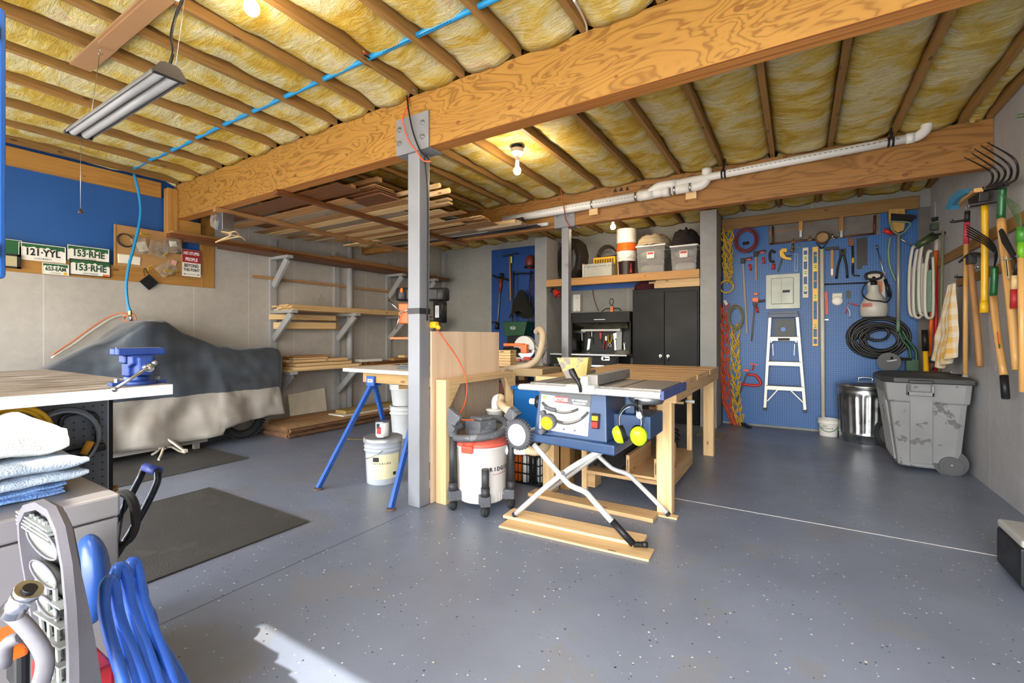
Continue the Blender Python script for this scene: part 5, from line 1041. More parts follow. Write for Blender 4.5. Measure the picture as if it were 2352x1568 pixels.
for i in range(30):
    a = 2*PI*i/30
    for s in (-.011, .011): pp = wc+sx_*(.091*math.cos(a+s*4))+V(0, 0, .091*math.sin(a+s*4))+d*s; b.box(pp, (.009, .012, .008), Matrix.Rotation(-a, 3, 'Y'))
wt = b.build('wheel', t)
b = MB(plain('white hub disc', 'cfd0d4', .4, 0, .03)); b.lathe([(.068, .019), (.066, .0255), (.06, .0235), (.001, .0235)], wc, d, n=36); b.build('hub_cap', wt)
b = MB(SG); b.cyl((wc.x, 2.44, wc.z), (wc.x, 3.05, wc.z), .010); b.build('axle', t)
# ear muffs
t = thing('ear_muffs', 'lime green ear muffs hanging on the side of the table saw', 'ear muffs', V(-.74, 2.40, .56))
LIME = plain('lime plastic', 'b9ea1c', .3, 0, .03); o = V(-.75, 2.41, .65)
for s, a in ((-1, 20), (1, -42)):
    c = o+V(.048*s-.004, -.02, -.0+(.004 if s > 0 else 0)); R = Matrix.Rotation(math.radians(-a), 4, 'Y'); M0 = Matrix.Translation(c) @ R @ Matrix.Rotation(math.radians(-62 if s > 0 else 25), 4, 'Z')
    b = MB(LIME); b.X = M0; b.lathe([(.001, .042), (.022, .040), (.036, .030), (.043, .012), (.044, 0)], (0, 0, 0), (s, 0, 0), 26, sq=1.25 if 1 else 1); b.build('cup', t)
    b = MB(BLACK); b.X = M0; b.lathe([(.043, 0), (.043, -.008), (.038, -.010), (.040, -.024), (.028, -.028), (.020, -.018)], (0, 0, 0), (s, 0, 0), 26, sq=1.25); b.build('cushion', t)
b = MB(BLACK); b.tube([o+V(-.055, -.02, .03), o+V(-.062, -.015, .09), o+V(-.035, -.01, .145), o+V(.005, -.005, .16), o+V(.045, -.01, .145), o+V(.068, -.015, .09), o+V(.060, -.02, .03)], .0075, 8, 6, flat=.5); b.build('headband', t)
b = MB(GALV); b.tube([o+V(-.05, -.03, .02), o+V(-.056, -.025, .09), o+V(-.03, -.02, .135), o+V(.0, -.015, .15)], .0018, 5, 6); b.tube([o+V(.05, -.03, .02), o+V(.06, -.025, .08), o+V(.03, -.02, .135)], .0018, 5, 6); b.build('wire_arm', t)
# boards below the feet
def fb(pts, z0, th, m, lab):
    b = MB(m); P = [fl(u, v_, z0) for u, v_ in pts]; b.prism(P, (0, 0, th)); return tag(b.build('foot_board', bevel=.002), lab, 'board')
b = MB(W_PINE); b.bar((-1.56, 2.42, .007), (-.66, 2.47, .007), .14, .012); tag(b.build('foot_board', bevel=.002), 'thin lower board on the floor under the front saw feet', 'board')
b = MB(W_PINE); b.bar((-1.60, 2.53, .024), (-.73, 2.585, .024), .14, .018); tag(b.build('foot_board', bevel=.002), 'board under the front saw feet, lying partly on the thinner one', 'board')
b = MB(W_BENCH); b.bar((-1.68, 2.985, .014), (-.77, 2.975, .014), .12, .026); tag(b.build('foot_board', bevel=.002), 'thicker board on the floor under the rear saw feet', 'board')
b = MB(W_PINE); b.bar((-1.3, 3.075, .006), (-.655, 3.075, .006), .06, .011); tag(b.build('foot_board', bevel=.002), 'thin strip of wood behind the rear foot board', 'board')
# ---------------------------------------------------------------- pine workbench, trolley, drawer
t = thing('pine_workbench', 'large pine workbench with square legs right of the table saw', 'workbench', (-1.18, 4.0, 0))
zt = .87; n_ = 13; ya, yb3 = 3.08, 4.97
for i in range(n_):
    b = MB(W_BENCH); w_ = (yb3-ya)/n_; b.bb((-1.70, ya+w_*i, zt-.036), (-.665+random.uniform(-.004, .008), ya+w_*(i+1)-.002, zt+random.uniform(-.0012, .0012)), 0); b.build('top_board', t, bevel=.0015)
b = MB(W_BENCH); b.bb((-.70, ya+.01, zt-.12), (-.668, yb3-.01, zt-.037), 1); b.bb((-1.68, ya+.01, zt-.12), (-1.65, yb3-.01, zt-.037), 1); b.bb((-1.65, yb3-.04, zt-.12), (-.70, yb3-.01, zt-.037), 0); b.build('apron', t, bevel=.003)
b = MB(W_PINE); b.bb((-.79, ya-.003, zt-.13), (-.665, ya+.02, zt-.037)); b.build('corner_block', t, bevel=.002)
for x, y in ((-.745, 3.14), (-.745, 4.90), (-1.60, 3.14), (-1.60, 4.90)): b = MB(W_PINE); b.bb((x-.047, y-.045, 0), (x+.047, y+.045, zt-.037)); b.build('leg', t, bevel=.003)
t = thing('wooden_trolley', 'low wooden trolley frame standing under the pine workbench', 'trolley', (-1.06, 3.75, 0))
tx0, tx1, ty0, ty1 = -1.36, -.80, 3.26, 4.36
b = MB(W_BENCH); b.bb((tx0, ty0, .135), (tx1, ty1, .16), 0); b.build('shelf', t, bevel=.002)
b = MB(W_BENCH); b.bb((tx1-.03, ty0, .03), (tx1, ty1, .134), 1); b.bb((tx0, ty0+.02, .03), (tx0+.06, ty0+.15, .134)); b.bb((tx0, ty1-.15, .03), (tx0+.06, ty1, .134)); b.build('runner', t, bevel=.002)
for x, y in ((tx0-.02, ty0+.02), (tx1-.02, ty0+.02), (tx1-.02, ty1-.03), (tx0-.02, ty1-.03)): b = MB(W_PINE); b.bb((x-.02, y-.02, .0 if x < -1.2 else .161), (x+.02, y+.02, .66)); b.build('post', t, bevel=.002)
b = MB(W_BENCH); b.bb((tx1-.045, ty0, .655), (tx1+.0, ty1, .70), 1); b.build('hand_rail', t, bevel=.003)
b = MB(WHITE_P); b.cyl((tx1-.01, ty1-.25, .62), (tx1+.06, ty1-.25, .62), .014); b.build('dowel', t)
t = thing('drawer_box', 'open pale plywood drawer box lying on the trolley shelf', 'drawer', (-.98, 3.5, .161))
bx_ = (-1.06, -.835); by_ = (3.28, 3.86)
b = MB(W_BENCH); b.bb((bx_[0], by_[0], .162), (bx_[1], by_[1], .178)); b.build('bottom', t)
for x in bx_: b = MB(W_BENCH); b.bb((x-.0 if x == bx_[0] else x-.024, by_[0], .1785), (x+.024 if x == bx_[0] else x, by_[1], .31), 1); b.build('side', t, bevel=.001)
b = MB(BLACK); [b.bb((x, by_[0]-.001, .20), (x+.005, by_[0], .28)) for x in (bx_[0]+.01, bx_[1]-.015)]; b.build('groove', t)
b = MB(plain('black canvas', '161617', .95, 0, .2, 5, .5, 30)); b.grid(lambda a, e: V(-1.33+.27*a+.02*noise.noise(V(a*4, e*4, 2)), 3.32+.6*e, .20+.17*math.sin(a*PI)**.6*math.sin(e*PI)**.4+.05*noise.noise(V(a*5, e*5, 6))), 20, 20, .01); tag(b.build('black_bag'), 'crumpled black cloth bag on the trolley left of the drawer box', 'bag')
for i, (p, q, w_, h_, m) in enumerate((((-.95, 3.3, .70), (-1.0, 4.5, .72), .05, .05, W_DARK), ((-.85, 3.28, .66), (-.95, 4.4, .68), .09, .035, W_MID), ((-.84, 3.3, .61), (-.96, 4.1, .63), .08, .04, W_PALE), ((-1.1, 3.3, .66), (-1.2, 4.4, .66), .07, .04, W_DARK))):
    b = MB(m); b.bar(p, q, w_, h_); o = tag(b.build('offcut', bevel=.003), '%s offcut stored under the pine workbench top' % ('dark upper', 'brown', 'pale lower', 'left dark')[i], 'offcut')
b = MB(W_PINE); b.bb((-1.56, 3.26, .58), (-.85, 3.30, .60), 0); b.bb((-1.56, 4.2, .58), (-.85, 4.24, .60), 0); tag(b.build('support_cleat'), 'pair of cleats holding offcuts under the workbench', 'cleat')
b = MB(plain('black rope', '1c1b1a', .9)); c = V(-1.02, 4.35, .27); b.tube([c+V(.1*math.cos(k_*1.1)+.02*math.sin(k_*3.), .1*math.sin(k_*1.1), .006*k_-.1) for k_ in range(26)], .009, 6, 4); tag(b.build('black_rope'), 'heap of black rope behind the drawer box under the bench', 'rope')
# box of offcuts on the floor behind far leg
b = MB(plain('cardboard piece', '7d7568', .9)); P = [fl(u, v_, .001) for u, v_ in ((1600, 1000), (1655, 1012), (1672, 998), (1610, 988))]; b.prism(P, (0, 0, .008)); tag(b.build('cardboard_piece'), 'flat cardboard scrap on the floor behind the workbench leg', 'cardboard')
b = MB(W_JOIST); b.bb((-1.55, 3.2, .0), (-1.47, 3.28, .8)); tag(b.build('loose_post', bevel=.003), 'rough brown post standing beside the left workbench leg', 'post')
# blue tote, black crate
t = thing('blue_tote', 'blue plastic tote behind the table saw', 'tote', V(-1.98, 3.47, 0)); TB = plain('tote blue', '1668b0', .35, 0, .05)
tx = (-2.06, -1.66); ty = (3.34, 3.78); b = MB(TB)
for p, q in (((tx[0], ty[0], .40), (tx[1], ty[0]+.006, .74)), ((tx[0], ty[1]-.006, .40), (tx[1], ty[1], .74)), ((tx[0], ty[0], .40), (tx[0]+.006, ty[1], .74)), ((tx[1]-.006, ty[0], .40), (tx[1], ty[1], .74)), ((tx[0], ty[0], .395), (tx[1], ty[1], .40))): b.bb(p, q)
b.build('tub', t)
b = MB(TB); [b.bb(p, q) for p, q in (((tx[0]-.02, ty[0]-.02, .725), (tx[1]+.02, ty[0]+.004, .75)), ((tx[0]-.02, ty[1], .725), (tx[1]+.02, ty[1]+.02, .75)), ((tx[0]-.02, ty[0], .725), (tx[0], ty[1], .75)), ((tx[1], ty[0], .725), (tx[1]+.02, ty[1], .75)))]; b.build('rim', t, bevel=.004)
b = MB(W_JOIST); b.bb((-2.09, 3.32, .34), (-1.64, 3.82, .394)); b.bb((-2.09, 3.34, 0), (-2.05, 3.38, .34)); b.bb((-1.68, 3.34, 0), (-1.64, 3.38, .34)); b.bb((-2.09, 3.76, 0), (-2.05, 3.80, .34)); b.bb((-1.68, 3.76, 0), (-1.64, 3.80, .34)); tag(b.build('low_stool'), 'low wooden stool holding the blue tote', 'stool')
t = thing('wire_crate', 'black plastic crate of orange bottles under the table saw', 'crate', (-1.80, 3.05, 0)); cx = (-1.98, -1.70); cy = (3.15, 3.50)
b = MB(BLACK)
for z in (.005, .08, .155, .23, .275):
    for p, q in (((cx[0], cy[0], z), (cx[1], cy[0]+.006, z+.009)), ((cx[0], cy[1]-.006, z), (cx[1], cy[1], z+.009)), ((cx[0], cy[0], z), (cx[0]+.006, cy[1], z+.009)), ((cx[1]-.006, cy[0], z), (cx[1], cy[1], z+.009))): b.bb(p, q)
for i in range(8):
    x = cx[0]+(cx[1]-cx[0])*i/7; y = cy[0]+(cy[1]-cy[0])*i/7
    for p in ((x, cy[0]), (x, cy[1]-.004), (cx[0], y), (cx[1]-.004, y)): b.bb((p[0]-.002, p[1], .005), (p[0]+.003, p[1]+.005, .28))
b.bb((cx[0], cy[0], .0), (cx[1], cy[1], .004)); b.build('crate', t)
for i, (x, y, m, h_, r_) in enumerate(((-1.93, 3.20, ORANGE, .24, .032), (-1.86, 3.20, WHITE_P, .26, .03), (-1.79, 3.20, BLACK, .25, .03), (-1.93, 3.28, ORANGE, .23, .035), (-1.85, 3.29, plain('maroon can', '6d2030', .4), .27, .03), (-1.76, 3.27, WHITE_P, .22, .03), (-1.76, 3.37, ORANGE, .2, .035))):
    c = V(x, y, .006); b = MB(m); b.lathe([(r_, 0), (r_, h_*.75), (r_*.5, h_*.86), (r_*.4, h_*.95), (r_*.45, h_)], c, n=20); o = tag(b.build('bottle'), '%s bottle in the black crate, %s' % (('front orange', 'white', 'black', 'rear orange', 'maroon', 'small white', 'short orange')[i], 'under the table saw'), 'bottle', 'bottles in the black crate')
# ---------------------------------------------------------------- second bench with slab, mitre saw, drill press
t = thing('slab_bench', 'rough timber slab bench behind the plywood carrying the mitre saw', 'bench', (-2.4, 4.2, 0))
b = MB(wood('dusty slab', '6f5a3c', 'a28a64', 1, 10, .8, stain='5a4a3c')); b.bb((-2.80, 3.90, .78), (-2.08, 4.30, .86), 0); b.build('slab', t, bevel=.006)
b = MB(W_OLD); b.bb((-2.80, 4.33, .80), (-1.95, 4.75, .845), 0); b.build('rear_board', t, bevel=.003)
for x in (-2.75, -2.14):
    for y in (3.96, 4.68): b = MB(W_OLD); b.bb((x-.04, y-.04, 0), (x+.04, y+.04, .779)); b.build('leg', t)
b = MB(plain('brick red box', '6b3a2c', .9, 0, .3, 12)); b.bb((-2.7, 3.92, .60), (-2.16, 4.28, .70)); b.build('side_rail', t)
for i in range(6):
    b = MB(W_PALE); p = py(1164, 838-6.2*i, 4.05); b.bb((p.x-.07, 4.0, .861+.0285*i), (p.x+.075, 4.12, .861+.0285*i+.026), 0); tag(b.build('wood_block', bevel=.002), 'square cut wood block in the stack on the slab bench, %s from the bottom' % ORD[i], 'wood block', 'stacked wood blocks')
t = thing('mitre_saw', 'mitre saw with an orange handle on the slab bench', 'mitre saw', py(1205, 838, 4.45))
m0 = py(1205, 836, 4.45); m0.z = .846; BG_ = plain('grey cast alloy', 'a5a49f', .45, .4, .1, 12)
b = MB(BG_); b.lathe([(.12, 0), (.12, .03), (.10, .045)], m0, n=28); b.bb(m0+V(-.22, .02, 0), m0+V(.22, .07, .035)); b.bb(m0+V(-.22, .07, 0), m0+V(.22, .09, .09)); b.build('turntable', t, bevel=.004)
b = MB(RED); b.bb(m0+V(.0, -.03, .06), m0+V(.09, .0, .10)); b.bb(m0+V(-.15, -.05, .05), m0+V(-.03, -.02, .075)); b.build('clamp', t, bevel=.004)
b = MB(GALV); c = m0+V(.0, .02, .20); b.disc(c, (0, 1, 0), .12, .003, 40); b.build('blade', t)
b = MB(BG_); b.prism([c+V(.135*math.cos(math.radians(a)), .02, .135*math.sin(math.radians(a))) for a in range(-10, 191, 15)], (0, -.06, 0)); b.tube([c+V(.12, 0, .03), c+V(.17, .02, -.05), c+V(.19, .04, -.15)], .016, 8, 3); b.build('blade_cover', t, bevel=.004)
b = MB(ORANGE); b.bb(c+V(-.26, -.06, .015), c+V(.02, -.03, .05)); b.bb(c+V(-.02, -.08, -.06), c+V(.06, -.02, .04)); b.build('handle_housing', t, bevel=.008)
b = MB(BLACK); b.cyl(c+V(-.24, -.06, -.03), c+V(-.06, -.06, -.03), .035, n=20); b.build('motor', t)
b = MB(BG_); c2 = m0+V(.20, .06, .17); b.cyl(c2+V(-.04, 0, -.07), c2+V(.03, 0, .06), .036, n=18); b.build('dust_chute', t)
b = MB(plain('beige dust hose', 'b5a287', .6, 0, .1, 10)); P = [py(u, v_, y) for u, v_, y in ((1232, 762, 4.25), (1240, 756, 4.2), (1247, 770, 4.15), (1243, 800, 4.1), (1233, 825, 4.05), (1215, 838, 3.99), (1190, 844, 3.95), (1165, 848, 3.88), (1156, 858, 3.82), (1163, 885, 3.78), (1172, 915, 3.74), (1174, 950, 3.7), (1172, 990, 3.66))]
ribbed(b, P, .034, .012, .03, 16); tag(b.build('beige_dust_hose'), 'thick beige dust hose from the mitre saw over the slab and down', 'hose')
b = MB(IRON); p = py(1275, 838, 4.5); p.z = .846
for k_ in range(5): b.box(p+V(-.08+.045*k_, random.uniform(-.03, .03), .014), (.04, .05, .025), Matrix.Rotation(k_, 3, 'Z'))
tag(b.build('loose_clamps', bevel=.004), 'small loose clamps lying on the rear board of the slab bench', 'clamps')
t = thing('drill_press', 'black and orange drill press standing behind the steel post', 'drill press', (-3.22, 3.45, 0)); o = V(-3.24, 3.46, 0)
side = V(math.cos(HEAD), math.sin(HEAD), 0); fw = V(-math.sin(HEAD), math.cos(HEAD), 0)
def dpp(s, f_, z): return o+side*s+fw*f_+V(0, 0, z)
b = MB(BLACK); A = []
for s, zz in ((-.17, 0), (.0, 0), (.22, 0)): b.cyl(dpp(s, 0, 1.53), dpp(s, 0, 1.66), .075, n=26)
b.box(dpp(.03, 0, 1.595), (.42, .12, .13), Matrix.Rotation(HEAD, 3, 'Z')); b.build('belt_cover', t, bevel=.02)
b = MB(BLACK); b.cyl(dpp(.20, 0, 1.31), dpp(.20, 0, 1.52), .068, n=28); b.use(GALV); b.bb(dpp(.20, 0, 1.36)+V(.0, -.075, 0), dpp(.20, 0, 1.36)+V(.05, -.066, .12)); b.build('motor', t)
b = MB(ORANGE); b.box(dpp(-.15, -.02, 1.40), (.10, .14, .20), Matrix.Rotation(HEAD, 3, 'Z')); b.box(dpp(-.17, -.08, 1.63), (.03, .02, .05)); b.build('head', t, bevel=.015)
b = MB(CHROME); c = dpp(-.17, -.12, 1.41)
for a in (135, 255, 15): b.cyl(c, c+side*(.17*math.cos(math.radians(a)))+V(0, 0, .17*math.sin(math.radians(a))), .007)
b.build('feed_handle', t)
b = MB(GALV); b.cyl(dpp(.02, .0, .74), dpp(.02, .0, 1.55), .032, n=18); b.build('column', t)
b = MB(ORANGE); b.box(dpp(-.13, -.02, 1.155), (.28, .22, .022), Matrix.Rotation(HEAD, 3, 'Z')); b.build('table', t, bevel=.003, label='orange drill press table')
b = MB(BLACK); b.box(dpp(0, 0, .72), (.3, .24, .04), Matrix.Rotation(HEAD, 3, 'Z')); b.build('base', t, bevel=.006)
b = MB(W_OLD); b.box(dpp(0, 0, .68), (.34, .4, .038), Matrix.Rotation(HEAD, 3, 'Z'))
for s in (-.02, .12):
    for f_ in (-.16, .16): b.box(dpp(s, f_, .33), (.05, .05, .66), Matrix.Rotation(HEAD, 3, 'Z'))
tag(b.build('tool_stand'), 'small wooden stand below the drill press', 'stand')
# ================================================================ BACK ALCOVE
XAX = V(1, 0, 0)
YS = 6.33
t = thing('storage_shelf', 'long timber shelf between the concrete piers above the black cabinet', 'shelf', (-2.2, 6.6, 1.94))
ZS = 2.026
b = MB(wood('shelf edge fir', 'a2703a', 'c9975a', .8, 14)); b.bb((-3.312, YS, 1.94), (-1.08, YS+.038, 2.048), 0); b.build('front_board', t, bevel=.003)
b = MB(W_PALE); b.bb((-3.312, YS+.039, 2.004), (-1.08, 7.03, ZS)); b.build('shelf_board', t)
b = MB(BLUEP); b.bb((-3.31, 7.0, 1.93), (-1.08, 7.035, 2.003), 0); b.build('rear_ledger', t)
SP = lambda u, v_, y=6.50: py(u, v_, y)
# tyre, cable ring, boxes, buckets, bins
c = V(-3.02, 6.66, ZS); R_ = (SP(1275, 552, 6.62).z-ZS)/2
b = MB(plain('dark hard plastic', '24211e', .35, 0, .2, 5)); d = V(.55, .84, .0).normalized(); b.lathe([(R_*.74, -.09), (R_*.97, -.09), (R_, -.06), (R_, .06), (R_*.97, .09), (R_*.74, .09), (R_*.70, .085), (R_*.70, -.085), (R_*.74, -.09)], c+V(0, 0, R_), d, n=10, sm=False, caps=False)
tag(b.build('black_ring'), 'large black plastic ring standing on the left end of the high shelf', 'ring')
x0, x1 = SP(1345, 620).x, SP(1408, 620).x; zt = SP(1375, 605).z
t = thing('metal_toolbox', 'pale grey metal toolbox with three latches on the high shelf', 'toolbox', V((x0+x1)/2, 6.52, ZS)); TBM = plain('pale grey enamel', 'aeb0a6', .4, .2, .06)
b = MB(TBM); b.bb((x0, 6.44, ZS), (x1, 6.60, zt-.05)); b.build('body', t, bevel=.004)
b = MB(TBM); b.bb((x0-.002, 6.438, zt-.048), (x1+.002, 6.602, zt-.005)); b.build('lid', t, bevel=.006)
for s in (.14, .5, .86): b = MB(GALV); x = x0+(x1-x0)*s; b.bb((x-.014, 6.43, zt-.075), (x+.014, 6.438, zt-.03)); b.build('latch', t, bevel=.002)
b = MB(PAP); b.bb((x0-.04, 6.47, ZS), (x0-.012, 6.68, zt+.01)); b.use(TEXTR); b.bb((x0-.042, 6.468, zt+.0), (x0-.01, 6.682, zt+.012)); tag(b.build('white_binder'), 'white box file beside the metal toolbox on the high shelf', 'box file')
xa, xb = SP(1367, 600, 6.72).x, SP(1417, 600, 6.72).x; zc = SP(1390, 592, 6.72).z
t = thing('yellow_crate', 'yellow plastic crate behind the metal toolbox', 'crate', V((xa+xb)/2, 6.75, ZS)); b = MB(YEL)
b.bb((xa, 6.64, zc-.03), (xb, 6.655, zc)); b.bb((xa, 6.90, zc-.03), (xb, 6.915, zc)); b.bb((xa, 6.64, ZS), (xa+.012, 6.915, zc)); b.bb((xb-.012, 6.64, ZS), (xb, 6.915, zc)); b.bb((xa, 6.64, ZS), (xb, 6.915, ZS+.01))
for i in range(9): x = xa+.02+(xb-xa-.04)*i/8; b.bb((x-.005, 6.642, ZS), (x+.005, 6.652, zc-.03))
for z in (.06, .12): b.bb((xa, 6.642, ZS+z), (xb, 6.652, ZS+z+.01))
b.build('crate', t)
b = MB(plain('brown cable', '3a2c22', .5)); cc = V((xa+xb)/2+.01, 6.76, zc+.03)
for i in range(7): b.tube([cc+V((.155-.004*i)*math.cos(a*PI/14), .012*i-.03, (.165-.006*i)*math.sin(a*PI/14)) for a in range(15)], .007, 6)
for i in range(6): b.tube([cc+V(-.14+.0*i, .01*i-.03, -.01), cc+V(0, .01*i-.03, -.02+.01*(i % 2)), cc+V(.14, .01*i-.03, .0)], .007, 6, 4)
tag(b.build('cable_coil'), 'coil of brown cable heaped in the yellow crate', 'cable')
cb = SP(1439, 600, 6.52); cb = V(cb.x, 6.52, ZS+.001); rb = (SP(1461, 580, 6.52).x-SP(1417, 580, 6.52).x)/2*.97
t = bucket(cb, rb*.88, rb, .365, WHITE_P, 'brown_label_bucket', 'white bucket with a dark brown label at the bottom of the shelf stack', rings=3)
am = TOCAM(cb.x, cb.y); wrap(t, cb, rb*.925, rb*.995, .02, .22, am-1.0, am+1.15, plain('dark brown label', '2c1513', .4), 'paper_label')
b = MB(plain('label orange', 'b5482a', .5)); b.prism([cb+V(math.cos(am+.45+a)*rb*(1.0), math.sin(am+.45+a)*rb*1.0, z) for a, z in ((-.16, .05), (.16, .05), (.05, .12), (.04, .18), (-.04, .18), (-.05, .12))], V(math.cos(am+.4), math.sin(am+.4), 0)*.004); b.build('lighthouse_mark', t)
co = cb+V(0, 0, .367); b = MB(ORANGE); b.lathe([(rb*.95, 0), (rb*1.06, .01), (rb*1.06, .035), (rb*1.0, .04), (rb*1.0, .10), (rb*.95, .11)], co, n=36); tag(b.build('orange_pail_band'), 'orange bucket nested between the two white buckets on the shelf', 'bucket')
cw = co+V(0, 0, .112); b = MB(WHITE_P); P = [(rb*.98, 0)]
for i in range(5): z = .02+.034*i; P += [(rb*1.02, z), (rb*1.02, z+.022), (rb*.985, z+.026)]
P += [(rb*1.04, .19), (rb*1.04, .205), (rb*.3, .207)]; b.lathe(P, cw, n=36); tag(b.build('ribbed_bucket'), 'upturned white ribbed bucket on top of the shelf stack', 'bucket')
BINM = plain('frosted bin plastic', '9a9c9c', .25, 0, .05, 3, 0, 60, 0, 0, .5)
def binn(u0, u1, vt, y0, y1, lab, tint):
    x0, x1 = SP(u0, 600, y0).x, SP(u1, 600, y0).x; zt = SP((u0+u1)/2, vt, y0).z
    t = thing('storage_bin', lab, 'storage bin', V((x0+x1)/2, (y0+y1)/2, ZS)); b = MB(BINM)
    q0 = [(x0+.02, y0+.02), (x1-.02, y0+.02), (x1-.02, y1-.02), (x0+.02, y1-.02)]; q1 = [(x0, y0), (x1, y0), (x1, y1), (x0, y1)]
    A = [b.v((x, y, ZS+.001)) for x, y in q0]; B_ = [b.v((x, y, zt-.02)) for x, y in q1]; b.face(A[::-1])
    for i in range(4): b.face([A[i], A[(i+1) % 4], B_[(i+1) % 4], B_[i]])
    b.build('tub', t)
    b = MB(WHITE_P); b.bb((x0-.012, y0-.012, zt-.022), (x1+.012, y0+.01, zt)); b.bb((x0-.012, y1-.01, zt-.022), (x1+.012, y1+.012, zt)); b.bb((x0-.012, y0, zt-.022), (x0+.01, y1, zt)); b.bb((x1-.01, y0, zt-.022), (x1+.012, y1, zt)); b.build('rim', t, bevel=.004)
    for i, (c_, z0, z1) in enumerate(tint):
        b = MB(plain('cloth '+c_, c_, .95, 0, .12, 10, .4, 50)); h = zt-ZS-.03
        def f(a, e): 
            an = a*2*PI; sx = math.copysign(abs(math.cos(an))**.35, math.cos(an)); sy = math.copysign(abs(math.sin(an))**.35, math.sin(an)); k_ = math.sin(e*PI)**.25 if 0 < e < 1 else 0
            return V((x0+x1)/2+((x1-x0)/2-.03)*sx*k_, (y0+y1)/2+((y1-y0)/2-.03)*sy*k_, ZS+.006+h*(z0+(z1-z0)*e)+.01*noise.noise(V(sx*3, sy*3, e*5+i)))
        b.grid(f, 26, 10, 0, True, True); b.build('folded_cloth', t)
    b = MB(WHITE_P); xm = (x0+x1)/2; zz = ZS+.55*(zt-ZS); b.bb((xm-.05, y0-.002, zz), (xm+.05, y0+.003, zz+.09)); b.use(TEXTR); b.bb((xm-.04, y0-.003, zz+.055), (xm+.04, y0-.002, zz+.08)); b.build('label_tag', t)
    return x0, x1, y0, y1, zt
A1 = binn(1462, 1527, 562, 6.40, 6.80, 'clear storage bin of grey and beige cloths under beige dust sheets', (('a8a294', 0, .4), ('77777a', .38, .62), ('b5b0a4', .6, .92)))
A2 = binn(1540, 1601, 562, 6.42, 6.80, 'clear storage bin of maroon and white cloths under dark clothes', (('c9c4c2', 0, .45), ('7c4c50', .44, .66), ('bdb8ac', .64, .92)))
def heap(nm, lab, x0, x1, y0, y1, z0, hts, mat, seed, cat='cloth'):
    b = MB(mat)
    def f(a, e):
        an = a*2*PI; k_ = math.sin(min(1, e*1.0)*PI/2); r_ = math.cos(e*PI/2)**.5 if e < 1 else 0
        x = (x0+x1)/2+(x1-x0)/2*math.cos(an)*r_*(1+.12*noise.noise(V(an*1.5, e*3, seed))); y = (y0+y1)/2+(y1-y0)/2*math.sin(an)*r_
        return V(x, y, z0+hts*k_*(1+.25*noise.noise(V(math.cos(an)*2, math.sin(an)*2, seed)))+.014*noise.noise(V(x*22, y*18, e*9+seed))+(.01*math.sin(e*24)))
    b.grid(f, 48, 20, 0, True, True); return tag(b.build(nm), lab, cat)
heap('dust_sheet', 'crumpled beige dust sheets heaped on the left clear bin', A1[0]-.04, A1[1]+.03, 6.36, 6.82, A1[4]+.004, .15, plain('beige canvas', 'a89a80', .95, 0, .15, 12, .5, 40), 3)
heap('dark_clothes', 'pile of dark brown and black clothes on the right clear bin', A2[0]-.02, A2[1]+.01, 6.40, 6.84, A2[4]+.004, .22, plain('dark cloth', '1d1817', .95, 0, .3, 9, .5, 40), 7)
# steel cabinet
cx0, cx1 = -1.99, -1.10; cz1 = 1.835
t = thing('steel_cabinet', 'tall black steel cabinet with two doors and chrome handles in the alcove', 'cabinet', ((cx0+cx1)/2, 6.7, 0)); CB_ = plain('black cabinet steel', '0e0f10', .42, .1, .3, 3, .03, 10)
CB_.node_tree.nodes['Principled BSDF'].inputs['Specular IOR Level'].default_value = .25
b = MB(CB_); b.bb((cx0, 6.45, 0), (cx1, 7.0, cz1)); b.build('body', t, bevel=.004)
xm = (cx0+cx1)/2
for a, c_, hx in ((cx0+.02, xm-.003, xm-.05), (xm+.003, cx1-.02, xm+.05)):
    b = MB(CB_); b.bb((a, 6.432, .06), (c_, 6.449, cz1-.055)); d_ = b.build('door', t, bevel=.004)
    b = MB(CHROME); p = V(hx, 6.42, SP(1520, 822, 6.42).z); b.lathe([(.012, 0), (.02, .006), (.02, .014)], p+V(0, .012, .03), (0, -1, 0), n=18); b.tube([p+V(0, -.012, .035), p+V(0, -.014, .0), p+V(-.004, -.008, -.035)], .008, 8, 4); b.build('handle', d_)
for i, (a, c_, z0, z1, m, lab) in enumerate(((-1.68, -1.09, 0, .07, W_PALE, 'lower pale board stack on the black cabinet'), (-1.66, -1.09, .071, .125, W_PALE, 'upper pale board on the black cabinet'), (-1.76, -1.6, .071, .095, W_PALE, 'short board end on the black cabinet'))):
    b = MB(m); b.bb((a, 6.42, cz1+.001+z0), (c_, 6.62, cz1+.001+z1), 0) if i < 2 else b.bb((a, 6.44, cz1+.001+z0), (c_-.062, 6.55, cz1+.001+z1), 0); tag(b.build('cabinet_top_board', bevel=.002), lab, 'board')
heap('maroon_cloth', 'folded maroon cloth on the left of the black cabinet top', -2.0, -1.7, 6.43, 6.72, cz1+.002, .10, plain('maroon cloth', '4a1420', .95, 0, .15, 12, .5, 40), 5)
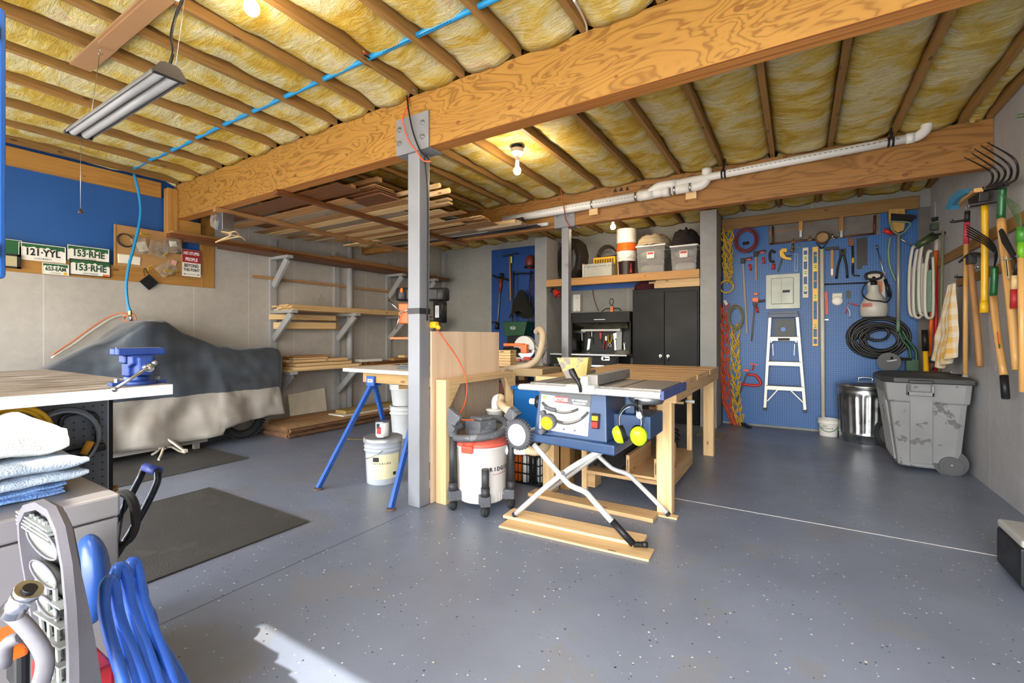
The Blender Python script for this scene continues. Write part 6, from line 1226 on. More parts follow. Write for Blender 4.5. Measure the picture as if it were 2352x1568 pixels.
# workstation with tool hutch and chest
hx0, hx1 = -3.02, -2.07; HZ1 = SP(1400, 716, 6.62).z; HZ0 = SP(1380, 812, 6.5).z
t = thing('tool_hutch', 'black metal tool station with hanging hand tools and a light bar', 'tool station', ((hx0+hx1)/2, 6.8, 0))
b = MB(BLKMET); b.bb((hx0, 7.0, HZ0), (hx1, 7.02, HZ1)); b.bb((hx1-.02, 6.62, HZ0), (hx1, 7.0, HZ1)); b.bb((hx0, 6.62, HZ0), (hx0+.02, 7.0, HZ1)); b.bb((hx0, 6.62, HZ1-.16), (hx1, 7.0, HZ1)); b.build('hutch', t, bevel=.004)
b = MB(pegboard('black pegboard steel', '121316', 0, '040405', .5)); b.bb((hx0+.02, 6.99, HZ0), (hx1-.02, 6.999, HZ1-.16)); b.build('peg_panel', t)
b = MB(plain('mirror steel', 'b8bcb8', .08, 1, .02)); b.prism([(hx0+.03, 6.63, HZ1-.165), (hx1-.06, 6.63, HZ1-.165), (hx1-.06, 6.70, HZ1-.245), (hx0+.03, 6.70, HZ1-.245)], (0, .003, 0)); b.build('reflector', t)
b = MB(plain('light bar white', 'dcd9d0', .4)); b.bb((hx0+.12, 6.74, HZ1-.285), (hx1-.20, 6.78, HZ1-.255)); b.build('light_bar', t)
b = MB(GALV); b.bb((-2.64, 6.615, HZ1-.115), (-2.46, 6.62, HZ1-.108)); b.build('pull', t)
b = MB(BLKMET); b.bb((hx0-.26, 6.46, 0), (hx1-.13, 7.02, HZ0-.035)); b.build('chest_body', t, bevel=.004)
b = MB(plain('steel worktop', 'a3a5a6', .3, .8, .08)); b.bb((hx0-.28, 6.43, HZ0-.034), (hx1-.0, 7.02, HZ0)); b.build('worktop', t, bevel=.008)
for i, z in enumerate((.115, .20, .30)):
    b = MB(BLKMET); b.bb((hx0-.24, 6.448, HZ0-z-.07), (hx1-.16, 6.459, HZ0-z+.055 if i == 0 else HZ0-z)); d_ = b.build('drawer', t, bevel=.002)
    b = MB(CHROME); b.bb((hx0-.24, 6.435, HZ0-z-.075), (hx1-.20, 6.447, HZ0-z-.055)); b.build('trim_strip', d_)
b = MB(CHROME); p = SP(1391, 823, 6.445); b.X = Matrix.Translation(p); b.lathe([(.03, 0), (.03, .004)], (-.035, 0, 0), (0, -1, 0), n=20); b.bb((-.035, -.004, -.028), (.06, 0, .028)); b.use(TEXTB); b.bb((-.03, -.006, -.010), (.05, -.004, .010)); b.build('badge', t, label='chrome oval badge')
YH = 6.975
def hw(u, v_, y=YH): return py(u, v_, y)
G2 = 'tools hung in the black tool station'
def ht(nm, lab, cat, f):
    b = MB(GALV); f(b); return tag(b.build(nm), lab, cat, G2)
def pl_(b, pts, th=.012): b.prism([hw(u, v_) for u, v_ in pts], (0, -th, 0))
ht('claw_hammer', 'white handled hammer hanging below the light bar', 'hammer', lambda b: (pl_(b, [(1324, 764), (1333, 758), (1342, 758), (1347, 762), (1340, 764), (1330, 765)], .02), b.use(WHITE_P), b.cyl(hw(1337, 764)+V(0, -.012, 0), hw(1338, 782)+V(0, -.012, 0), .011), b.use(BLACK), b.cyl(hw(1338, 782)+V(0, -.012, 0), hw(1338, 803)+V(0, -.012, 0), .013)))
ht('hand_saw', 'hand saw with a pale steel blade in the tool station', 'saw', lambda b: (pl_(b, [(1351, 778), (1357, 778), (1354, 801), (1348, 805)], .003), b.use(BLACK), pl_(b, [(1350, 764), (1356, 762), (1357, 778), (1351, 778)], .02)))
ht('putty_knife', 'white handled scraper in the tool station', 'scraper', lambda b: (b.use(WHITE_P), b.cyl(hw(1360, 760)+V(0, -.012, 0), hw(1360, 773)+V(0, -.012, 0), .012), b.use(BLACK), pl_(b, [(1358, 774), (1362, 774), (1363, 790), (1357, 790)], .01)))
ht('red_snips', 'red handled scissors hanging in the tool station', 'scissors', lambda b: (b.use(RED), b.torus(hw(1377, 759), (0, 1, 0), .022, .006, 16, 6, 1.4), b.torus(hw(1384, 759), (0, 1, 0), .022, .006, 16, 6, 1.4), pl_(b, [(1377, 764), (1383, 764), (1382, 778), (1379, 778)], .012), b.use(BLACK), pl_(b, [(1379, 778), (1382, 778), (1383, 790), (1381, 791)], .006)))
ht('pliers', 'red handled pliers in the tool station', 'pliers', lambda b: (pl_(b, [(1391, 772), (1394, 772), (1394, 782), (1391, 782)], .012), b.use(RED), b.tube([hw(1391, 781)+V(0, -.01, 0), hw(1388, 790)+V(0, -.01, 0), hw(1387, 802)+V(0, -.01, 0)], .009, 7, 3), b.tube([hw(1394, 781)+V(0, -.01, 0), hw(1396, 790)+V(0, -.01, 0), hw(1395, 802)+V(0, -.01, 0)], .009, 7, 3)))
ht('yellow_pliers', 'black and yellow pliers in the tool station', 'pliers', lambda b: (b.use(YEL), b.tube([hw(1398, 768)+V(0, -.01, 0), hw(1397, 778)+V(0, -.01, 0), hw(1400, 788)+V(0, -.01, 0)], .008, 7, 3), b.tube([hw(1406, 768)+V(0, -.01, 0), hw(1406, 778)+V(0, -.01, 0), hw(1402, 788)+V(0, -.01, 0)], .008, 7, 3), b.use(GALV), b.torus(hw(1401, 792), (0, 1, 0), .02, .008, 16, 6, 1.4)))
ht('adjustable_wrench', 'steel adjustable wrench in the tool station', 'wrench', lambda b: (pl_(b, [(1409, 766), (1416, 764), (1417, 776), (1410, 780)], .012), pl_(b, [(1411, 780), (1415, 780), (1416, 804), (1412, 804)], .010)))
ht('pipe_wrench', 'large grey bar tool at the right of the tool station', 'wrench', lambda b: (b.use(plain('grey cast tool', '7b7d7e', .4, .6)), pl_(b, [(1417, 756), (1424, 752), (1430, 757), (1429, 804), (1418, 804)], .03)))
ht('combination_wrench', 'small combination wrench at the far right of the tool station', 'wrench', lambda b: (b.torus(hw(1434, 788), (0, 1, 0), .016, .006, 14, 6), pl_(b, [(1433, 790), (1435, 790), (1436, 803), (1434, 803)], .006)))
ht('tape_roll', 'roll of tape at the upper left of the tool station', 'tape', lambda b: (b.use(plain('tape grey', '5b5c5e', .4)), b.torus(hw(1320, 758)+V(0, -.02, 0), (0, 1, 0), .045, .018, 24, 8)))
for i, u in enumerate((1321, 1327)): ht('screwdriver', 'blue handled screwdriver in the tool station, %s' % ('left one', 'right one')[i], 'screwdriver', lambda b: (b.use(plain('blue handle', '3c4a66', .4)), b.cyl(hw(u, 775)+V(0, -.02, 0), hw(u, 786)+V(0, -.02, 0), .012), b.use(GALV), b.cyl(hw(u, 786)+V(0, -.02, 0), hw(u, 799)+V(0, -.02, 0), .004)))
heap('plastic_bag_grey', 'grey plastic bag lying at the right end of the steel worktop', -2.30, -2.08, 6.5, 6.75, HZ0+.001, .05, CLR, 9, 'bag')
# small things in the alcove
t = thing('clamp_lamp', 'red clip lamp hanging below the left end of the high shelf', 'lamp', SP(1275, 672, 6.40)); p = SP(1275, 672, 6.40)
b = MB(RED); b.cyl(p+V(-.01, 0, .04), p+V(.05, 0, -.04), .03, .06, 20, caps=False); b.build('shade', t); b = MB(BLACK); b.tube([p+V(-.01, 0, .04), p+V(-.05, 0, .06), p+V(-.07, .0, .02)], .02, 8, 3); b.tube([p+V(.03, 0, -.02), p+V(.08, .05, -.08), p+V(.14, .15, -.25)], .004, 5, 4); b.build('clip', t)
b = MB(WHITE_P); b.bb((SP(1312, 700, 6.9).x, 6.96, SP(1320, 715, 6.9).z), (SP(1329, 700, 6.9).x, 7.035, SP(1320, 675, 6.9).z)); o = tag(b.build('white_wall_box', bevel=.01), 'white box on the alcove wall beside the thin steel post', 'box')
b = MB(BLACK); [b.cyl(SP(1325, v_, 6.958), SP(1325, v_, 6.958)+V(0, .003, 0), .007) for v_ in (684, 713)]; b.build('screw_hole', o)
b = MB(plain('brown wire', '6b4030', .6)); b.tube([SP(1361, 657, 7.02), SP(1362, 675, 7.02), SP(1367, 695, 7.02), SP(1374, 713, 7.02)], .006, 6, 6); tag(b.build('brown_wire'), 'brown twisted wire on the alcove wall above the tool station', 'wire')
b = MB(ORANGE); p = V(SP(1406, 706, 6.66).x, 6.66, HZ1+.0); b.bb(p+V(-.022, -.02, .001), p+V(.022, .02, .085)); b.use(BLACK); b.tube([p+V(0, 0, .085), p+V(-.04, 0, .14), p+V(-.02, 0, .2), p+V(.02, 0, .17), p+V(0, 0, .085)], .006, 6, 4); b.tube([p+V(-.16, 0, .012), p+V(-.1, 0, .05), p+V(0, 0, .05), p+V(.10, 0, .05), p+V(.14, 0, .012)], .008, 6, 4); tag(b.build('orange_plug'), 'orange plug tap with black leads on top of the tool station', 'plug')
b = MB(PAINTG); b.bb((-2.035, 6.9, 0), (-2.0, 7.03, 1.95)); tag(b.build('alcove_stud'), 'grey stud between the tool station and the black cabinet', 'stud')
b = MB(plain('brown cord', 'a0643c', .6)); b.bar((-2.03, 6.7, HZ0-.3), (-2.02, 6.8, HZ0-.02), .02, .01); tag(b.build('wood_lath'), 'brown lath leaning between tool station and cabinet', 'lath')
# ---------------------------------------------------------------- blue plywood with garden tools (far left back)
YG = 6.76
def g_(u, v_, y=YG): return py(u, v_, y)
t = thing('string_trimmer', 'string trimmer with a brick red housing hanging on the dark blue plywood', 'trimmer', g_(1146, 750)); TRM = plain('brick red plastic', '7a2c1c', .5)
b = MB(TRM); b.cyl(g_(1151, 640), g_(1148, 672), .035, .022, 16); b.build('housing', t); b = MB(BLACK); b.tube([g_(1132, 632), g_(1143, 638), g_(1158, 640), g_(1170, 644)], .018, 8, 4); b.cyl(g_(1152, 628), g_(1152, 636), .04, .045, 16); b.build('motor_cap', t); b = MB(ALU); b.cyl(g_(1148, 672), g_(1143, 742), .012); b.build('shaft', t); b = MB(BLACK); b.cyl(g_(1143, 740), g_(1141, 756), .03, .04); b.box(g_(1136, 740), (.12, .02, .03)); b.build('head', t)
t = thing('garden_hoe', 'long wooden handled hoe with a lime tag on the dark blue plywood', 'hoe', g_(1172, 690)); b = MB(W_MID); b.cyl(g_(1171, 588, 6.74), g_(1173, 690, 6.74), .016); b.build('handle', t); b = MB(IRON); b.bar(g_(1156, 588, 6.73), g_(1188, 582, 6.73), .03, .02); b.build('blade', t); b = MB(LIME); b.bb(g_(1173, 604, 6.72), g_(1174.5, 589, 6.72)+V(.012, .004, 0)); b.build('tag', t)
t = thing('seed_spreader', 'dark green push spreader standing by the dark blue plywood', 'spreader', V(g_(1188, 760, 6.5).x, 6.5, 0))
p0, p1, p2, p3 = g_(1152, 738, 6.42), g_(1210, 738, 6.42), g_(1203, 770, 6.42), g_(1160, 772, 6.42); b = MB(GREEN); b.prism([p0, p1, p2, p3], (0, .26, 0)); b.build('hopper', t, bevel=.008)
b = MB(TEXTW); c = g_(1178, 753, 6.412); b.tube([c+V(.05*math.cos(a*PI/12), 0, .026*math.sin(a*PI/12)) for a in range(24)], .003, 5, 0, True); b.text("Scotts", frame(c+V(0, -.002, 0), XAX, ZAX), .03, .0006, True); b.build('badge', t)
b = MB(BLACK)
for u in (1154, 1216): p = g_(u, 768, 6.52); b.cyl(V(p.x-.02, 6.52, .13), V(p.x+.02, 6.52, .13), .13, n=24)
b.build('wheel', t)
b = MB(BLACK); xa, xb = p3.x+.02, p2.x-.02; b.tube([V(xa, 6.55, .1), V(xa, 6.66, g_(1177, 650).z), V(xa, 6.70, g_(1177, 632).z), V(xb, 6.70, g_(1200, 632).z), V(xb, 6.66, g_(1208, 650).z), V(xb, 6.55, .1)], .014, 8, 3); b.cyl(V(xa, 6.52, .13), V(xb, 6.52, .13), .012); b.bb((xa, 6.46, .13), (xb, 6.6, p3.z+.02)); b.build('push_handle', t)
b = MB(plain('dark olive cloth', '17160f', .95, 0, .3, 8, .5, 30)); c = g_(1196, 668, 6.60)
def fj(a, e):
    an = a*2*PI; r_ = .03+.20*e**.8; return V(c.x+r_*math.cos(an)*(1+.2*noise.noise(V(an, e*3, 1))), 6.62+.09*math.sin(an)*(e+.2), c.z+.02-.42*e+(.06*math.sin(an*3)*e if e > .6 else 0))
b.grid(fj, 30, 16, 0, True, True); tag(b.build('hanging_jacket'), 'dark jacket hanging above the green spreader', 'jacket')
b = MB(TRM); p = g_(1217, 602, 6.70); b.sph(p, .10, .8, .7, 1.2); b.use(BLACK); b.torus(p+V(0, 0, -.08), (0, 0, 1), .09, .015); tag(b.build('red_helmet'), 'red hard hat hanging by the left concrete pier', 'helmet')
b = MB(plain('rusty chain', '7a3a2c', .6, .4)); z = g_(1222, 625, 6.72).z; x = g_(1225, 640, 6.72).x-.03
for i in range(26): b.torus((x, 6.73, z-.035*i), (0, 1, 0) if i % 2 else (1, 0, 0), .014, .004, 12, 5, 1.3)
tag(b.build('hanging_chain'), 'rusty chain hanging beside the left concrete pier', 'chain')
for i, (u, v_) in enumerate(((1152, 622), (1187, 630), (1205, 632))): b = MB(CHROME); p = g_(u, v_, YB-.013); b.tube([p, p+V(0, -.03, -.01), p+V(0, -.05, .01)], .004, 5, 3); tag(b.build('peg_hook'), 'small chrome hook on the dark blue plywood, %s from the left' % ORD[i], 'hook', 'hooks on the dark blue plywood')
# ================================================================ PEGBOARD WALL
YP = YB-.014
def at(u, v_, d=.02): return py(u, v_, YP-d)
def hank(nm, lab, pts, r, mat, seed, wid, turns, cat='cord'):
    """cord tied up in chain loops along a line of (u, v)"""
    rg = random.Random(seed); b = MB(mat); P = [at(u, v_, .03) for u, v_ in pts]; L = [0]
    for i in range(1, len(P)): L.append(L[-1]+(P[i]-P[i-1]).length)
    def on(s):
        s *= L[-1]
        for i in range(len(P)-1):
            if s <= L[i+1]: return P[i].lerp(P[i+1], (s-L[i])/(L[i+1]-L[i]))
        return P[-1]
    for k_ in range(3):
        Q = []; n_ = turns*8
        for i in range(n_+1):
            s = i/n_; ph = s*turns*2*PI+k_*2*PI/3; Q.append(on(s)+V(wid*math.cos(ph)*rg.uniform(.5, 1.15), -.01+.02*math.sin(ph*1.0+k_), 1.3*wid*math.sin(ph*2+k_)*rg.uniform(.6, 1.2)))
        b.tube(Q, r, 6, 3)
    o = b.build(nm); tag(o, lab, cat); return o
YC_ = plain('yellow cord', 'c9a326', .5, 0, .12, 12); OC = plain('orange cord dusty', 'c24a22', .5, 0, .12, 12)
o = hank('yellow_rope_hank', 'yellow cord chain tied and hung at the upper left of the pegboard', [(1670, 532), (1671, 570), (1672, 610), (1673, 640)], .0065, YC_, 1, .062, 5)
b = MB(YC_); b.torus(at(1670, 543, .03), (0, 1, 0), .075, .010, 24, 6, 1.1); b.build('upper_loop', o); b = MB(YC_); b.torus(at(1669, 658, .03), (0, 1, 0), .082, .011, 26, 6, 1.0); b.build('lower_loop', o)
b = MB(plain('maroon hose', '6d2028', .45, 0, .1)); c = at(1714, 552, .04); b.tube(coil(c, (0, 1, 0), .125, .008, 7, .13, 1.15), .0085, 7); b.use(BLACK); b.cyl(c+V(-.04, 0, -.04), c+V(.03, 0, -.03), .018); tag(b.build('maroon_air_hose'), 'maroon hose coiled at the top left of the pegboard', 'hose')
o = hank('orange_cord_hank', 'long dusty orange extension cord chain tied beside the right pier', [(1662, 700), (1664, 760), (1662, 830), (1668, 900), (1676, 950), (1698, 978)], .0062, OC, 2, .062, 11)
o2 = hank('orange_cord_strands', '', [(1658, 705), (1655, 780), (1658, 850), (1664, 920), (1690, 976)], .006, OC, 5, .03, 5); o2.parent = o; o2.location = WORLD[o2]-WORLD[o]; [o2.__delitem__(k_) for k_ in ('label', 'category') if k_ in o2]; o2.name = 'strand'
b = MB(WHITE_P); b.cyl(at(1664, 690, .02), at(1670, 700, .03), .022); b.build('plug', o)
hank('yellow_cord_hank', 'yellow cord chain tied between the orange cord and the ladder', [(1688, 750), (1688, 800), (1690, 850), (1690, 900), (1692, 940), (1700, 972)], .0065, YC_, 3, .06, 6)
b = MB(plain('grey green cord', '7d7452', .5)); c = at(1690, 729, .05); b.tube(coil(c, (0, 1, 0), .085, .007, 6, .14, 1.75), .006, 6); tag(b.build('olive_cord_coil'), 'olive grey cord coiled at the left of the pegboard', 'cord')
CI = plain('cast clamp iron', '2c2a28', .5, .6, .2)
def bar_clamp(u0, v0, u1, v1, hu, name, lab, bar=GALV):
    t = thing(name, lab, 'clamp', at(u1, v1)); b = MB(bar); b.bar(at(u0, v0), at(u1, v1), .017, .008, (0, 1, 0)); b.build('bar', t)
    b = MB(CI); p = at(u0, v0+6, .03); b.box(p, (.05, .03, .07)); b.bar(p+V(.02, 0, .02), p+V(.11, 0, .03), .03, .03); b.build('jaw', t, bevel=.004); b = MB(RED); b.cyl(at(hu, v0+14, .035), at(hu+2, v0+28, .035), .015, .013); b.box(at(hu-2, v0+3, .035), (.05, .02, .022)); b.build('grip', t)
    return t
bar_clamp(1706, 593, 1716, 765, 1722, 'bar_clamp', 'long bar clamp with a red grip left of the breaker panel', W_GREY); bar_clamp(1736, 577, 1737, 645, 1753, 'bar_clamp', 'short bar clamp with a red grip above the breaker panel', W_MID)
t = thing('c_clamp', 'blue black clamp with a red grip above the breaker panel', 'clamp', at(1775, 610)); b = MB(CI); b.tube([at(1781, 580, .03), at(1772, 575, .03), at(1768, 585, .03), at(1770, 600, .03), at(1779, 600, .03)], .014, 8, 4); b.build('frame', t); b = MB(RED); b.cyl(at(1777, 605, .03), at(1776, 618, .03), .016, .02); b.build('grip', t)
t = thing('trigger_clamp', 'yellow trigger clamp above the breaker panel', 'clamp', at(1800, 600)); b = MB(YEL); b.prism([at(u, v_, .015) for u, v_ in ((1790, 578), (1796, 571), (1808, 571), (1807, 580), (1799, 579), (1805, 590), (1818, 593), (1818, 598), (1803, 596), (1792, 590))], (0, -.03, 0)); b.build('body', t, bevel=.003); b = MB(BLACK); b.bar(at(1796, 594), at(1787, 624), .016, .008, (0, 1, 0)); b.bar(at(1806, 588), at(1820, 586), .014, .014); b.build('bar', t)
b = MB(plain('clear ruler', 'a9bcc8', .2)); 
for p, q in (((1826, 583), (1825, 622)), ((1832, 583), (1831, 622)), ((1825, 622), (1831, 622)), ((1826, 583), (1832, 583))): b.bar(at(*p, .006), at(*q, .006), .004, .003, (0, 1, 0))
tag(b.build('drywall_gauge'), 'narrow open steel frame tool beside the short level', 'tool')
def level(u0, u1, v0, v1, body, vials, wins, name, lab):
    t = thing(name, lab, 'level', at((u0+u1)/2, v1)); x0, x1 = at(u0, (v0+v1)/2, .0).x, at(u1, (v0+v1)/2, .0).x; z0, z1 = at(u0, v1, 0).z, at(u0, v0, 0).z; b = MB(body); h = z1-z0
    ed = sorted([(z0+h*(a-w_/2), z0+h*(a+w_/2)) for a, w_ in wins]); prev = z0; y0, y1 = YP-.03, YP-.001
    for a, c_ in ed: b.bb((x0, y0, prev), (x1, y1, a)); b.bb((x0, y0, a), (x0+.012, y1, c_)); b.bb((x1-.012, y0, a), (x1, y1, c_)); prev = c_
    b.bb((x0, y0, prev), (x1, y1, z1)); b.build('body', t, bevel=.001)
    for a in vials: b = MB(BLACK); b.cyl(((x0+x1)/2, y0-.003, z0+h*a), ((x0+x1)/2, y0+.001, z0+h*a), .026 if (x1-x0) > .07 else .016, n=20); b.use(LIME); b.bb(((x0+x1)/2-.016, y0-.005, z0+h*a-.006), ((x0+x1)/2+.016, y0-.003, z0+h*a+.006)); b.build('vial', t)
LV2 = plain('pale level', 'd4d0b4', .45); level(1843.5, 1856.5, 570, 684, LV2, (.79, .5, .19), ((.9, .08), (.645, .15), (.345, .15), (.1, .05)), 'spirit_level', 'shorter cream and yellow spirit level beside the breaker panel')
level(1866, 1879, 568, 794, YEL, (.80, .50, .20), ((.93, .04), (.875, .08), (.70, .1), (.62, .08), (.40, .1), (.31, .08), (.13, .08), (.045, .05)), 'spirit_level', 'long yellow spirit level hanging full length on the pegboard')
# breaker panel and ladder
t = thing('breaker_panel', 'grey metal electrical breaker panel on the pegboard above the ladder', 'electrical panel', at(1798, 710)); BP = plain('grey breaker enamel', '8b9088', .4, .3, .04)
x0, x1, z0, z1 = at(1759, 670).x, at(1838, 670).x, at(1798, 709).z, at(1798, 629).z; b = MB(BP); b.bb((x0, YP-.03, z0), (x1, YP, z1)); b.build('box', t, bevel=.004)
b = MB(BP); b.bb((x0+.06, YP-.045, z0+.06), (x1-.07, YP-.0305, z1-.05)); dr = b.build('door', t, bevel=.006); b = MB(TEXTB); b.bb((x1-.19, YP-.048, z0+(z1-z0)*.46), (x1-.11, YP-.0455, z0+(z1-z0)*.53)); b.bb((x1-.205, YP-.0462, z0+.07), (x1-.203, YP-.0455, z1-.06)); b.build('latch', dr)
t = thing('step_ladder', 'folded aluminium step ladder with a blue top hanging on the pegboard', 'ladder', at(1800, 945)); LA = plain('ladder aluminium', 'c9c6bc', .4, .35, .06)
def L(u, v_, d=.06): return at(u, v_, d)
for (a, c_) in (((1769, 728), (1757, 937)), ((1831, 728), (1849, 942))): b = MB(LA); b.bar(L(*a), L(*c_), .035, .065, (0, 1, 0)); b.build('rail', t, bevel=.003); b = MB(BLACK); b.bar(L(c_[0], c_[1]-2), L(c_[0]+.3, c_[1]+4), .04, .07, (0, 1, 0)); b.build('foot', t, bevel=.003)
for v0, ua, ub in ((776, 1766, 1835), (833, 1764, 1841), (889, 1760, 1846)):
    b = MB(LA); z = L(1800, v0).z; xa, xb = L(ua, v0).x, L(ub, v0).x; b.bb((xa, YP-.10, z-.035), (xb, YP-.09, z+.012)); b.use(plain('step tread', '77756e', .7)); b.bb((xa, YP-.10, z+.012), (xb, YP-.02, z+.02)); b.build('step', t)
b = MB(TEXTB); b.bb((L(1787, 780).x, YP-.1015, L(1787, 782).z), (L(1814, 780).x, YP-.1, L(1787, 776).z)); b.build('name_plate', t)
for a, c_ in (((1762, 921), (1786, 895)), ((1845, 924), (1816, 896))): b = MB(LA); b.bar(L(*a, .09), L(*c_, .09), .012, .02, (0, 1, 0)); b.build('brace', t)
b = MB(plain('blue ladder top', '59657c', .5)); xa, xb = L(1765, 724).x, L(1834, 724).x; b.bb((xa, YP-.11, L(1800, 729).z), (xb, YP-.002, L(1800, 720).z)); b.bb((xa+.01, YP-.07, L(1800, 720).z), (xb-.01, YP-.002, L(1800, 714).z)); b.build('top_cap', t, bevel=.004)
b = MB(plain('grey ladder shelf', '5c6266', .6, 0, .15)); b.bb((L(1779, 740).x, YP-.05, L(1800, 772).z), (L(1825, 740).x, YP-.03, L(1800, 732).z)); b.use(BLUEP); b.cyl(L(1799, 756, .052), L(1799, 756, .05), .028); b.build('paint_shelf', t, bevel=.006)
for s in (-1, 1): b = MB(GALV); u = 1800+s*30; b.bar(L(u, 786, .1), L(u-s*6, 780, .1), .01, .01, (0, 1, 0)); b.bar(L(1800+s*25, 790, .1), L(1800+s*24, 816, .1), .004, .004, (0, 1, 0)); b.build('spreader', t)
t = bar_clamp(1734, 690, 1726, 783, 1738, 'bar_clamp', 'orange headed bar clamp between the cords and the ladder', BLACK); b = MB(ORANGE); b.box(at(1735, 688, .03), (.07, .035, .05)); b.box(at(1736, 675, .03), (.05, .03, .03)); b.build('head', t, bevel=.004)
t = thing('pipe_clamp', 'red cast clamp low on the pegboard beside the yellow cord', 'clamp', at(1712, 870)); b = MB(RED); b.tube([at(1718, 860, .04), at(1735, 862, .04), at(1747, 878, .04), at(1738, 885, .04), at(1703, 882, .04)], .018, 8, 5); b.box(at(1714, 850, .04), (.07, .03, .03)); b.bar(at(1721, 834, .04), at(1741, 838, .04), .015, .015); b.cyl(at(1728, 850, .04), at(1731, 838, .04), .008); b.build('frame', t); b = MB(BLACK); b.bar(at(1716, 856, .025), at(1690, 930, .025), .02, .012, (0, 1, 0)); b.build('bar', t)
b = MB(BLACK); b.bar(fl(1706, 972, .03), fl(1722, 981, .012), .05, .02); tag(b.build('black_floor_tool'), 'black metal tool end on the floor below the orange cord', 'tool')
# water service in the opening
t = thing('water_meter', 'brass water meter and pipes in the opening above the pegboard', 'water meter', at(1890, 560)); CU = plain('aged copper', '6e4630', .45, .7, .2, 20); BR = plain('aged brass', '8a6f4c', .5, .6, .2, 20)
def wa(u, v_, d=.03): return py(u, v_, YB-d)
b = MB(CU); b.tube([wa(1768, 560), wa(1800, 557), wa(1840, 552), wa(1880, 550)], .011, 8); b.tube([wa(1900, 548), wa(1960, 541), wa(2010, 536)], .010, 8); b.cyl(wa(1775, 562), wa(1775, 520), .011); b.cyl(wa(2008, 538), wa(2009, 495), .012); b.build('copper_pipe', t)
b = MB(BR); c = wa(1889, 546, .06); b.lathe([(.07, -.03), (.075, -.02), (.075, .02), (.06, .03), (.055, .04)], c, (0, -1, 0), n=26); b.build('meter_body', t)
for u, v_ in ((1822, 556), (1860, 550), (1912, 547), (1930, 545)): b = MB(CHROME if u > 1900 else BR); b.cyl(wa(u-5, v_+1), wa(u+5, v_-1), .018, n=8, sm=False); b.cyl(wa(u, v_), wa(u, v_)+V(0, 0, .05), .008); b.bar(wa(u-5, v_-9), wa(u+5, v_-9), .012, .006); b.build('valve', t)
b = MB(BR); b.cyl(wa(1821, 557), wa(1821, 573, .05), .012); b.cyl(wa(1821, 570, .05), wa(1818, 578, .06), .018); b.build('tap', t); b = MB(plain('green wire', '8aa83c', .5)); b.tube([at(1824, 570, .02), at(1838, 568, .02), at(1848, 560, .02)], .004, 5, 4); b.build('earth_wire', t)
for u in (1839, 1932): b = MB(W_TRIM); x = wa(u, 530).x; b.bb((x-.02, YB-.05, wa(u, 532).z), (x+.02, YB+.0, 2.61)); b.use(GALV); b.bb((x-.012, YB-.055, wa(u, 545).z), (x+.012, YB-.03, wa(u, 530).z)); tag(b.build('timber_block'), 'short timber hanger in the water meter opening, %s one' % ('left' if u < 1900 else 'right'), 'hanger')
b = MB(plain('orange cable', 'c8782c', .5)); b.tube([wa(1765, 533, .01), wa(1800, 530, .01), wa(1835, 522, .01), wa(1870, 509, .01)], .005, 5, 4); tag(b.build('orange_wire'), 'orange wire strung across the water meter opening', 'wire')
# middle tools
t = thing('push_pole', 'long white pole with a black handle standing in the white pail', 'pole', at(1890, 990)); b = MB(plain('cream pole', 'cfc8b8', .5)); b.cyl(at(1888, 572, .045), at(1891, 985, .07), .021, n=16); b.build('pole', t); b = MB(BLACK); p = at(1888, 570, .045); b.tube([p+V(0, 0, -.01), p+V(-.055, 0, .07), p+V(.055, 0, .07), p+V(0, 0, -.01)], .009, 6); b.build('grip', t)
t = bucket(V(at(1901, 990).x, 6.60, 0), .088, .105, .20, WHITE_P, 'small_pail', 'small white pail with green and red print below the pegboard', rings=1, handle=False)
pc = V(at(1901, 990).x, 6.60, 0); am = TOCAM(pc.x, pc.y); wrap(t, pc, .1025, .103, .155, .160, am-1.1, am+1.1, TEXTR, 'red_line'); b = MB(TEXTB); arc_text(b, 'ALL', pc, .1, .125, am-.3, .022); arc_text(b, 'Purpose', pc, .0985, .10, am-.15, .024, .19); b.build('lettering', t)
b = MB(plain('green plastic', '2d6b3c', .4)); b.tube([pc+V(.10*math.cos(am+a), .104*math.sin(am+a), .15-.09*math.cos(a*1.05)) for a in [-1.5+.25*i for i in range(13)]], .004, 6); b.build('bail', t)
def simple(nm, lab, cat, fn): b = MB(IRON); fn(b); return tag(b.build(nm), lab, cat)
t = thing('hammer', 'wooden handled hammer hanging under the water meter', 'hammer', at(1911, 636)); b = MB(IRON); b.bar(at(1896, 572, .03), at(1927, 569, .03), .03, .035); b.build('head', t, bevel=.004); b = MB(W_TRIM); b.bar(at(1911, 574, .03), at(1911, 636, .03), .028, .02, (0, 1, 0)); b.use(WHITE_P); b.bar(at(1911, 617, .045), at(1911, 631, .045), .022, .004, (0, 1, 0)); b.build('handle', t)
simple('bolt_cutter', 'black bolt cutters hanging open on the pegboard', 'bolt cutters', lambda b: (b.use(BLACK), b.tube([at(1934, 574, .03), at(1930, 592, .03), at(1925, 610, .03), at(1921, 640, .03)], .012, 8, 3), b.tube([at(1935, 574, .03), at(1940, 592, .03), at(1944, 610, .03), at(1946, 638, .03)], .012, 8, 3), b.box(at(1935, 578, .03), (.06, .02, .07))))
simple('pipe_wrench', 'rusty headed pipe wrench hanging right of the bolt cutters', 'wrench', lambda b: (b.use(CU), b.box(at(1955, 556, .03), (.05, .03, .09)), b.use(IRON), b.cyl(at(1958, 560, .03), at(1959, 628, .03), .011), b.tube([at(1959, 626, .03), at(1961, 632, .03), at(1975, 633, .03)], .008, 6, 3), b.use(YEL), b.cyl(at(1959, 592, .03), at(1959, 604, .03), .0125)))
simple('steel_strip', 'longer black steel strip hanging on the pegboard', 'strip', lambda b: b.bar(at(1973, 547, .02), at(1974, 617, .02), .045, .008, (0, 1, 0)))
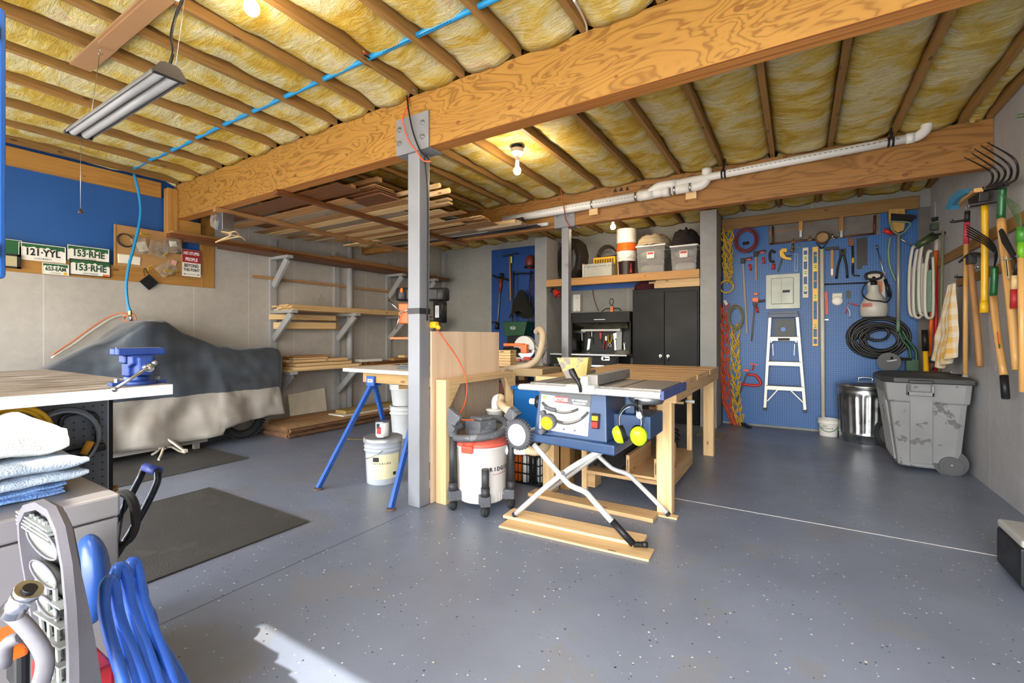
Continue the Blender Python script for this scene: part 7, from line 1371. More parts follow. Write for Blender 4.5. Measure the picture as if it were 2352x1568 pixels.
simple('steel_strip', 'shorter black steel strip hanging on the pegboard', 'strip', lambda b: b.bar(at(1985, 545, .02), at(1985, 609, .02), .05, .008, (0, 1, 0)))
simple('level_rod', 'thin black rod lying level on pegboard hooks', 'rod', lambda b: b.cyl(at(1886, 653, .02), at(1993, 649, .02), .008))
simple('red_handle_saw', 'red handled pruning saw behind the white pole', 'saw', lambda b: (b.use(RED), b.bar(at(1897, 670, .015), at(1899, 722, .015), .03, .015, (0, 1, 0)), b.use(GALV), b.bar(at(1894, 734, .015), at(1903, 734, .015), .02, .012)))
t = thing('water_sensor', 'white round sensor on a card hanging on the pegboard', 'sensor', at(1923, 700)); b = MB(PAP); b.bb(at(1912, 690, .004), at(1934, 673, .004)+V(0, .002, 0)); b.build('card', t); b = MB(WHITE_P); b.lathe([(.055, 0), (.055, .02), (.04, .028), (.02, .03)], at(1923, 691, .004), (0, -1, 0), n=26); b.build('sensor', t)
simple('dark_tag', 'small dark green tag on the pegboard', 'tag', lambda b: (b.use(plain('olive tag', '2c3626', .5)), b.bb(at(1943, 685, .01), at(1954, 667, .01)+V(0, .006, 0))))
simple('wire_hooks', 'bunch of red and grey wire ties on the pegboard', 'hooks', lambda b: (b.use(GALV), b.tube([at(1950, 697, .02), at(1947, 706, .02), at(1952, 716, .02), at(1951, 730, .02)], .005, 5, 4), b.use(RED), b.tube([at(1949, 695, .02), at(1944, 712, .02), at(1942, 720, .02)], .006, 5, 4), b.tube([at(1955, 697, .02), at(1963, 699, .02), at(1971, 702, .02)], .007, 5, 3)))
# sprayer
t = thing('pump_sprayer', 'white pump sprayer with a black hose hanging on the pegboard', 'sprayer', at(2007, 728)); c = at(2007, 728, .12); SPW = plain('milky sprayer plastic', 'bcbab2', .4, 0, .05); h = at(2007, 655, .12).z-c.z; k_ = h/.42
b = MB(SPW); b.lathe([(.10, 0), (.125, .02*k_), (.13, .12*k_), (.125, .17*k_), (.11, .20*k_), (.09, .26*k_), (.055, .33*k_), (.05, .40*k_), (.055, .42*k_)], c, n=34); b.build('tank', t)
b = MB(plain('faded red print', 'b86a60', .6)); am = TOCAM(c.x, c.y); 
wrap(t, c, .1315, .1295, .13*k_, .18*k_, am-.9, am-.1, plain('faded red print', 'b86a60', .6), 'printed_mark'); b.bm.free()
b = MB(BLACK); b.cyl(c+V(0, 0, h), c+V(0, 0, h+.05), .03); b.tube([c+V(-.06, 0, h+.08), c+V(-.07, 0, h+.13), c+V(0, 0, h+.15), c+V(.07, 0, h+.13), c+V(.06, 0, h+.08), c+V(0, 0, h+.07)], .014, 8, 3, True); b.cyl(c+V(0, 0, h+.04), c+V(0, 0, h+.10), .014); b.build('pump_handle', t)
b = MB(BLACK); b.tube([c+V(.03, -.03, h-.01), c+V(-.02, -.06, h+.05), c+V(-.09, -.06, h-.0), c+V(-.11, -.06, h-.1), c+V(-.06, -.11, h-.17), c+V(.04, -.12, h-.19), c+V(.11, -.06, h-.20), c+V(.15, -.02, h-.12), c+V(.13, -.02, h+.0)], .008, 7, 6); b.cyl(c+V(.14, -.02, h-.14), c+V(.10, -.02, h+.06), .017); b.build('hose', t)
b = MB(GALV); b.cyl(c+V(.10, -.02, h+.06), at(2014, 565, .04), .006); b.cyl(at(2015, 572, .04), at(2013, 563, .04), .010); b.build('wand', t)
b = MB(PAP); b.bb(at(1993, 690, .004), at(2033, 624, .004)+V(0, .002, 0)); b.use(plain('orange print', 'c88060', .6)); b.bb(at(2008, 672, .006), at(2027, 645, .006)+V(0, .002, 0)); tag(b.build('instruction_sheet'), 'printed sheet pinned behind the pump sprayer', 'paper')
b = MB(plain('black garden hose', '18191b', .4, 0, .1)); c = at(2016, 775, .05); b.tube(coil(c, (0, 1, 0), .265, .006, 7, .09, .85, 34), .0125, 7); b.tube(coil(c+V(.02, -.02, -.02), (0, 1, 0), .17, .006, 5, .16, .85, 30), .0125, 7); b.tube(coil(c+V(-.01, -.03, -.03), (0, 1, 0), .22, .006, 6, .10, .8, 30), .0125, 7); b.tube(coil(c+V(-.01, -.05, .05), (0, 1, 0), .11, .013, 3, .12, .8, 24), .010, 7); tag(b.build('black_garden_hose'), 'big coil of black hose low on the pegboard behind the cans', 'hose')
# broom and dustpan
t = thing('upright_broom', 'upside down broom clipped to a green dustpan on a long pole', 'broom', at(2066, 760)); GRN = plain('sage plastic', '6f8a74', .5)
b = MB(plain('grey pole', 'a09c92', .4, .3)); b.cyl(at(2064, 538, .08), at(2063, 735, .10), .015); b.use(GRN); b.cyl(at(2063, 735, .10), at(2063, 762, .10), .017); b.build('pole', t)
b = MB(plain('straw bristle', 'b08c48', .9, 0, .3, 40)); b.prism([at(u, v_, .07) for u, v_ in ((2040, 483), (2076, 481), (2078, 505), (2074, 530), (2060, 536), (2047, 528), (2040, 510))], (0, -.05, 0)); b.build('straw_bristles', t)
b = MB(plain('black bristle', '1a1917', .95, 0, .2, 50)); b.prism([at(u, v_, .12) for u, v_ in ((2046, 491), (2100, 495), (2104, 500), (2090, 512), (2046, 507))], (0, -.03, 0)); b.build('black_bristles', t)
b = MB(GRN); b.tube([at(u, v_, .16) for u, v_ in ((2045, 508), (2048, 525), (2060, 537), (2072, 537), (2084, 525), (2089, 511), (2045, 508))], .008, 6, 3); b.build('dustpan_rim', t)
simple('curved_handle', 'curved grey green handle beside the broom', 'handle', lambda b: (b.use(GRN), b.tube([at(2045, 545, .04), at(2041, 575, .04), at(2044, 610, .04), at(2057, 645, .04)], .012, 7, 5)))
simple('duster', 'red headed duster on a thin rod behind the broom', 'duster', lambda b: (b.use(RED), b.cyl(at(2030, 528, .05), at(2050, 537, .05), .028, .022), b.use(GALV), b.cyl(at(2050, 537, .05), at(2100, 568, .05), .007)))
# green hand truck with grey wheel
t = thing('green_edger', 'dark green tube framed lawn edger with a grey wheel by the cans', 'edger', at(2090, 900, .15)); b = MB(GREEN)
b.tube([at(2065, 760, .12), at(2072, 780, .12), at(2088, 800, .12), at(2092, 830, .12), at(2092, 920, .12)], .014, 8, 4); b.tube([at(2072, 758, .12), at(2084, 780, .12), at(2102, 803, .12), at(2105, 830, .12), at(2105, 920, .12)], .014, 8, 4); b.bb(at(2080, 850, .12), at(2108, 826, .12)+V(0, -.04, 0)); b.build('frame', t)
b = MB(plain('grey rubber wheel', '55565a', .7)); b.disc(at(2042, 831, .2), (.2, 1, 0), .105, .04, 30); b.build('wheel', t); b = MB(WHITE_P); b.bar(at(2038, 829, .25), at(2058, 826, .22), .03, .01); b.use(IRON); b.bar(at(2045, 822, .22), at(2092, 825, .15), .03, .03); b.build('wheel_arm', t)
# folding chairs, poles
t = thing('folding_lawn_chairs', 'folded white and green lawn chairs hanging in the right back corner', 'folding chairs', at(2110, 725, .15)); WC = plain('white tube', 'c2c0b6', .4, 0, .05); GW = plain('green webbing', '6e8a78', .8, 0, .15, 30)
def ch(u, v_, d): return at(u, v_, d)
for i, (u, d, dv) in enumerate(((2090, .12, 0), (2100, .20, 8), (2112, .30, -6), (2126, .40, 10))):
    b = MB(WC); b.tube([ch(u+14, 568+dv, d), ch(u+8, 566+dv, d), ch(u+4, 580+dv, d), ch(u-1, 620+dv, d), ch(u-2, 690+dv, d), ch(u+2, 722+dv*.5, d), ch(u+14, 724+dv*.5, d), ch(u+18, 700+dv, d), ch(u+18, 630, d), ch(u+17, 590, d)], .019, 8, 4, flat=.7); b.build('frame_tube', t)
    b = MB(GW if i % 2 else WC); b.prism([ch(u+2, 615+dv, d-.01), ch(u+13, 608+dv, d-.01), ch(u+14, 715, d-.01), ch(u+2, 718, d-.01)], (0, .02, 0)); b.build('seat_panel', t)
def pole(nm, lab, cat, p, q, r, mats, splits):
    """pole from p to q in bands: splits are fractions where the next material starts"""
    t = thing(nm, lab, cat, Vector(q)); p, q = Vector(p), Vector(q)
    for i, (m, nme) in enumerate(mats):
        s0 = splits[i]; s1 = splits[i+1]; rr = r*(1.25 if nme in ('grip', 'socket') else 1); b = MB(m); b.cyl(p.lerp(q, s0), p.lerp(q, s1), rr, n=14); b.build(nme, t)
    return t
pole('orange_pole', 'orange pole leaning in the right back corner', 'pole', at(2150, 575, .35), at(2131, 865, .30), .017, ((ORANGE, 'shaft'),), (0, 1))
pole('red_pole', 'red pole with a pale cap leaning in the right back corner', 'pole', at(2152, 548, .28), at(2148, 860, .28), .018, ((plain('pale cap', 'b5b0a4', .5), 'grip'), (RED, 'shaft')), (0, .12, 1))
pole('yellow_handled_tool', 'yellow tool handle with a black grip standing behind the wheeled bin', 'tool', at(2124, 757, .40), V(at(2128, 880, .40).x+.02, at(2128, 880, .40).y, .001), .022, ((BLACK, 'grip'), (YEL, 'shaft')), (0, .18, 1))
pole('grey_pole', 'thin grey green pole by the right wall corner', 'pole', px(2166, 530, XR-.06), px(2158, 900, XR-.06), .012, ((plain('olive grey pole', '6d7058', .5), 'shaft'),), (0, 1))
simple('green_trimmer', 'dark green garden tool hanging above the lawn chairs', 'tool', lambda b: (b.use(plain('olive green plastic', '37462a', .4)), b.cyl(at(2105, 566, .30), at(2148, 540, .30), .035, .045), b.box(at(2152, 520, .30), (.10, .08, .07)), b.use(BLACK), b.cyl(at(2140, 505, .28), at(2160, 500, .28), .02), b.use(GALV), b.bb(at(2146, 500, .2), at(2153, 462, .2)+V(0, .02, 0))))
simple('black_latch', 'black loppers head behind the yellow tool handle', 'loppers', lambda b: (b.use(BLACK), b.box(at(2143, 826, .33), (.08, .03, .07)), b.tube([at(2146, 840, .33), at(2140, 850, .33), at(2136, 862, .33)], .006, 5, 3)))
# ---------------------------------------------------------------- cans and bins
GC = V(.646, 6.47, 0)
k = NT('galvanised can steel'); tc_ = k.co('Object', (1, 1, 1), False); n = k.noise(tc_, 9, 4); k.l(k.ramp(n, [(.3, '9a9ea0'), (.7, 'c6cacb')]), k.b.inputs['Base Color']); k.b.inputs['Metallic'].default_value = 1; k.l(k.math('MULTIPLY_ADD', n, .25, .18), k.b.inputs['Roughness']); GCM = k.m
t = thing('galvanised_can', 'galvanised steel dustbin with a lid in front of the pegboard', 'dustbin', GC)
b = MB(GCM); n_ = 120; rows = []
for z, r_, am_ in ((0, .235, 0), (.01, .24, 0), (.09, .243, 0), (.095, .249, 0), (.105, .244, 0), (.13, .244, .006), (.50, .258, .006), (.53, .258, 0), (.55, .264, 0), (.565, .259, 0), (.60, .262, 0), (.61, .268, 0), (.622, .262, 0)):
    rows.append([b.v(GC+V((r_+am_*(1 if math.sin(a*24*2*PI/n_) > .2 else -1)*.9)*math.cos(a*2*PI/n_), (r_+am_*(1 if math.sin(a*24*2*PI/n_) > .2 else -1)*.9)*math.sin(a*2*PI/n_), z)) for a in range(n_)])
for i in range(len(rows)-1): b.skin(rows[i], rows[i+1], i*.05, i*.05+.05, .25)
b.build('can', t)
b = MB(GCM); b.lathe([(.275, .612), (.28, .618), (.278, .635), (.26, .643), (.25, .652), (.18, .668), (.05, .678)], GC, n=60); ld = b.build('lid', t); b = MB(GALV); b.tube([GC+V(-.06, 0, .674), GC+V(-.055, 0, .71), GC+V(.055, 0, .71), GC+V(.06, 0, .674)], .008, 7, 3); b.build('lid_handle', ld)
a = TOCAM(GC.x, GC.y)+.75; b = MB(GALV); c = GC+V(.262*math.cos(a), .262*math.sin(a), .50); s_ = V(-math.sin(a), math.cos(a), 0); b.tube([c-s_*.05, c-s_*.055+V(.0, -.03, -.05), c+s_*.055+V(0, -.03, -.05), c+s_*.05], .006, 6, 3); b.build('side_handle', t)
TG = plain('grey bin plastic', '7e7f80', .6, 0, .16, 3, .1, 30, wear=('5c5c5e', 7, .6)); TL = plain('dark bin lid', '2e2f31', .5, 0, .2, 6)
bx = (.755, 1.165); byy = (5.27, 5.74); tx_ = (.665, 1.215); tyy = (5.20, 5.84); ztp = .77
t = thing('wheeled_bin', 'grey wheeled rubbish bin with a dark lid against the right wall', 'wheelie bin', ((bx[0]+bx[1])/2, 5.5, 0))
b = MB(TG)
def lerp2(z, ins=0): f_ = z/ztp; return (bx[0]+(tx_[0]-bx[0])*f_+ins, bx[1]+(tx_[1]-bx[1])*f_-ins, byy[0]+(tyy[0]-byy[0])*f_+ins, byy[1]+(tyy[1]-byy[1])*f_-ins)
def rring(b, z, out=0, ch=.05):
    x0, x1, y0, y1 = lerp2(z, -out); return [b.v(p) for p in ((x0+ch, y0, z), (x1-ch, y0, z), (x1-.2*ch, y0+.2*ch, z), (x1, y0+ch, z), (x1, y1-ch, z), (x1-ch, y1, z), (x0+ch, y1, z), (x0, y1-ch, z), (x0, y0+ch, z), (x0+.2*ch, y0+.2*ch, z))]
rr = [rring(b, z, o_) for z, o_ in ((.03, -.01), (.045, 0), (.60, 0), (.61, .012), (.66, .014), (.70, .014), (.75, .014), (ztp, .014))]
b.face(rr[0][::-1])
for i in range(len(rr)-1): b.skin(rr[i], rr[i+1], 0, .1, .3, False)
b.face(rr[-1]); b.build('body', t, bevel=.006)
b = MB(TG)
for i in range(5):
    y = 5.30+.10*i; x0a, x0b = lerp2(.08)[0], lerp2(.68)[0]; b.prism([(x0a-.012, y, .08), (x0a+.004, y, .08), (x0b+.004, y, .68), (x0b-.018, y, .68)], (0, .035, 0))
x0_, x1_, y0_, _ = lerp2(.10); X0_, X1_, Y0_, _ = lerp2(.70); b.prism([(.835, y0_-.012, .07), (.985, y0_-.012, .07), (.975, Y0_-.016, .70), (.825, Y0_-.016, .70)], (0, .02, 0)); b.build('rib', t, bevel=.005)
b = MB(TG); b.bb((.80, Y0_-.05, .665), (.98, Y0_+.0, .70)); b.bb((.80, Y0_-.05, .665), (.82, Y0_+.0, .76)); b.bb((.96, Y0_-.05, .665), (.98, Y0_+.0, .76)); b.build('front_handle', t, bevel=.006)
b = MB(TL); x0, x1, y0, y1 = tx_[0]-.03, tx_[1]+.02, tyy[0]-.03, tyy[1]+.03
A_ = [b.v(p) for p in ((x0+.08, y0, ztp), (x1, y0, ztp), (x1, y1, ztp), (x0+.08, y1, ztp), (x0, y1-.1, ztp), (x0, y0+.1, ztp))]; B_ = [b.v(p) for p in ((x0+.08, y0, ztp+.045), (x1, y0, ztp+.045), (x1, y1, ztp+.045), (x0+.08, y1, ztp+.045), (x0, y1-.1, ztp+.045), (x0, y0+.1, ztp+.045))]; C_ = [b.v(p) for p in ((x0+.12, y0+.05, ztp+.065), (x1-.05, y0+.05, ztp+.065), (x1-.05, y1-.05, ztp+.07), (x0+.12, y1-.05, ztp+.07), (x0+.06, y1-.12, ztp+.07), (x0+.06, y0+.12, ztp+.065))]
b.face(A_[::-1]); b.skin(A_, B_, 0, .1, .3, False); b.skin(B_, C_, 0, .1, .3, False); b.face(C_); b.bb((.81, y0-.03, ztp+.0), (.97, y0+.02, ztp+.03)); b.build('lid', t, bevel=.008)
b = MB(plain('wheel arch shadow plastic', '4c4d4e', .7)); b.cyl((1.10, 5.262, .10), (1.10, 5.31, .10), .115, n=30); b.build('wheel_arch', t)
for y in (5.235, 5.70): b = MB(plain('bin wheel', '4b4c4e', .6)); b.cyl((1.10, y, .078), (1.10, y+.04, .078), .078, n=34); b.cyl((1.10, y-.006, .078), (1.10, y, .078), .052, n=30); b.use(GALV); b.cyl((1.10, y-.01, .09), (1.10, y-.005, .09), .008); b.build('wheel', t)
b = MB(RUBBER); c = fl(2040, 1018); b.torus((.80, 6.12, .155), (.8, .6, 0), .13, .03, 34, 8); b.use(GALV); b.disc((.80, 6.12, .155), (.8, .6, 0), .10, .02); tag(b.build('mower_wheel'), 'dark rubber wheel standing between the dustbin and the wheeled bin', 'wheel')
# black case at the right edge
bc = fl(2352, 1330, .12); t = thing('black_case', 'black case with a grey top just inside the right edge of the photo', 'case', V(.92, 2.78, 0)); q = dp(2341, 1300, 2.75)
x0 = .862; b = MB(BLACK); b.prism([(x0, 3.0, .03), (x0+.03, 3.0, .0), (x0+.36, 3.0, .0), (x0+.36, 3.0, .205), (x0, 3.0, .205)], (0, .30, 0)); b.build('body', t, bevel=.01); b = MB(plain('grey case top', '9a9994', .5)); b.bb((x0+.003, 2.995, .206), (x0+.36, 3.305, .245)); b.build('top', t, bevel=.012)
# ---------------------------------------------------------------- right wall tools
XT = XR-.075
def wt_(u, v_, d=.075): return px(u, v_, XR-d)
HW = wood('ash tool handle', 'a8743c', 'd6a562', .7, 30, .4, knots=False); GSK = plain('green tool socket', '1d5c34', .3, .2, .05)
trim_z = wt_(2204, 652).z
b = MB(W_JOIST); b.bb((XR-.02, 4.05, 1.63), (XR, 5.75, 1.70)); struct(b.build('trim_9'), 'lower timber rail on the right wall')
def long_tool(nm, lab, cat, pts, r, segs, rs=None):
    """shaft through wall-plane points; segs: (name, material, i0, i1)"""
    P = [wt_(*p) for p in pts]; t = thing(nm, lab, cat, P[-1])
    for nme, m, i0, i1, rr in segs: b = MB(m); b.tube(P[i0:i1+1], rr, 12, 4 if i1-i0 > 1 else 0); b.build(nme, t)
    return t, P
t, P = long_tool('push_broom', 'blue bristled push broom head up on the right wall', 'broom', [(2222, 484), (2221, 510), (2219, 560), (2217, 860), (2216, 893)], .018, [('socket', IRON, 0, 1, .018), ('label_band', plain('broom label', 'b83a48', .5), 1, 2, .0185), ('handle', HW, 2, 3, .0165), ('grip', plain('grey grip', '8d8a7c', .8), 3, 4, .018)])
b = MB(HW); b.bar(wt_(2196, 474, .09), wt_(2248, 436, .12), .05, .03); b.build('block', t); b = MB(plain('blue bristle', '3f8fb8', .9, 0, .2, 60)); b.prism([wt_(u, v_, .10) for u, v_ in ((2191, 476), (2203, 452), (2224, 434), (2238, 432), (2243, 441), (2222, 452), (2206, 470), (2202, 480))], (-.06, 0, 0)); b.build('bristles', t)
t, P = long_tool('splitting_maul', 'splitting maul with a bright yellow handle on the right wall', 'maul', [(2262, 468), (2262, 560), (2261, 716)], .021, [('handle', plain('yellow fibreglass', 'e0b020', .35, 0, .06), 0, 2, .021)])
b = MB(IRON); b.prism([wt_(u, v_, .05) for u, v_ in ((2244, 440), (2275, 438), (2273, 462), (2248, 466))], (-.06, 0, 0)); b.bar(wt_(2236, 474, .08), wt_(2280, 465, .08), .05, .012); b.build('head', t, bevel=.006)
b = MB(plain('yellow fibreglass', 'e0b020', .35, 0, .06)); b.cyl(wt_(2261, 690), wt_(2261, 718), .024, .028); b.build('grip', t)
t, P = long_tool('garden_fork', 'five tined cultivator fork with a green socket high on the right wall', 'fork', [(2303, 432), (2301, 455), (2299, 503), (2305, 560), (2322, 700), (2336, 850)], .022, [('socket', GSK, 0, 2, .022), ('handle', HW, 2, 5, .024)])
TN = plain('blued tine steel', '34302e', .4, .7, .15, 20)
for i, tp in enumerate((((2262, 433), (2279, 415), (2272, 392), (2215, 361)), ((2274, 430), (2292, 412), (2288, 390), (2232, 352)), ((2283, 428), (2305, 410), (2302, 384), (2238, 342)), ((2296, 426), (2320, 408), (2315, 376), (2253, 334)), ((2312, 424), (2335, 408), (2330, 366), (2268, 327)))):
    d0 = [.09, .12, .16, .24]; b = MB(TN); b.tube([wt_(u, v_, d0[j]) for j, (u, v_) in enumerate(tp)], .006, 7, 6, rs=[.008, .0075, .006, .003]); b.build('tine', t)
b = MB(TN); b.tube([wt_(2258, 434, .09), wt_(2285, 430, .09), wt_(2314, 425, .09)], .010, 8, 3); b.build('crossbar', t)
b = MB(plain('oval tool label', 'd8d0b0', .5)); b.bar(wt_(2310, 590, .098), wt_(2316, 640, .098), .03, .002, (1, 0, 0)); b.use(GSK); b.bar(wt_(2311, 596, .1005), wt_(2315, 634, .1005), .014, .002, (1, 0, 0)); b.build('label_sticker', t)
t, P = long_tool('hand_cultivator', 'claw rake with bent tines, green socket and black end on the right wall', 'rake', [(2284, 612), (2284, 640), (2281, 680), (2290, 760), (2306, 862), (2310, 914)], .019, [('socket', GSK, 0, 2, .020), ('handle', HW, 2, 4, .021), ('end_socket', BLACK, 4, 5, .022)])
for i in range(5): b = MB(TN); b.tube([wt_(2284, 612, .08), wt_(2290-i*1.2, 585, .09+.004*i), wt_(2282-i*2, 560+i*3, .10+.006*i), wt_(2262-i*1.5, 542+i*4, .12+.008*i), wt_(2220, 517+i*6, .15+.01*i)], .0045, 6, 6); b.build('tine', t)
b = MB(ORANGE); b.bar(wt_(2291, 762, .095), wt_(2295, 790, .095), .022, .003, (1, 0, 0)); b.use(plain('green plastic', '2d6b3c', .4)); b.bar(wt_(2295, 790, .096), wt_(2296, 799, .096), .022, .003, (1, 0, 0)); b.build('label_sticker', t)
b = MB(BLACK); e = P[-1]; dd = (P[-1]-P[-2]).normalized(); b.torus(e+dd*.002, dd, .016, .005, 18, 6); b.build('end_ring', t)
t, P = long_tool('mattock', 'mattock with a worn wooden handle hanging beside the yellow maul', 'mattock', [(2229, 598), (2233, 640), (2243, 740), (2251, 842)], .020, [('handle', W_MID, 0, 3, .021)]); b = MB(IRON); b.tube([wt_(2206, 600, .07), wt_(2224, 585, .08), wt_(2240, 583, .08), wt_(2256, 587, .09)], .018, 8, 4, flat=.6); b.box(wt_(2231, 596, .08), (.05, .07, .07)); b.build('head', t)
t, P = long_tool('hedge_shears', 'hedge shears with a pale handle and red grip on the right wall', 'shears', [(2337, 598), (2332, 632), (2331, 664), (2330, 708)], .018, [('socket', IRON, 0, 1, .012), ('handle', plain('pale ash', 'd8bc86', .5), 1, 2, .018), ('grip', plain('red rubber grip', 'a8262c', .5), 2, 3, .021)])
b = MB(IRON); b.prism([wt_(u, v_, .085) for u, v_ in ((2299, 530), (2303, 525), (2308, 532), (2338, 590), (2332, 596), (2306, 556))], (-.012, 0, 0)); b.build('blade', t); b = MB(IRON); b.cyl(wt_(2336, 588, .10), wt_(2336, 588, .08), .008); b.build('pivot', t)
t, P = long_tool('leaf_rake', 'green wire leaf rake at the right edge of the right wall', 'leaf rake', [(2347, 520), (2346, 556), (2346, 592), (2349, 900)], .018, [('socket', plain('leaf rake green', '3f8a2c', .4), 0, 1, .024), ('collar', plain('lime collar', '6fae1e', .5), 1, 2, .020), ('handle', HW, 2, 3, .018)])
for i in range(9):
    u = 2318+4.2*i; b = MB(plain('rake wire', '4c6a40', .5)); b.tube([wt_(2347, 530, .09), wt_(2344-3.2*(8-i), 478+2*i, .10), wt_(2340-5*(8-i), 446+3*i, .11), wt_(2328-5*(8-i), 442+5*i, .15)], .0014, 5, 4); b.build('tine', t)
b = MB(plain('leaf rake green', '3f8a2c', .4)); b.tube([wt_(2352, 262, .10), wt_(2345, 262, .14), wt_(2335, 264, .18)], .003, 5, 3); b.tube([wt_(2353, 268, .10), wt_(2345, 269, .14), wt_(2333, 271, .18)], .003, 5, 3); tag(b.build('green_tines'), 'green wire tines poking in near the top of the right wall', 'rake')
for i, (u, v_) in enumerate(((2221, 505), (2262, 472), (2298, 430), (2284, 612), (2232, 634), (2217, 856), (2170, 536), (2346, 593))):
    b = MB(GALV if i % 2 else BLKMET); p = px(u, v_, XR-.001); b.tube([p+V(0, -.035, 0), p+V(-.09, -.032, -.004), p+V(-.10, -.03, .012)], .0042, 6, 3); b.tube([p+V(0, .035, 0), p+V(-.09, .032, -.004), p+V(-.10, .03, .012)], .0042, 6, 3); b.bb(p+V(-.004, -.04, -.012), p+V(0, .04, .012)); tag(b.build('tool_hook'), 'double steel hook on the right wall holding the %s' % ('push broom', 'yellow maul', 'garden fork', 'claw rake', 'mattock', 'push broom grip', 'thin grey pole', 'leaf rake')[i], 'hook', 'hooks on the right wall')
# striped towel
k = NT('striped yellow towel'); v = k.co('UV', (1, 1, 1), False); sp = k.n('SeparateXYZ'); k.l(v, sp.inputs[0])
s1 = k.math('GREATER_THAN', k.math('FRACT', k.math('MULTIPLY', sp.outputs[0], 3.2)), .5); s2 = k.math('GREATER_THAN', k.math('FRACT', k.math('MULTIPLY', sp.outputs[1], 6.5)), .5)
k.l(k.mix(k.math('MULTIPLY_ADD', s1, .5, k.math('MULTIPLY', s2, .4)), col('cfc6b4'), col('c99a3a')), k.b.inputs['Base Color']); k.b.inputs['Roughness'].default_value = 1; k.bump(k.noise(k.co('Object', (1, 1, 1), False), 180, 2), .4, .004)
top, bl, br_ = wt_(2185, 652, .10), wt_(2140, 800, .10), wt_(2213, 862, .10)
def ft(a, e):
    y_t = top.y+(.10)*(1-2*a); wd = .10+.22*e**.8; y = top.y+.02*e+wd*(1-2*a)*.9+.03*e; z = top.z-(top.z-wt_(2190, 850, .1).z)*e*(1-.25*abs(a-.35)*e)
    return V(XR-.09-.05*e-.035*math.sin(a*22+e*2)*(.5+.5*e)-.02*noise.noise(V(a*4, e*4, 1)), y, z)
b = MB(k.m); b.grid(ft, 44, 40, .004); tag(b.build('striped_towel'), 'yellow and white striped towel hanging on the right wall behind the wheeled bin', 'towel')
for i, (u, v_) in enumerate(((2200, 860), )): b = MB(BLKMET); p = px(2222, 862, XR-.001); b.tube([p, p+V(-.1, 0, 0), p+V(-.12, -.06, -.03), p+V(-.06, -.1, -.05), p+V(-.0, -.09, -.03)], .005, 6, 4); tag(b.build('wall_hanger'), 'black wire hanger beside the lid of the wheeled bin', 'hanger')
# ================================================================ ON THE CEILING
YPp = 4.80
def P2_(u, v_, y=YPp): return py(u, v_, y)
t = thing('drain_pipe_run', 'white plastic drain pipe strapped along the far beam', 'drain pipe', (-.9, YPp, 2.6))
za = 2.635
b = MB(PVC); b.cyl((-3.1, YPp, 2.615), (-1.40, YPp, 2.643), .047, n=24); b.build('lower_pipe', t)
b = MB(PVC); b.cyl((-1.41, YPp, 2.643), (-1.26, YPp, 2.645), .054, n=24); b.cyl((-1.29, YPp, 2.645), (-1.14, YPp, 2.645), .048, n=24); b.cyl((-1.17, YPp, 2.645), (-1.10, YPp, 2.645), .053, n=24); b.tube([(-1.30, YPp-.01, 2.66), (-1.22, YPp-.02, 2.70), (-1.14, YPp-.02, 2.708), (-1.05, YPp-.01, 2.709)], .040, 18, 4); b.build('wye_fitting', t)
b = MB(PVC); b.cyl((-1.08, YPp, 2.645), (-.88, YPp, 2.648), .047, n=24); b.tube([(-.89, YPp, 2.648), (-.80, YPp, 2.655), (-.755, YPp, 2.70), (-.75, YPp, 2.80)], .046, 20, 5); b.build('branch_pipe', t)
p1_, p2_ = P2_(1530, 418, YPp-.01), P2_(2092, 317, YPp-.01)
b = MB(PVC); b.cyl((-1.10, YPp-.012, 2.706), p2_, .036, n=22); b.cyl(V(-1.14, YPp-.012, 2.706), V(-1.03, YPp-.012, 2.709), .041, n=22); b.build('upper_pipe', t)
b = MB(PVC); e = p2_; b.cyl(e-V(.03, 0, 0), e+V(.02, 0, 0), .041, n=20); b.tube([e, e+V(.05, 0, .01), e+V(.09, 0, .05), e+V(.095, 0, .12)], .038, 18, 5); b.build('elbow', t)
for x, r_, z in ((-1.44, .05, 2.643), (-1.12, .052, 2.645), (-1.05, .049, 2.646)): b = MB(CHROME if x < -1.2 else GALV); b.cyl((x-.012, YPp, z), (x+.012, YPp, z), r_, n=24); b.build('band_clamp', t)
b = MB(TEXTB)
for i in range(30):
    x = -2.6+.04*i; b.bb((x, YPp-.0478, 2.63+.0), (x+.022, YPp-.0465, 2.634))
for i in range(34):
    x = -.55+.037*i; zz = 2.709+(x+1.1)*(p2_.z-2.706)/(p2_.x+1.1); b.bb((x, YPp-.0492, zz-.002), (x+.02, YPp-.0478, zz+.002))
b.build('printed_line', t)
for i, (u, x, z, r_) in enumerate(((1655, -.60, 2.713, .042), (2045, .64, 2.76, .042))):
    zz = 2.706+(x+1.1)*(p2_.z-2.706)/(p2_.x+1.1)
    b = MB(BLACK); b.cyl((x-.022, YPp-.01, zz), (x-.006, YPp-.01, zz), .0395, n=20); b.cyl((x+.006, YPp-.01, zz), (x+.022, YPp-.01, zz), .0395, n=20); b.bar((x, YPp-.045, zz), (x+.01, YPp-.02, 2.86), .02, .003, (0, 1, 0)); tag(b.build('hanger_strap'), 'black plastic strap holding the white pipe, %s one' % ('middle', 'right')[i], 'strap')
for i, (x, z, r_) in enumerate(((-1.93, 2.635, .049), (-.90, 2.648, .049))):
    b = MB(GALV); b.cyl((x-.010, YPp, z), (x+.010, YPp, z), r_, n=24); b.use(W_PALE); b.bb((x-.05, YPp+.02, z-.11), (x+.05, YPp+.073, z-.04)); tag(b.build('pipe_bracket'), 'perforated steel strap and block under the white pipe, %s one' % ('left', 'right')[i], 'bracket')
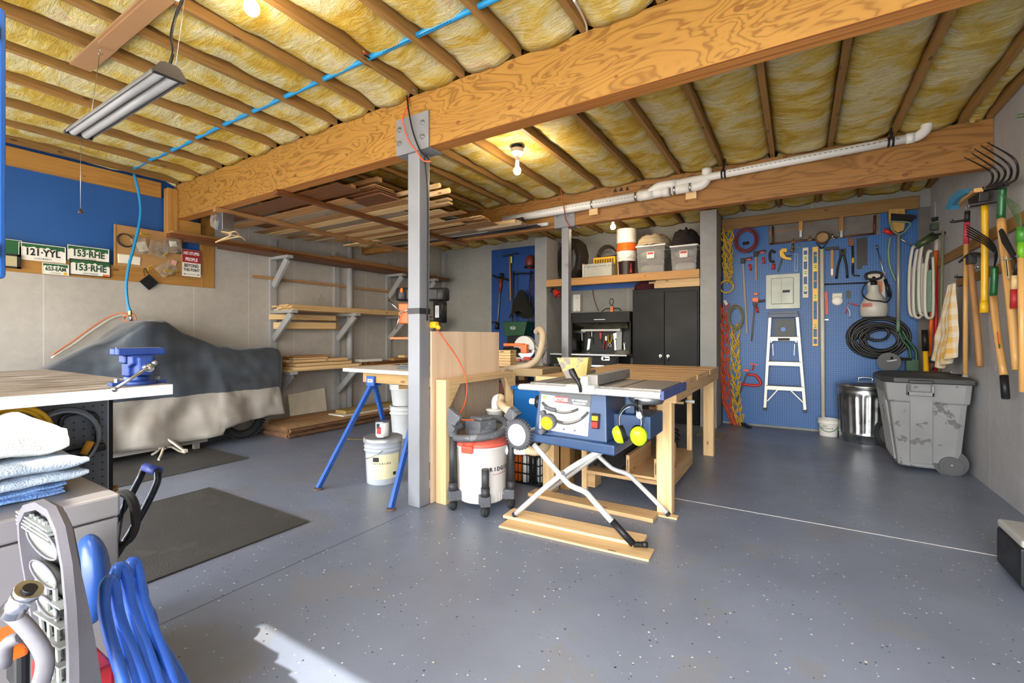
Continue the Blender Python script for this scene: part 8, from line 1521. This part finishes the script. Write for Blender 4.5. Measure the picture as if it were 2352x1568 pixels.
b = MB(TEXTB); b.text('100/58 ESR-1387', frame(P2_(1505, 424, Y2-.002), V(1, 0, 0), ZAX) @ Matrix.Rotation(PI, 4, 'Z'), .045, .0006); b.text('PLY 25202', frame(P2_(1505, 436, Y2-.002), V(1, 0, 0), ZAX) @ Matrix.Rotation(PI, 4, 'Z'), .04, .0006)
for i in range(3): b.prism([P2_(1408+14*i, 442-2*i, Y2-.001), P2_(1418+14*i, 440-2*i, Y2-.001), P2_(1413+14*i, 431-2*i, Y2-.001)], (0, -.0008, 0))
o = b.build('stamped_print', [q_ for q_ in bpy.data.objects if q_.get('label', '').startswith('farther laminated')][0])
# blue PEX tube through the joists
t = MB(PEX); x0 = -5.45
t.tube([(-.9, 1.90, 2.852), (-1.6, 1.895, 2.846), (-2.2, 1.90, 2.85), (-3.0, 1.895, 2.847), (-3.9, 1.89, 2.848), (-4.7, 1.90, 2.846), (-5.3, 1.90, 2.85), (-5.60, 1.90, 2.84)], .016, 10, 5); t.use(TEXTB)
for i in range(26): x = -1.55-.02*i; t.bb((x, 1.885, 2.8315), (x-.012, 1.888, 2.8335))
tag(t.build('blue_water_tube'), 'blue water tube threaded through the front ceiling joists', 'tube')
b = MB(WHITE_P); b.tube([py(1318, 0, 1.75), py(1335, 30, 1.95), py(1346, 55, 2.15), py(1349, 75, 2.31)], .005, 6, 5); tag(b.build('white_cable'), 'white cable dropping onto the near beam at the top of the photo', 'cable')
b = MB(plain('grey cable', '8d8d88', .6)); b.tube([V(-2.25, 2.06, 2.84), V(-2.23, 2.2, 2.83), V(-2.19, 2.3, 2.83)], .006, 6, 4); tag(b.build('grey_cable'), 'grey cable on the joist behind the orange cord', 'cable')
b = MB(plain('dusky orange cord', 'a84a2c', .5)); b.tube([P2_(1287, 432, 4.7), P2_(1293, 460, 4.72), P2_(1296, 480, 4.72), P2_(1300, 505, 4.84), P2_(1310, 522, 4.85)], .006, 6, 5); tag(b.build('rust_orange_cord'), 'rust coloured cord hanging over the thin post bracket', 'cord')
# crosspiece board and hanging shop light
b = MB(plain('tan hardboard strip', '9a744e', .7, 0, .06, 4)); b.bb((-3.72, .945, 2.808), (-2.2, 1.045, 2.8215)); b.bb((-3.30, .955, 2.796), (-2.2, 1.035, 2.8078)); b.use(plain('white board end', 'c9c4bc', .6)); b.bb((-2.55, .95, 2.790), (-2.2, 1.04, 2.7958)); tag(b.build('ceiling_cleat', bevel=.001), 'tan board fixed across the joists above the hanging shop light', 'board')
ZL, YL, XA_, XB_ = 2.30, .905, -3.41, -2.30
t = thing('shop_light', 'long grey metal shop light hanging from the ceiling on wires', 'ceiling light', (-2.85, YL, ZL))
SH = plain('brushed reflector', '8e8e8e', .5, .6, .08, 4)
b = MB(SH); S = [(-.055, -.012), (-.058, .0), (-.035, .035), (-.02, .042), (.02, .042), (.035, .035), (.058, .0), (.055, -.012)]
A_ = [b.v((XA_, YL+y, ZL+z)) for y, z in S]; B_ = [b.v((XB_, YL+y, ZL+z)) for y, z in S]
for i in range(len(S)-1): b.face([A_[i], A_[i+1], B_[i+1], B_[i]], None, True)
b.build('housing', t)
b = MB(plain('frosted lens', 'a2a2a2', .55, .1, .05)); b.cyl((XA_+.01, YL-.026, ZL+.004), (XB_-.01, YL-.026, ZL+.004), .021, n=16); b.cyl((XA_+.01, YL+.026, ZL+.004), (XB_-.01, YL+.026, ZL+.004), .021, n=16); b.build('tube_lens', t)
for x in (XA_, XB_): b = MB(plain('dark end cap', '2c2624', .5)); b.prism([(x-.012, YL+y*1.06, ZL+z*1.06-.002) for y, z in S], (.024, 0, 0)); b.build('end_cap', t)
for x, zz in ((XA_+.06, 2.808), (XB_-.02, 2.796)): b = MB(GALV); b.cyl((x, YL+.03, ZL+.04), (x, .98, zz-.03), .0015, n=5); b.torus((x, .98, zz-.035), (1, 0, 0), .010, .0018, 14, 5); b.cyl((x, .98, zz-.025), (x, .98, zz+.004), .0018, n=5); b.build('hanging_wire', t)
b = MB(BLACK); b.tube([V(XB_+.0, YL, ZL+.035), V(XB_+.01, YL+.01, ZL+.10), V(XB_-.06, YL+.03, ZL+.20), V(XB_-.07, YL+.05, ZL+.30), V(XB_-.0, YL+.06, ZL+.40), V(XB_+.02, YL+.04, 2.795)], .006, 7, 6); b.build('cord', t)
b = MB(GALV); x = XA_+.03; b.cyl((x, YL, ZL-.02), (x, YL, ZL-.42), .0012, n=5); b.use(plain('dark bell', '3a241c', .4)); b.lathe([(.011, 0), (.0115, .006), (.007, .016), (.003, .026)], (x, YL, ZL-.445), n=14); b.build('pull_chain', t)
# bulbs
def bulb(c, lab, power, base=True, zc=2.822):
    t = thing('light_bulb', lab, 'light bulb', c); em = emis('bulb glow', 'ffe6c4', power*15)
    b = MB(em); b.sph(c, .033, 1, 1, 1.08, 18, 12); b.build('globe', t)
    b = MB(WHITE_P); b.cyl(c+V(0, 0, .03), c+V(0, 0, zc-c.z-.10), .016); b.lathe([(.03, zc-c.z-.11), (.055, zc-c.z-.085), (.055, zc-c.z-.05)], c, n=24); b.use(BLACK); b.lathe([(.05, zc-c.z-.05), (.05, zc-c.z)], c, n=18); b.build('lamp_holder', t)
bulb(V(-2.102, 1.148, 2.66), 'bare glowing bulb on the ceiling in front of the near beam', 10, zc=2.85)
bulb(V(-2.082, 3.439, 2.62), 'bare glowing bulb on a black base between the beams', 14, zc=2.86)
bulb(V(-2.073, 5.868, 2.62), 'bare glowing bulb behind the far beam', 12, zc=2.86)
